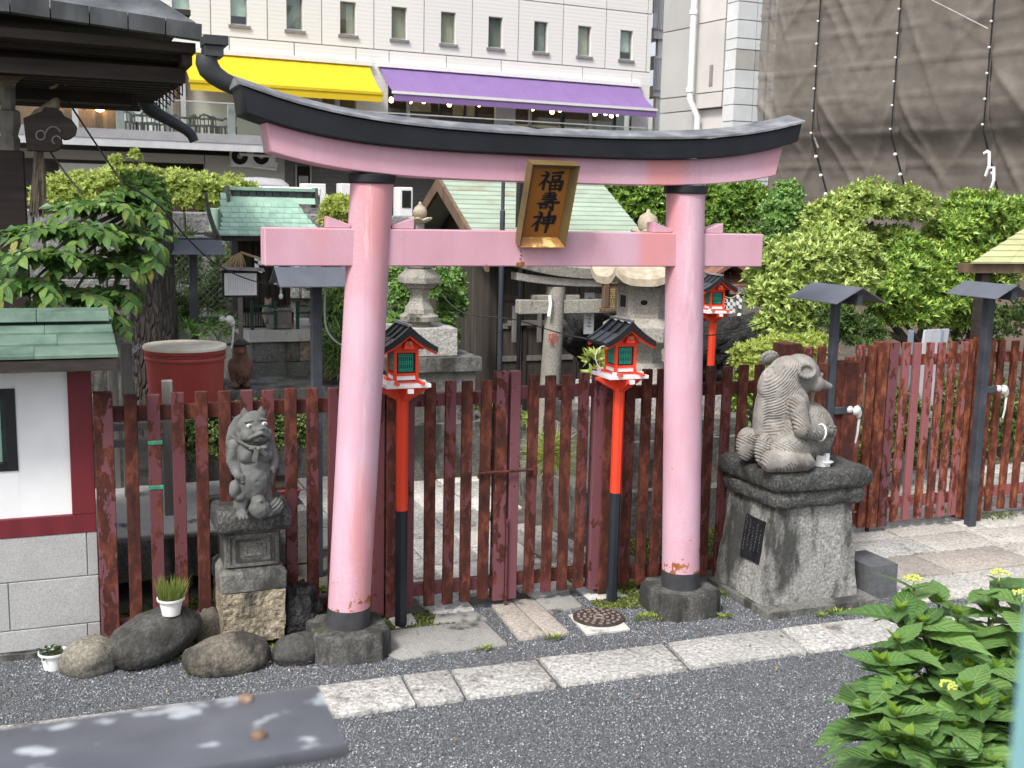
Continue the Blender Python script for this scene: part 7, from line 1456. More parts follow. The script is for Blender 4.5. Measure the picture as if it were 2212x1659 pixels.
# ground floor under the terrace
hbox('lower_wall', uW, hp(437, 330)[0], hp(300, 349, .3)[1], zfl-.5, 0, .3, HGREY); hbox('lower_wall', hp(437, 330)[0]+.03, hp(610, 340)[0], -1, zfl-.5, 0, .32, HGREY); hbox('ribbed_wall', hp(610, 340)[0]+.03, uE, -1, zfl-.2, 0, .25, HDARK)
hbox('dark_doorway', hp(330, 370)[0], hp(437, 370)[0]-.05, -1, hp(300, 349, .3)[1]-.01, -.5, -.4, INTER); hbox('white_panel', hp(128, 370)[0], hp(246, 370)[0], 0, hp(200, 354)[1], 0, .1, PAPER); hbox('shop_wall', hp(246, 370)[0], hp(330, 370)[0], 0, hp(300, 352)[1], -.1, 0, BROWNWOOD)
for k in range(3): u = hp(352+30*k, 372)[0]; hbox('door_panel', u-.3, u+.3, -1, hp(370, 362)[1], -.39, -.3, BROWNWOOD)
zr0, zr1 = hp(700, 420)[1]-3, zfl-.25; k = 0
while zr0+.16*k < zr1: hbox('siding_rib', hp(612, 360)[0]+.1, uE-.02, zr0+.16*k, zr0+.16*k+.07, .25, .31, HDARK); k += 1
a, z0_ = hp(640, 405, .3); b, z1_ = hp(668, 360, .3); wd_ = hbox('barred_window', a, b, z0_, z1_, .31, .36, DARKIN)
for k in range(6): u = a+.1+(b-a-.2)*k/5; hbox('bar', u-.025, u+.025, z0_+.15, z1_-.35, .36, .4, ALU, wd_)
for x0, x1 in ((a-.06, a), (b, b+.06)): hbox('frame', x0, x1, z0_, z1_+.06, .31, .42, ALU, wd_)
for k, (px, py) in enumerate(((523, 338), (569, 338))):
    u, z = hp(px, py, .5); c = hw(u, z, .5); t = thing('air_conditioner', 'white outdoor air conditioner unit under the terrace, the %s one' % ('left', 'right')[k], 'air conditioner', tuple(c), 0, 'air conditioners under the terrace')
    hbox('casing', u-.42, u+.42, z-.38, z+.36, .33, .65, PAPER, t, .02); mb = MB(); R_ = [hw(u-.12+.3*math.cos(a)*1.0, z+.3*math.sin(a), .66) for a in [2*math.pi*q/20 for q in range(20)]]; mb.add(R_+[p-HN*.008 for p in R_], [tuple(range(20)), tuple(reversed(range(20, 40)))]+[(i, (i+1) % 20, 20+(i+1) % 20, 20+i) for i in range(20)]); fn = mb.build('fan_grille', DARKIN, t)
    mb = MB(); mb.ell(hw(u-.12, z, .67), (.1, .02, .1), 10, 6); mb.build('hub', ALU, fn)
mb = MB(); mb.tube([hw(*hp(518, 325, .6), .6), hw(*hp(519, 333, .7), .7), hw(*hp(562, 336, .7), .7), hw(*hp(610, 338, .6), .6)], .05, 6); tag(mb.build('pipe', PAPER, smooth=50), 'pale pipe running above the two air conditioners', 'pipe')
mb = MB(); mb.tube([hw(*hp(546, 352, .6), .6), hw(*hp(547, 360, .7), .7), hw(*hp(596, 366, .7), .7), hw(*hp(597, 352, .6), .6)], .05, 6); tag(mb.build('pipe', PAPER, smooth=50), 'pale pipe bent below the two air conditioners', 'pipe')
for k, (x0, x1, y0, y1) in enumerate(((656, 704, 396, 470), (737, 760, 396, 470), (862, 892, 404, 475))):
    a, z1_ = hp(x0, y0, 2.6); b, _ = hp(x1, y0, 2.6); t = thing('cabinet', 'white metal cabinet before the ribbed wall, %s' % ('behind the copper roofed shrine', 'narrow one left of the left pink pillar', 'with dark opening, right of the left pillar')[k], 'cabinet', tuple(hw((a+b)/2, 0, 2.6)), 0, 'white cabinets behind the shrine wall')
    hbox('body', a, b, 0, z1_, 2.0, 2.6, PAPER, t, .02); hbox('side_rib', b+.002, b+.04, .5, z1_-.1, 2.1, 2.5, ALU, t)
    if k == 2: hbox('opening', a+.12, b-.08, z1_-.75, z1_-.12, 2.601, 2.62, DARKIN, t)
# pale curved canopy (a parked van roof) and coping wall beyond the shrine
cv = thing('parked_van', 'silver van roof showing above the wall behind the copper roofed shrine', 'van', tuple(hw(hp(580, 390, 6)[0], 0, 6))); ua, ub = hp(520, 398, 6)[0], hp(628, 398, 6)[0]; zv = hp(560, 381, 6)[1]
mb = MB(); mb.loft([[hw(ua+(ub-ua)*t_, z-.5*d, 6-w) for w, z in ((0, zv-.25), (.25, zv-.05), (.9, zv), (1.55, zv-.05), (1.8, zv-.25), (1.8, 1.0), (0, 1.0))] for t_, d in ((0, .25), (.08, .05), (.5, 0), (.88, .06), (1.0, .35))]); mb.build('body', simple('silver_car_paint', [(.4, (.5, .5, .52)), (.6, (.56, .56, .58))], 2, .25, 0, metal=.4), cv, smooth=50)
mb = MB(); mb.hexa([hw(ua+.6, zv-.75, 6.005), hw(ub-.8, zv-.75, 6.005), hw(ub-.8, zv-.75, 5.99), hw(ua+.6, zv-.75, 5.99), hw(ua+.7, zv-.35, 6.005), hw(ub-1.0, zv-.35, 6.005), hw(ub-1.0, zv-.35, 5.99), hw(ua+.7, zv-.35, 5.99)]); mb.build('side_window', simple('dark_car_glass', [(.4, (.02, .022, .025)), (.6, (.03, .033, .036))], 2, .08, 0), cv)
for tt in (.18, .8):
    mb = MB(); c = hw(ua+(ub-ua)*tt, .33, 6.0); mb.lathe([(.0, 0), (.33, 0), (.33, .2), (0, .2)], (0, 0, 0), 20); mb.v = [c+HD*v.x+Vector((0, 0, v.y))-HN*(.18-v.z) for v in mb.v]; mb.build('wheel', DARKIN, cv)

# ---------- grey building, outside stair, scaffold with net
B2D = Vector((math.sin(RAD(-8)), math.cos(RAD(-8)), 0)); B2N = Vector((-math.cos(RAD(-8)), math.sin(RAD(-8)), 0)); B2O = EYE+ray(1600, 200)*32; B2O.z = 0
def b2p(px, py, w=0.0):
    d = ray(px, py); q = B2O+B2N*w; t = (q-EYE).dot(B2N)/d.dot(B2N); p = EYE+d*t; return (p-B2O).dot(B2D), p.z
def b2w(s, z, w=0.0): return B2O+B2D*s+B2N*w+Vector((0, 0, z))
bld = thing('apartment_building', 'pale grey apartment block with white tiled bay and drainpipe between the hotel and the net', 'building', tuple(B2O))
def b2box(nm, s0, s1, z0, z1, w0, w1, mat, parent=None, bevel=0): mb = MB(); mb.hexa([b2w(s0, z0, w1), b2w(s1, z0, w1), b2w(s1, z0, w0), b2w(s0, z0, w0), b2w(s0, z1, w1), b2w(s1, z1, w1), b2w(s1, z1, w0), b2w(s0, z1, w0)]); return mb.build(nm, mat, parent if parent is not None else bld, bevel=bevel)
SHADEDR = simple('shaded_render', [(.3, (.36, .355, .345)), (.7, (.42, .415, .4))], .8, .85, .1, 20, .01); CREAMR = simple('cream_render', [(.3, (.5, .48, .46)), (.7, (.58, .56, .535))], .8, .85, .1, 20, .01); TILEW = simple('white_bay_tile', [(.4, (.6, .62, .63)), (.6, (.66, .68, .69))], 2, .35, 0, var=.03)  # far wall stretch is darker grey: the shade on it is put into the colour
sA, sB, sC = b2p(1428, 150)[0], b2p(1512, 150)[0], b2p(1590, 150)[0]; zl = [b2p(1460, y)[1] for y in (242, 210, 65)]; zl = sorted(zl); levels = [-1, zl[0], zl[1], zl[2], zl[2]+4.2, zl[2]+8.4]
for a, b in zip(levels, levels[1:]): b2box('wall_panel', sB+.02, sA, a+.015, b-.015, -.5, -.02, SHADEDR); b2box('wall_panel', sC+.35, sB, a+.015, b-.015, -.5, .18 if a > 0 else 0, CREAMR)
b2box('wall_core', sC+.3, sA-.02, -1, levels[-1], -8, -.51, JOINT)
a, z0_ = b2p(1532, 186, .18); b, z1_ = b2p(1541, 140, .18); b2box('slit_window', b, a, z0_, z1_, .181, .2, simple('taupe_window', [(.4, (.22, .19, .17)), (.6, (.28, .25, .22))], 3, .5, 0))
mb = MB(); pt = [b2w(sB-.15, 20, .45), b2w(sB-.15, b2p(1505, 243, .45)[1]+.4, .45), b2w(sB-.25, b2p(1505, 250, .3)[1], .22), b2w(sB-.25, -1, .22)]; mb.tube(pt, .095, 10); dp = mb.build('drainpipe', PAPER, bld, smooth=50)
for z in (6, 8.2, 10.5, 4): mb = MB(); mb.tube([b2w(sB-.15 if z > 5 else sB-.25, z, .45 if z > 5 else .22), b2w(sB-.15 if z > 5 else sB-.25, z+.12, .45 if z > 5 else .22)], .12, 10); mb.build('collar', PAPER, dp)
# tiled bay, front faces the camera
bx_c = EYE+ray(1590, 200)*31.5; xa_, xb_ = W(1588, 150, bx_c.y).x, W(1700, 150, bx_c.y).x; yb_ = bx_c.y
mb = MB(); mb.bx(xa_+.03, xb_, yb_+.06, yb_+.55, -1, 20); mb.build('bay_core', JOINT, bld)
zs_ = [W(1600, y, yb_).z for y in (430, 390, 350, 310, 262, 226, 190, 150, 106, 82, 42, 2)]; zs_.append(zs_[-1]+1.0); zs_.append(zs_[-1]+1.0)
for i, (a, b) in enumerate(zip(zs_, zs_[1:])):
    xs2 = [xa_, xa_+(xb_-xa_)*.37, xa_+(xb_-xa_)*.7, xb_]
    for p_, q_ in zip(xs2, xs2[1:]):
        mt = TILEW if i != 7 else simple('louvre_beige', [(.4, (.36, .35, .32)), (.6, (.43, .42, .39))], 2, .5, 0); mb = MB(); mb.bx(p_+.012, q_-.012, yb_, yb_+.058, a+.012, b-.012); mb.build('tile', mt, bld)
    mb = MB(); mb.bx(xa_, xa_+.029, yb_+.02, yb_+.55, a+.012, b-.012); mb.build('tile', TILEW, bld)
stair = thing('fire_stair', 'grey steel outside stair landings in the gap right of the hotel', 'staircase', tuple(hw(uE+.8, 0, -1)))
for px in (1419, 1433): u = hp(px, 200, -1)[0]; hbox('column', u-.1, u+.1, -1, 16, -1.1, -.9, BEAMW, stair)
for py in (2, 66, 127, 191): z = hp(1425, py, -.8)[1]; hbox('landing', hp(1412, py, -.8)[0], hp(1440, py, -.8)[0], z-.35, z+.1, -2.2, -.8, BEAMW, stair)
for py in (48, 180):
    z = hp(1425, py, -.7)[1]; u0, u1 = hp(1413, py, -.7)[0], hp(1434, py, -.7)[0]; hbox('handrail', u0, u1, z+1.05, z+1.15, -.78, -.7, BEAMW, stair)
    for k in range(7): u = u0+(u1-u0)*k/6; hbox('baluster', u-.025, u+.025, z-.3, z+1.05, -.76, -.72, BEAMW, stair)
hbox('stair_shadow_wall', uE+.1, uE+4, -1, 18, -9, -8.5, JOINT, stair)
ND = Vector((math.sin(RAD(-13.5)), math.cos(RAD(-13.5)), 0)); NN = Vector((-math.cos(RAD(-13.5)), math.sin(RAD(-13.5)), 0)); NO = EYE+ray(1775, 200)*24.5; NO.z = 0
def npj(px, py, w=0.0):
    d = ray(px, py); q = NO+NN*w; t = (q-EYE).dot(NN)/d.dot(NN); p = EYE+d*t; return (p-NO).dot(ND), p.z
def nw(s, z, w=0.0): return NO+ND*s+NN*w+Vector((0, 0, z))
NETM = NT('brown_scaffold_net'); v = NETM.coord(rand=False); cn = NETM.ramp(NETM.noise(v, .9, 4), [(.3, (.145, .128, .11)), (.7, (.205, .183, .16))]); sxn = NETM.n('ShaderNodeSeparateXYZ'); NETM.l(v, sxn.inputs[0])
b = NETM.bsdf(cn, .8, 0, NETM.noise(v, 25, 4), .4, .02); _t = NETM.n('ShaderNodeBsdfTransparent'); _m = NETM.n('ShaderNodeMixShader'); NETM.l(NETM.math('ADD', NETM.math('MULTIPLY', NETM.noise(v, 5, 5), .3), .68), _m.inputs[0]); NETM.l(_t.outputs[0], _m.inputs[1]); NETM.l(b.outputs[0], _m.inputs[2]); NETM.l(_m.outputs[0], NETM.out.inputs[0]); NETM = NETM.m
scf = thing('scaffold', 'tall scaffold wrapped in brown debris net with white ties, upper right', 'scaffold', tuple(NO))
s_far, s1, s2_, s3 = npj(1636, 150)[0], npj(1765, 150)[0], npj(1937, 150)[0], npj(2137, 150)[0]; seams = [s_far, s1, s2_, s3, s3-(s2_-s3)*1.05-0, s3-(s2_-s3)*2.1]; ztopn = 13.0; zmid = npj(1930, 290)[1]; zbotn = 2.0
for a, b in zip(seams, seams[1:]):
    nu, nv = 40, 170; V = []; sgn = 1
    for j in range(nv+1):
        z = zbotn+(ztopn-zbotn)*j/nv
        for i in range(nu+1):
            t = i/nu; s = a+(b-a)*t; e = math.sin(math.pi*t)
            wd_ = abs(b-a); fold = .05*mnoise.noise(Vector((s*1.6, z*1.4, a)))+.03*mnoise.noise(Vector((s*4.2, z*5, a)))
            for side, u_ in ((0, t*wd_), (1, (1-t)*wd_)):
                for kk in range(-1, 9):
                    zk = zmid+.05+.94*kk+(.47 if side else 0)+.2*math.sin(kk*2.7+a*5+side); amp = .13+.1*math.sin(kk*1.9+side*2+a*3); dl = z-(zk-(1.5+.6*math.sin(kk*3.1+a))*u_-.1*u_*u_); fold += amp*math.exp(-abs(dl)/.11)*max(0, 1-u_/(.75*wd_))*(1-math.exp(-u_/.12))
            hang = .03*math.exp(-(((z+.05*mnoise.noise(Vector((s*1.1, a, 0)))-2.6) % .675)-.33)**2/.0009)+.012*mnoise.noise(Vector((s*.7, z*9, a)))
            low = -.45*(1/(1+math.exp((z-zmid)*5)))+(.35*max(0, zmid-z))*(-.3)
            V.append(nw(s, z, fold*.55+hang+low-.05*(1-e)))
    F = [(j*(nu+1)+i, j*(nu+1)+i+1, (j+1)*(nu+1)+i+1, (j+1)*(nu+1)+i) for j in range(nv) for i in range(nu)]
    npmesh('net_panel', np.array([tuple(p) for p in V]), np.array(F), NETM, scf, True)
PIPE = simple('scaffold_tube', [(.4, (.28, .27, .26)), (.6, (.4, .39, .37))], 3, .45, .05, metal=.4)
for s in seams[1:-1]:
    mb = MB(); mb.tube([nw(s, zmid, .03), nw(s, ztopn, .03)], .016, 6); mb.tube([nw(s, zmid, .03), nw(s-.25, zmid-1.6, -.5)], .022, 6); mb.build('seam_cord', WIRE, scf)
    mb = MB(); z = zmid+.1
    while z < ztopn: mb.ell(nw(s, z, .07), (.027, .027, .024), 8, 6); z += .47
    for q in (.25, .5, .75): mb.ell(nw(s-.25*q, zmid-1.6*q, .06-.5*q), (.04, .04, .035), 8, 6)
    o = mb.build('tie', PAPER, scf); o['kind'] = 'stuff'
mb = MB()
for px, py in ((2137, 345), (2147, 378)): q = npj(px, py, .1); mb.tube([nw(q[0]+.12, q[1]+.12, .1), nw(q[0], q[1]+.14, .12), nw(q[0]-.02, q[1]-.1, .12), nw(q[0]+.05, q[1]-.3, .1)], .03, 6)
o = mb.build('loose_tie', PAPER, scf); o['kind'] = 'stuff'
for k in range(8):
    z = zmid+1.35*(k+1); mb = MB(); mb.tube([nw(s_far, z, -.4), nw(seams[-1], z+.02, -.4)], .024, 6); mb.build('ledger', PIPE, scf)
    mb = MB(); mb.hexa([nw(s_far, z-.5, -.25), nw(seams[-1], z-.5, -.25), nw(seams[-1], z-.5, -.8), nw(s_far, z-.5, -.8), nw(s_far, z-.45, -.25), nw(seams[-1], z-.45, -.25), nw(seams[-1], z-.45, -.8), nw(s_far, z-.45, -.8)]); mb.build('walk_board', PIPE, scf)
for s in [seams[-1]+(s_far-seams[-1])*k/9 for k in range(10)]: mb = MB(); mb.tube([nw(s, zmid, -.3), nw(s, ztopn, -.3)], .026, 6); mb.build('standard', PIPE, scf)
for k in range(4):
    a, b = seams[k], seams[k+1]; mb = MB(); z = 4.0+1.1*k; mb.tube([nw(a, z+3.2, -.2), nw(b, z, -.2)], .022, 6); mb.build('brace', PIPE, scf)
mb = MB(); mb.tube([nw(*npj(2012, 0, .2), .2), nw(*npj(2134, 62, .2), .2)], .014, 6); mb.build('brace', PIPE, scf)
hb2 = thing('wrapped_building', 'dim brown building wall behind the scaffold net', 'building', tuple(nw(0, 0, -2))); mb = MB(); mb.hexa([nw(seams[-1], 0, -1.0), nw(s_far+.4, 0, -1.0), nw(s_far+.4, 0, -4), nw(seams[-1], 0, -4), nw(seams[-1], 12.6, -1.0), nw(s_far+.4, 12.6, -1.0), nw(s_far+.4, 12.6, -4), nw(seams[-1], 12.6, -4)])
mb.build('wall', simple('dim_brown_wall', [(.3, (.12, .09, .07)), (.7, (.2, .15, .12))], .7, .9, .1), hb2)

# ---------- block wall, coping, wire mesh
WALLB = granite('garden_wall_block', (.13, .13, .125), (.24, .24, .23), (.34, .34, .32), 30, .15, .1, .8, .02)
gw_ = thing('garden_wall', 'grey rough block wall closing the shrine garden at the back', 'wall', (3, 16, 0)); random.seed(2); zt = 2.42
for r in range(6):
    x = -3-random.uniform(0, .5); z1 = zt-.3*r
    while x < 10.5:
        L = random.uniform(.5, .75)
        if r < 4: rough = MB(); rough.hexa([(x+.008, 16-random.uniform(0, .02), z1-.292), (x+L-.008, 16-random.uniform(0, .02), z1-.292), (x+L-.008, 16.3, z1-.292), (x+.008, 16.3, z1-.292), (x+.008, 16-random.uniform(0, .02), z1), (x+L-.008, 16-random.uniform(0, .02), z1), (x+L-.008, 16.3, z1), (x+.008, 16.3, z1)]); rough.build('wall_block', WALLB, gw_, bevel=.02)
        x += L
mb = MB(); mb.bx(-3, 10.5, 16.03, 16.29, 0, zt-.01); mb.build('mortar_core', OLDSTONE, gw_)
cw = thing('coping_wall', 'low wall with a white tile coping behind the copper roofed shrine', 'wall', (2.6, 17.8, 0)); z = W(620, 408, 17.8).z; x0, x1 = W(480, 408, 17.8).x, W(692, 408, 17.8).x
mb = MB(); mb.bx(x0, x1, 17.82, 18, 0, z-.1); mb.build('wall', WALLB, cw)
for k in range(5): a = x0+(x1-x0)*k/5; mb = MB(); mb.bx(a+.006, a+(x1-x0)/5-.006, 17.74, 18.06, z-.095, z+.03); mb.build('coping_tile', PAPER, cw, bevel=.015)
wf = thing('wire_fence', 'sagging diamond mesh wire fence left of the copper roofed shrine', 'fence', (1.2, 13.2, 0)); mb = MB(); xa, xb = W(365, 600, 13.2).x, W(505, 600, 13.2).x; za, zb_ = W(440, 745, 13.2).z, W(440, 515, 13.2).z; stp = .075
for sg in (-1, 1):
    q = -(zb_-za)
    while q < (xb-xa)+(zb_-za):
        p0 = (xa+q, za) if sg > 0 else (xa+q, zb_); L0 = max(0, -q); L1 = min(zb_-za, (xb-xa)-q)
        if L1 > L0: mb.tube([(p0[0]+L0, 13.2, p0[1]+sg*L0), (p0[0]+L1, 13.2, p0[1]+sg*L1)], .0035, 4)
        q += stp
o = mb.build('mesh', simple('grey_wire', [(.4, (.1, .1, .1)), (.6, (.16, .16, .16))], 20, .5, 0), wf); o['kind'] = 'stuff'
for x in (xa, xb): mb = MB(); mb.tube([(x, 13.2, 0), (x, 13.2, zb_+.05)], .03, 8); mb.build('post', STEEL, wf)
for z in (za, zb_): mb = MB(); mb.tube([(xa, 13.2, z), (xb, 13.2, z)], .016, 6); mb.build('rail', STEEL, wf)

# ================================================================ MAIN SHRINE EAVES, UPPER LEFT
BLKCOP = simple('blackened_copper_roof_edge', [(.3, (.045, .048, .05)), (.5, (.1, .106, .112)), (.68, (.17, .18, .19)), (.8, (.27, .3, .32))], 3.5, .5, .1, stretch=(1, 1, .35), var=.15)
EWOOD = simple('smoke_dark_timber', [(.3, (.02, .014, .012)), (.6, (.048, .035, .03)), (.8, (.08, .062, .052))], 4, .75, .2, 50, .003, stretch=(.4, 3, 3))
hall = thing('shrine_hall', 'dark wooden main shrine hall whose eaves and carved pillar fill the upper left corner', 'shrine', (-2.5, 9.5, 0)); ye_ = 8.6
tipb, tipt = W(437, 86, ye_), W(458, 57, ye_); lb, lt = W(0, 22, ye_), W(0, -16, ye_)
def hz_(x, f, t_): k = (x-lb.x)/(tipb.x-lb.x); return f+(t_-f)*(max(k, -6)*.35+.65*max(k, 0)**2.2 if k > 0 else k*.35*0)
zb0, zb1, zt0, zt1 = lb.z, tipb.z, lt.z, tipt.z; nseg = 24; x_l = -5.0
xs3 = [x_l+(tipb.x-x_l)*k/nseg for k in range(nseg+1)]
eb = lambda x: zb0+(zb1-zb0)*((x-lb.x)/(tipb.x-lb.x)) if x > lb.x else zb0
et = lambda x: zt0+(zt1-zt0)*((x-lt.x)/(tipt.x-lt.x)) if x > lt.x else zt0
for a, b in zip(xs3, xs3[1:]):
    mb = MB(); lean = -.03; mb.hexa([(a+.004, ye_, eb(a)), (b-.004, ye_, eb(b)), (b-.004, ye_+.12, eb(b)), (a+.004, ye_+.12, eb(a)), (a+.004, ye_+lean, et(a)), (b-.004, ye_+lean, et(b)), (b-.004, ye_+.14, et(b)), (a+.004, ye_+.14, et(a))]); mb.build('eave_sheet', BLKCOP, hall)
def hbx(nm, x0, x1, y0, y1, z0, z1, mat=EWOOD, bevel=.004, dz=0.0):
    mb = MB(); mb.hexa([(x0, y0, z0), (x1, y0, z0+dz), (x1, y1, z0+dz), (x0, y1, z0), (x0, y0, z1), (x1, y0, z1+dz), (x1, y1, z1+dz), (x0, y1, z1)]); return mb.build(nm, mat, hall, bevel=bevel)
xr_ = tipb.x-.03
mb = MB(); mb.hexa([(x_l, ye_+.13, et(0)+.0), (xr_, ye_+.13, et(xr_)), (xr_-2.4, 12.5, et(0)+2.0), (x_l, 12.5, et(0)+2.0), (x_l, ye_+.13, et(0)+.03), (xr_, ye_+.13, et(xr_)+.03), (xr_-2.4, 12.5, et(0)+2.05), (x_l, 12.5, et(0)+2.05)]); mb.build('roof', BLKCOP, hall)
d1 = eb(xr_)-eb(x_l)
for (yo, zo, th_, h_, xo) in ((.14, -.02, .22, .07, .0), (.38, -.07, .2, .06, .02), (.6, -.13, .12, .1, .06)): hbx('eave_board', lb.x-4, xr_-xo, ye_+yo, ye_+yo+th_, eb(lb.x)+zo-h_, eb(lb.x)+zo, EWOOD, .004, (eb(xr_-xo)-eb(lb.x))*.9)
bm0, bm1 = W(0, 90, 9.4), W(362, 148, 9.4); mb = MB(); mb.hexa([(bm0.x-4, 9.4, bm0.z), (bm1.x, 9.4, bm1.z), (bm1.x, 9.55, bm1.z), (bm0.x-4, 9.55, bm0.z), (bm0.x-4, 9.4, bm0.z+.1), (bm1.x, 9.4, bm1.z+.11), (bm1.x, 9.55, bm1.z+.11), (bm0.x-4, 9.55, bm0.z+.1)]); mb.build('eave_beam', DARKWOOD, hall, bevel=.006)
zs0 = bm0.z+.1; hbx('soffit', -5, bm1.x+.15, ye_+.5, 11.6, zs0+.1, zs0+.14, EWOOD, 0, .05)
hbx('side_eave', bm1.x+.05, xr_-.02, ye_+.2, 11.6, eb(xr_)-.16, eb(xr_)-.02, EWOOD, 0)
for k in range(15):                                                      # rafters of the side eaves
    y = 9.0+.17*k; mb = MB(); mb.bx(bm1.x-1.5, xr_-.05-.012*k, y, y+.07, eb(xr_)-.27-.004*k, eb(xr_)-.165); mb.build('rafter', EWOOD, hall)
for k in range(9): y = 9.15+.34*k; mb = MB(); x = xr_-.06; z = eb(xr_)-.28; mb.tube([(x, y, z+.06), (x, y, z-.07), (x-.09, y+.05, z+.02)], .008, 5); mb.build('gutter_bracket', WIRE, hall)
hbx('lintel', -5, W(285, 215, 10.0).x, 10.0, 10.2, W(200, 222, 10.0).z, W(200, 222, 10.0).z+.42, EWOOD); hbx('wall_upper', -5, W(250, 200, 10.1).x, 10.21, 10.3, W(150, 205, 10).z, zs0+.1, EWOOD)
pcx2 = W(30, 500, 9.7).x; hbx('pillar', pcx2-.1, pcx2+.1, 9.6, 9.8, 0, W(30, 325, 9.6).z, EWOOD, .01)
BLEACH = simple('bleached_bracket_wood', [(.3, (.14, .125, .11)), (.6, (.26, .24, .215)), (.8, (.36, .34, .31))], 6, .8, .3)
zq = lambda py: W(30, py, 9.55).z
mb = MB(); mb.lathe([(.07, zq(325)), (.082, zq(300)), (.065, zq(290)), (.09, zq(268)), (.09, zq(240)), (.075, zq(236))], (pcx2, 9.68, 0), 8, rot=math.pi/8); mb.build('capital', BLEACH, hall, smooth=30)
mb = MB(); mb.lathe([(.055, zq(235)), (.06, zq(185)), (.08, zq(170))], (pcx2, 9.68, 0), 8, rot=math.pi/8); mb.build('bracket_stem', BLEACH, hall)
def scroll(nm, pts, y0, y1, mat): w_ = [W(px, py, y0) for px, py in pts]; mb = MB(); mb.prism([(p.x, p.z) for p in w_], y0, y1, lambda u, v, t: (u, t, v)); return mb.build(nm, mat, hall, bevel=.006)
scroll('carved_bracket', [(0, 100), (40, 102), (65, 108), (66, 125), (60, 136), (48, 140), (58, 142), (62, 152), (57, 164), (45, 166), (36, 176), (0, 176)], 9.25, 9.38, BROWNWOOD)
nose = scroll('carved_beam_end', [(50, 255), (90, 240), (95, 231), (115, 232), (133, 240), (140, 252), (155, 258), (167, 275), (165, 290), (152, 300), (140, 302), (133, 298), (136, 310), (130, 322), (115, 328), (58, 325)], 9.36, 9.5, EWOOD)
mb = MB()
for (cx_, cy_, r_, a0, a1) in ((88, 292, 10, 0, 6.2), (115, 290, 16, 3.3, 6.0), (122, 303, 9, 2.0, 6.0)):
    mb.tube([W(cx_+r_*math.cos(a0+(a1-a0)*k/12), cy_+r_*math.sin(a0+(a1-a0)*k/12), 9.355) for k in range(13)], .007, 5)
mb.build('cloud_carving', BLEACH, nose, smooth=60)
mb = MB()
for s_ in (0, 2.1, 4.2): mb.tube([W(72+52*t_, 256-34*t_, 9.42)+Vector((0, .028*math.cos(t_*22+s_), .028*math.sin(t_*22+s_))) for t_ in [k/24 for k in range(25)]], .024, 7)
ROPE = simple('weathered_rope', [(.3, (.16, .125, .09)), (.7, (.3, .245, .18))], 20, .9, .3)
tag(mb.build('rope', ROPE, smooth=60), 'thick twisted straw rope tied on the shrine beam end, upper left', 'rope')
mb = MB(); mb.tube([W(x, y, 9.6) for x, y in ((107, 190), (120, 186), (128, 174), (142, 182), (150, 172), (166, 163))], .012, 6); tag(mb.build('rope', STRAW, smooth=60), 'short pale wavy cord under the dark shrine eaves', 'cord')
tas = thing('bell_rope', 'hanging tan straw tassel beside the dark shrine pillar, upper left', 'tassel', tuple(W(84, 330, 9.3))); mb = MB(); random.seed(8)
for k in range(60): x = random.uniform(-14, 14); mb.tube([W(84+x*.5, 318, 9.62+random.uniform(-.05, .05)), W(84+x*.9, 390, 9.62+random.uniform(-.07, .07)), W(82+x*1.3, random.uniform(440, 470), 9.62+random.uniform(-.08, .08))], [.01, .012, .007], 5)
o = mb.build('strands', ROPE, tas); o['kind'] = 'stuff'; mb = MB(); mb.tube([W(84, 290, 9.62), W(84, 322, 9.62)], .045, 9); mb.build('knot', ROPE, tas, smooth=60)
GUT = simple('black_copper_gutter', [(.3, (.03, .032, .034)), (.6, (.055, .06, .063)), (.8, (.1, .11, .115))], 4, .45, .1)
def duct(name, label, pts, w, h): mb = MB(); mb.tube([W(*p) for p in pts], w, 10); return tag(mb.build(name, GUT, smooth=40), label, 'downpipe')
gt = thing('gutter', 'black copper rain gutter box and curved pipe at the corner of the shrine eaves', 'gutter', tuple(W(460, 100, 8.5)))
a, b = W(437, 88, 8.45), W(489, 82, 8.45); mb = MB(); mb.bx(a.x, b.x, 8.35, 8.6, W(460, 100, 8.45).z, W(460, 79, 8.45).z); mb.build('gutter_lip', GUT, gt, bevel=.004)
mb = MB(); mb.bx(a.x+.005, b.x-.03, 8.37, 8.58, W(460, 124, 8.45).z, W(460, 100, 8.45).z-.002); mb.build('gutter_box', GUT, gt, bevel=.004)
mb = MB(); mb.tube([W(x, y, 8.45) for x, y in ((447, 122), (446, 135), (452, 150), (464, 163), (482, 175), (505, 186), (535, 200))], [.075, .078, .078, .07, .065, .062, .06], 12); mb.build('curved_pipe', GUT, gt, smooth=50)
mb = MB(); mb.tube([W(x, y, 10.6) for x, y in ((313, 205), (314, 222), (322, 234), (338, 245), (370, 262), (402, 281), (414, 292), (420, 306))], [.065, .065, .062, .055, .05, .045, .045, .04], 12); tag(mb.build('downpipe', GUT, smooth=50), 'black curved copper downpipe hanging below the shrine side eaves', 'downpipe')
for k, (p, q) in enumerate((((268, 155), (275, 290)), ((380, 60), (410, 105)))):
    if k == 0: cable('cable', 'thin dark wire hanging from the shrine soffit', [W(x, y, 10.5) for x, y in ((188, 130), (196, 170), (200, 195))], .008, WIRE)
cable('cable', 'thin black cable from the carved beam end down toward the leafy tree', [W(x, y, yy) for x, y, yy in ((110, 330, 9.3), (140, 372, 9.0), (178, 420, 8.8))], .007, WIRE)
cable('cable', 'thin black cable from under the shrine eaves toward the tree trunk', [W(x, y, yy) for x, y, yy in ((143, 213, 9.5), (200, 300, 9.3), (262, 392, 9.1))], .007, WIRE)

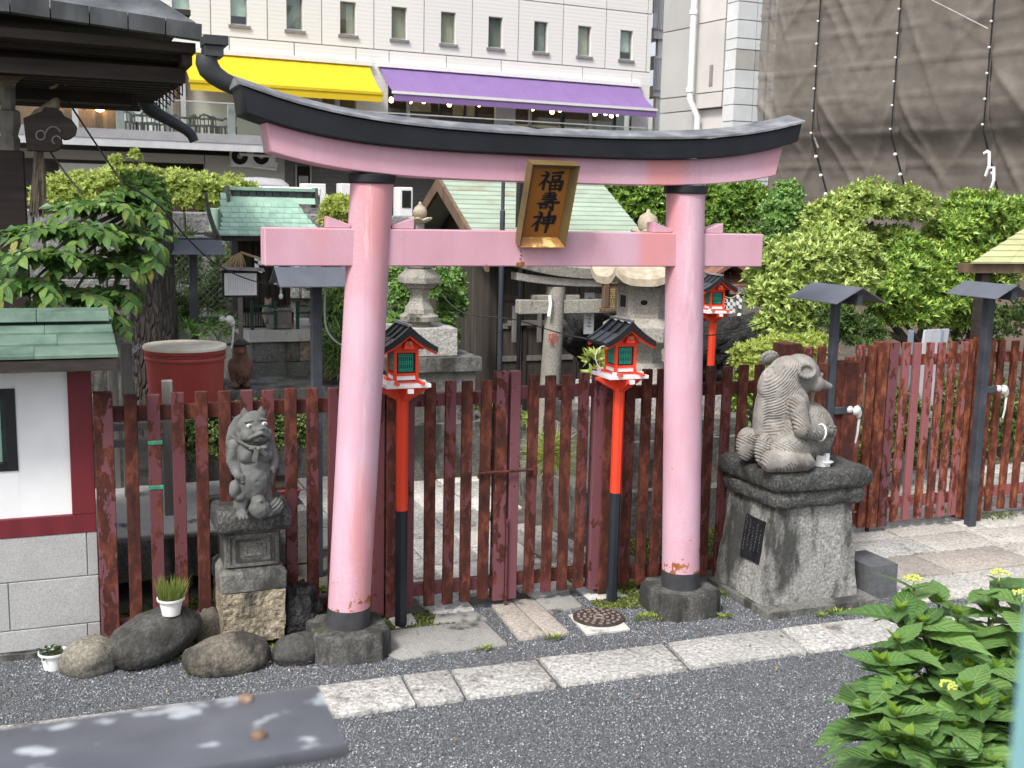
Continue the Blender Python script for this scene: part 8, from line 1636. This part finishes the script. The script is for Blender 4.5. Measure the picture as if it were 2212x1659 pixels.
# ================================================================ FOLIAGE
def px2m(p, y): d = ray(p[0], p[1]); return (d*(y/d.y)).dot(CF)/FPX
ROUGH = 1.0
def crown_points(blobs, n, shell=.55):
    vol = np.array([(b[3]*b[4])**1.0 for b in blobs], float); vol /= vol.sum(); idx = rng.choice(len(blobs), n, p=vol); P, N = [], []
    d = rng.normal(0, 1, (n, 3)); d /= np.linalg.norm(d, axis=1, keepdims=True); d[:, 2] = np.where(d[:, 2] < -.5, -d[:, 2]*.6, d[:, 2]); r = rng.uniform(shell**3, 1, n)**(1/3)
    for k in range(n):
        px, py, y, rx_, rz_ = blobs[idx[k]]; c = W(px, py, y); m_ = px2m((px, py), y); j = 1+ROUGH*(.34*mnoise.noise(Vector((d[k][0]*2.4+px, d[k][1]*2.4, d[k][2]*2.4+py)))+.22*mnoise.noise(Vector((d[k][0]*6.5+px, d[k][1]*6.5, d[k][2]*6.5+py)))); q = Vector((d[k][0]*rx_*m_, d[k][1]*min(rx_, rz_*1.3)*m_*1.0, d[k][2]*rz_*m_))*r[k]*j
        P.append(tuple(c+q)); nn = Vector((d[k][0]/rx_, d[k][1]/rx_, d[k][2]/rz_)).normalized(); N.append(tuple(nn))
    return np.array(P, np.float32), np.array(N, np.float32)
def sprigs(name, blobs, n, L, Wd, mat, parent=None, leaves=6, shell=.55, up=.5, spread=.9, kind='stuff', fold=.3, droop=.15):
    P, N = crown_points(blobs, n, shell); ax = N+np.array([0, 0, up], np.float32)+rng.normal(0, .25, (n, 3)); ax /= np.linalg.norm(ax, axis=1, keepdims=True)
    t1 = np.cross(ax, rng.normal(0, 1, (n, 3))); t1 /= np.linalg.norm(t1, axis=1, keepdims=True); t2 = np.cross(ax, t1); pos, dirs, ups = [], [], []
    for k in range(leaves):
        a = 2*np.pi*k/leaves+rng.normal(0, .25, n); e = rng.uniform(.5, 1.1, n)*spread; d = ax*np.cos(e)[:, None]+(t1*np.cos(a)[:, None]+t2*np.sin(a)[:, None])*np.sin(e)[:, None]; pos.append(P+d*L*.05); dirs.append(d); ups.append(ax+rng.normal(0, .15, (n, 3)))
    pos = np.concatenate(pos); return cards(name, pos, np.concatenate(dirs), np.concatenate(ups), rng.uniform(.7, 1.15, len(pos))*L, rng.uniform(.8, 1.1, len(pos))*Wd, mat, parent, kind, fold, droop)
LM = lambda nm, a, b, c, tr=.35, ro=.4: leafmat(nm, a, b, c, veins=0, trans=tr, rough=ro, islands=True)
AZ = LM('azalea_leaf', (.12, .2, .035), (.32, .44, .095), (.62, .7, .25), .24); AZ2 = LM('pittosporum_leaf', (.07, .15, .03), (.22, .37, .06), (.5, .64, .13), .24); DKG = LM('glossy_hedge_leaf', (.05, .12, .025), (.14, .27, .045), (.32, .46, .07), .3, .3); VINE = LM('ivy_leaf', (.08, .18, .045), (.17, .33, .08), (.3, .45, .12), .3)
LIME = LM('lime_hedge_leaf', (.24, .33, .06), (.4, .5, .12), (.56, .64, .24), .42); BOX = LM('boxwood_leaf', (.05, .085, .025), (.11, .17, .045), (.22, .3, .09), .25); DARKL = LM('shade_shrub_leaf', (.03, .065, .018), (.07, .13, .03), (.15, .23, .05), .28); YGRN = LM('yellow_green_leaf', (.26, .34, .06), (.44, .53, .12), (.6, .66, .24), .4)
BARKL = simple('grey_branch_bark', [(.3, (.07, .06, .05)), (.6, (.14, .12, .1)), (.8, (.24, .21, .18))], 12, .9, .4, stretch=(1, 1, .3))
def branchset(name, parent, paths, mat=None):
    for p, r in paths: mb = MB(); q = [W(*a) for a in p]; mb.tube(q, [r*(1-.7*k/(len(q)-1)) for k in range(len(q))], 8); mb.build(name, mat or BARKL, parent, smooth=70)
def plant(nm, label, cat, blobs, n, L, Wd, mat, branches=(), **k):
    c = W(*blobs[0][:3]); t = thing(nm, label, cat, (c.x, blobs[0][2], 0)); sprigs('crown' if branches else 'foliage', blobs, int(n*1.5), L, Wd, mat, t, **k); branchset('branch', t, branches); return t
plant('clipped_tree', 'pale yellow-green clipped tree in rounded cloud tiers, left of the two at the right', 'tree', [(1885, 445, 10.8, 105, 50), (1800, 480, 10.8, 60, 48), (1960, 452, 10.9, 62, 45), (1850, 510, 10.9, 60, 22), (1725, 575, 10.3, 95, 62), (1800, 555, 10.3, 70, 50), (1690, 640, 10.2, 72, 55), (1840, 545, 10.3, 55, 45), (1760, 640, 10.3, 80, 60), (1660, 590, 10.4, 42, 50), (1700, 700, 10.1, 75, 36), (1830, 610, 10.2, 60, 50), (1780, 520, 10.6, 60, 40), (1880, 590, 10.4, 50, 40), (1935, 515, 10.7, 50, 24)], 6000, .08, .03, AZ,
      [([(1960, 1000, 10.4), (1965, 780, 10.4), (1955, 735, 10.4), (1930, 700, 10.4), (1880, 640, 10.4), (1860, 560, 10.6), (1885, 480, 10.8)], .07), ([(1955, 735, 10.4), (1880, 705, 10.3), (1800, 670, 10.3), (1730, 610, 10.3)], .04), ([(1890, 560, 10.6), (1905, 520, 10.8), (1915, 480, 10.8)], .025), ([(1870, 560, 10.6), (1850, 520, 10.8), (1820, 490, 10.8)], .025)], shell=.5)
plant('clipped_tree', 'fresh green clipped tree with forked grey trunk, right of the pale one', 'tree', [(2110, 465, 11, 90, 48), (2185, 480, 11, 60, 50), (2060, 500, 10.9, 60, 42), (2035, 570, 10.6, 80, 42), (1950, 590, 10.3, 78, 42), (2100, 560, 10.9, 70, 45), (2060, 640, 10.3, 70, 40), (1925, 640, 10.1, 60, 36), (1990, 680, 10.1, 66, 34), (2130, 600, 11, 60, 50), (2010, 630, 10.4, 70, 48), (2120, 520, 11, 80, 40), (1950, 680, 10.2, 70, 40), (2080, 690, 10.4, 60, 30), (1960, 540, 10.5, 50, 30)], 5400, .088, .03, AZ2,
      [([(1985, 1010, 10.5), (1978, 760, 10.5), (1990, 720, 10.5), (2020, 660, 10.5), (2060, 600, 10.6), (2110, 500, 10.9)], .07), ([(2090, 1000, 10.8), (2085, 760, 10.8), (2105, 690, 10.8), (2120, 620, 10.9), (2160, 540, 11)], .06), ([(1985, 740, 10.5), (1950, 690, 10.4), (1920, 650, 10.2)], .035)], shell=.5)
plant('hedge_tree', 'dark glossy green rounded hedge behind the storehouse roof end', 'tree', [(1375, 445, 13.6, 62, 52), (1335, 425, 13.8, 45, 35), (1420, 460, 13.4, 45, 55)], 1500, .075, .03, DKG, shell=.45)
plant('hedge_tree', 'tall dense dark green hedge right of the right pink pillar', 'tree', [(1565, 440, 13.8, 62, 58), (1615, 450, 13.8, 55, 60), (1540, 500, 13.8, 50, 60), (1600, 530, 13.6, 60, 50)], 2600, .07, .028, DKG, shell=.45)
plant('ivy_mass', 'rounded mass of fresh green ivy climbing between the hedge and the pale tree', 'ivy', [(1690, 470, 12.6, 50, 60), (1670, 540, 12.6, 50, 45), (1700, 430, 12.8, 32, 40), (1655, 590, 12.5, 35, 40)], 2400, .05, .036, VINE, leaves=4, shell=.6)
plant('low_hedge', 'low bright yellow-green hedge behind the fence left of the sitting statue head', 'hedge', [(1690, 760, 8.8, 85, 34), (1630, 775, 8.8, 50, 34), (1750, 752, 8.9, 60, 30), (1680, 800, 8.7, 90, 40)], 1500, .055, .022, YGRN, leaves=7, shell=.6)
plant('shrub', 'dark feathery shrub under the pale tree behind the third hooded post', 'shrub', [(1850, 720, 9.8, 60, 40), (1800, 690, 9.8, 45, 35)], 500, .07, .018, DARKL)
plant('hydrangea_shrub', 'round green shrub seen through the second gate', 'shrub', [(1915, 950, 8.5, 55, 70), (1950, 900, 8.6, 50, 60), (1890, 1000, 8.4, 40, 45)], 800, .06, .03, BOX, leaves=5)
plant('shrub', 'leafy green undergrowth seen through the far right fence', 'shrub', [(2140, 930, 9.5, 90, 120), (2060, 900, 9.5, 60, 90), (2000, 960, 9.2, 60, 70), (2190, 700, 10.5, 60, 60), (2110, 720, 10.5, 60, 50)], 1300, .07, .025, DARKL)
plant('shrub', 'clump of green leaves behind the fence between the right pink pillar and the sitting statue', 'shrub', [(1600, 860, 8.8, 40, 60), (1575, 950, 8.4, 45, 60), (1640, 820, 8.9, 40, 40)], 600, .06, .024, AZ2)
plant('boxwood_bush', 'clipped boxwood bush behind the small standing statue', 'bush', [(450, 950, 8.3, 85, 68), (540, 930, 8.3, 90, 62), (630, 935, 8.2, 50, 48), (400, 940, 8.4, 42, 50)], 3600, .026, .02, BOX, leaves=5, shell=.75)
plant('lime_hedge', 'long lime green hedge on the wall below the terrace, behind the leafy tree', 'hedge', [(130, 430, 17, 55, 46), (190, 422, 17, 60, 48), (250, 415, 17, 60, 48), (320, 415, 17, 60, 50), (390, 420, 17, 60, 50), (450, 425, 17, 55, 46), (500, 428, 17.2, 45, 44), (540, 430, 17.4, 30, 30)], 4600, .085, .04, LIME, leaves=5, shell=.5)
plant('sapling', 'thin lime green shoots rising above the hedge before the doorway', 'sapling', [(270, 375, 15.5, 26, 16), (300, 385, 15.5, 26, 16), (290, 340, 15.5, 10, 14), (250, 350, 15.5, 12, 12), (330, 380, 15.6, 20, 14)], 160, .07, .04, LIME, [([(285, 440, 15.5), (288, 380, 15.5), (291, 322, 15.5)], .012), ([(285, 420, 15.5), (260, 370, 15.5), (248, 345, 15.5)], .01), ([(290, 420, 15.5), (315, 385, 15.5), (340, 372, 15.6)], .01)])
plant('shrub', 'bright yellow-green bush between the copper roofed shrine and the left pink pillar', 'shrub', [(735, 450, 14.5, 34, 24), (722, 470, 14.5, 28, 20)], 500, .08, .03, YGRN)
plant('ivy_mass', 'green climber hanging between the left stone lantern and the storehouse', 'ivy', [(945, 620, 11.2, 30, 40), (975, 660, 11.4, 30, 50), (955, 720, 11.2, 34, 40), (985, 610, 11.6, 18, 30)], 900, .055, .034, VINE, leaves=4, shell=.2)
plant('shrub', 'green shrub left of the left stone lantern beside the left pink pillar', 'shrub', [(868, 640, 10.9, 24, 45), (862, 700, 10.9, 26, 40), (850, 600, 11.2, 22, 24)], 420, .06, .034, VINE, leaves=4, shell=.2)
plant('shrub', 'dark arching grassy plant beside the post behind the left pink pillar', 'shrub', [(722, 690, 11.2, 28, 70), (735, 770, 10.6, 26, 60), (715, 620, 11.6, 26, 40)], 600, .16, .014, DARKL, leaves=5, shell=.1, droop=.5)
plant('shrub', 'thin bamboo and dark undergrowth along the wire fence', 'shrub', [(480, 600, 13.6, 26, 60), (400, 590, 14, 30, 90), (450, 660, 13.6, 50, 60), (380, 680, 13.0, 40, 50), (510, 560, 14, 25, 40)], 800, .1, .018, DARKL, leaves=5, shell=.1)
plant('fern', 'pale green ferny leaves behind the red tub', 'fern', [(455, 712, 10.0, 34, 20), (410, 720, 9.9, 26, 16), (485, 705, 10.2, 20, 18)], 40, .13, .018, VINE, leaves=5, shell=.1, droop=.5)
plant('leafy_plant', 'small fresh green broad-leaved plant left of the right red lantern', 'plant', [(1285, 780, 7.6, 15, 14), (1290, 815, 7.5, 12, 16)], 14, .1, .035, YGRN, [([(1287, 860, 7.5), (1287, 800, 7.5), (1286, 770, 7.55)], .006)], leaves=6)
plant('grass_clump', 'tuft of striped grass beside the lantern base blocks behind the gate', 'grass', [(1190, 1000, 7.6, 10, 45)], 70, .22, .008, YGRN, leaves=5, shell=.1, droop=.6, up=1.2)
plant('shrub', 'low weeds and leaves on the garden bed behind the gate', 'shrub', [(900, 900, 10.6, 30, 16), (990, 880, 11, 50, 16), (1080, 880, 11, 40, 20), (1160, 905, 10.4, 30, 16)], 300, .06, .02, AZ, leaves=5)
# little weeds in gravel and moss
WEED = LM('weed_leaf', (.1, .16, .02), (.2, .28, .03), (.3, .38, .06))
wpos = [(2000, 2174, 1105, 525, .12), (2000, 2174, 1660, 515, .04), (2000, 2174, 345, 680, .05), (2000, 2174, 560, 230, .12), (2000, 2174, 1660, 335, .09), (2932, 2174, 720, 480, .07), (2932, 2174, 590, 505, .04), (900, 2174, 470, 685, .06), (900, 2174, 1960, 762, .04), (0, 2174, 1500, 945, .04), (0, 2174, 1320, 830, .08), (2000, 2174, 990, 260, .12), (2932, 1300, 1930, 1450, .2), (2932, 1300, 1500, 1410, .1)]
for k, (ox, oy, px, py, r) in enumerate(wpos):
    c = Q(ox, oy, px, py); n = int(90*r/.1); a = rng.uniform(0, 6.28, n); rr_ = r*np.sqrt(rng.uniform(0, 1, n)); p = np.stack([c.x+rr_*np.cos(a), c.y+rr_*np.sin(a)*.5, np.full(n, .012)], 1)
    o = cards('weeds', p, np.stack([np.cos(a)*.6, np.sin(a)*.6, rng.uniform(.4, 1.2, n)], 1), rng.normal(0, .3, (n, 3))+np.array([0, 0, 1]), rng.uniform(.018, .045, n), .012, WEED)

n = 130; lx_, ly_ = rng.uniform(-.6, 5.2, n), rng.uniform(4.9, 6.6, n); o = cards('fallen_leaves', np.stack([lx_, ly_, np.full(n, .034)], 1), np.stack([rng.normal(0, 1, n), rng.normal(0, 1, n), rng.normal(0, .12, n)], 1), np.tile((0, 0, 1.), (n, 1))+rng.normal(0, .2, (n, 3)), rng.uniform(.012, .035, n), rng.uniform(.008, .018, n), leafmat('dry_fallen_leaf', (.1, .06, .025), (.2, .14, .05), (.34, .28, .12), veins=0, trans=.1, islands=True))
# ---------- leafy tree at the left with a thick trunk
tree = thing('leafy_tree', 'broad-leaved tree with drooping leaf sprays and thick furrowed trunk behind the white hut', 'tree', (W(338, 730, 9.9).x, 9.9, 0))
BARK = NT('furrowed_bark'); v = BARK.coord((1, 1, .22), rand=False); vor = BARK.n('ShaderNodeTexVoronoi', feature='DISTANCE_TO_EDGE'); vor.inputs['Scale'].default_value = 26; BARK.l(v, vor.inputs['Vector']); nb_ = BARK.noise(v, 18, 6, .7)
BARK.bsdf(BARK.ramp(nb_, [(.3, (.03, .026, .023)), (.55, (.075, .066, .06)), (.78, (.16, .145, .13))]), .9, 0, BARK.math('ADD', BARK.mask(vor.outputs[0], 0, .2), BARK.math('MULTIPLY', nb_, .6)), 1.0, .035); BARK = BARK.m
mb = MB(); rings = []
for k in range(26):
    t = k/25; c = W(338-14*t, 950-530*t, 9.9); r = .215-.05*t+.03*(1-t)**4
    rings.append([c+Vector((math.cos(a)*r, math.sin(a)*r, 0))*(1+.1*mnoise.noise(Vector((math.cos(a)*3, math.sin(a)*3, t*3)))) for a in [2*math.pi*q/28 for q in range(28)]])
mb.loft(rings); mb.build('trunk', BARK, tree, smooth=70)
TL = leafmat('tree_leaf', (.045, .115, .03), (.1, .21, .05), (.21, .34, .075), (.2, .3, .1), .38, .38, 7); TLY = leafmat('yellowed_tree_leaf', (.14, .2, .03), (.22, .28, .05), (.34, .32, .08), (.3, .34, .14), .4, .4, 7)
tl = [leafmesh('tree_leaf', .115, .062, 6, .2, .2), leafmesh('tree_leaf', .115, .056, 6, .3, .3), leafmesh('tree_leaf', .115, .066, 6, .12, .12)]; tly = [leafmesh('tree_leaf', .11, .052, 6, .3, .3)]
for me in tl: me.materials.append(TL)
for me in tly: me.materials.append(TLY)
random.seed(31); cnt = 0; spp, spd, spu = [], [], []
org = W(325, 440, 9.3)
LAYERS = [(215, 450, 8.8, 105, 22), (280, 425, 9.1, 60, 20), (140, 500, 8.5, 110, 24), (250, 512, 8.7, 105, 22), (100, 556, 8.3, 98, 22), (285, 556, 8.9, 62, 24), (205, 578, 8.6, 105, 20), (60, 618, 8.2, 62, 22), (155, 640, 8.4, 88, 22), (240, 640, 8.7, 60, 24), (60, 680, 8.2, 52, 16), (225, 690, 8.5, 50, 18), (318, 460, 9.0, 36, 24)]
for li, (bx_, by_, yy0, rx_, rz_l) in enumerate(LAYERS):
    cen = W(bx_, by_, yy0); mb = MB(); mid = org.lerp(cen, .6)+Vector((0, 0, .12)); mb.tube([org*(1-t)**2+mid*2*t*(1-t)+cen*t*t for t in [q/7 for q in range(8)]], [.022-.0018*q for q in range(8)], 6); mb.build('branch', BARKL, tree, smooth=70)
    for q in range(4):
        an = random.uniform(-.9, .9)+(math.pi if q % 3 else 0); e = W(bx_+rx_*.95*math.cos(an), by_+rz_l*.6+random.uniform(-4, 14), yy0-.28+random.uniform(-.2, .15)); m2 = cen.lerp(e, .55)+Vector((0, -.05, .1)); n_l = 11
        mb = MB(); mb.tube([cen*(1-t)**2+m2*2*t*(1-t)+e*t*t for t in [k/6 for k in range(7)]], [.006, .0055, .005, .0045, .004, .003, .002], 5); mb.build('twig', BARKL, tree, smooth=70)
        for k in range(n_l):
            t = .12+.88*k/(n_l-1); p = cen*(1-t)**2+m2*2*t*(1-t)+e*t*t; d = ((m2-cen)*2*(1-t)+(e-m2)*2*t).normalized(); side = d.cross(Vector((0, 0, 1))).normalized()*(1 if k % 2 else -1)
            dv = d*.75+side*.85+Vector((0, random.uniform(-.25, .1), random.uniform(-.45, .05)))
            if k == n_l-1: dv = d+Vector((0, 0, -.5))
            if cnt < 300 and (k+q) % 2 == 0 or (cnt < 300 and k > 7):
                young = (k > 8 and random.random() < .4); place_leaf(random.choice(tly if young else tl), tree, p, dv, (random.uniform(-.35, .25), -.5, 1), random.uniform(.75, 1.2), roll=random.uniform(-.4, .4)); cnt += 1
            else: spp.append(tuple(p)); spd.append(tuple(dv)); spu.append((random.uniform(-.3, .2), -.5, 1))
n = 2300; P, N = crown_points(LAYERS, n, .15)
spp += [tuple(p) for p in P]; dd = rng.normal(0, 1, (n, 3)); dd[:, 2] = -np.abs(dd[:, 2])*.35; dd[:, 0] -= .3; spd += [tuple(d) for d in dd]; spu += [(-.1, -.6, 1)]*n
nn = len(spp); cards('leaves', np.array(spp), np.array(spd), np.array(spu)+rng.normal(0, .25, (nn, 3)), rng.uniform(.08, .125, nn), rng.uniform(.045, .062, nn), leafmat('tree_leaf_mass', (.035, .09, .022), (.08, .175, .04), (.19, .31, .065), veins=0, islands=True), tree)
plant('ivy_mass', 'small ivy leaves crowning the top of the thick trunk', 'ivy', [(320, 410, 9.6, 34, 26), (300, 395, 9.7, 30, 20), (345, 440, 9.6, 18, 22)], 400, .05, .036, VINE, leaves=4, shell=.2)
# ---------- behind everything: pale sky is the world; a far street wall keeps the gaps closed
mb = MB(); mb.bx(-40, 60, 75, 76, -1, 9); fw = tag(mb.build('far_building', CREAMR), 'plain pale building far behind, seen only through gaps', 'building')
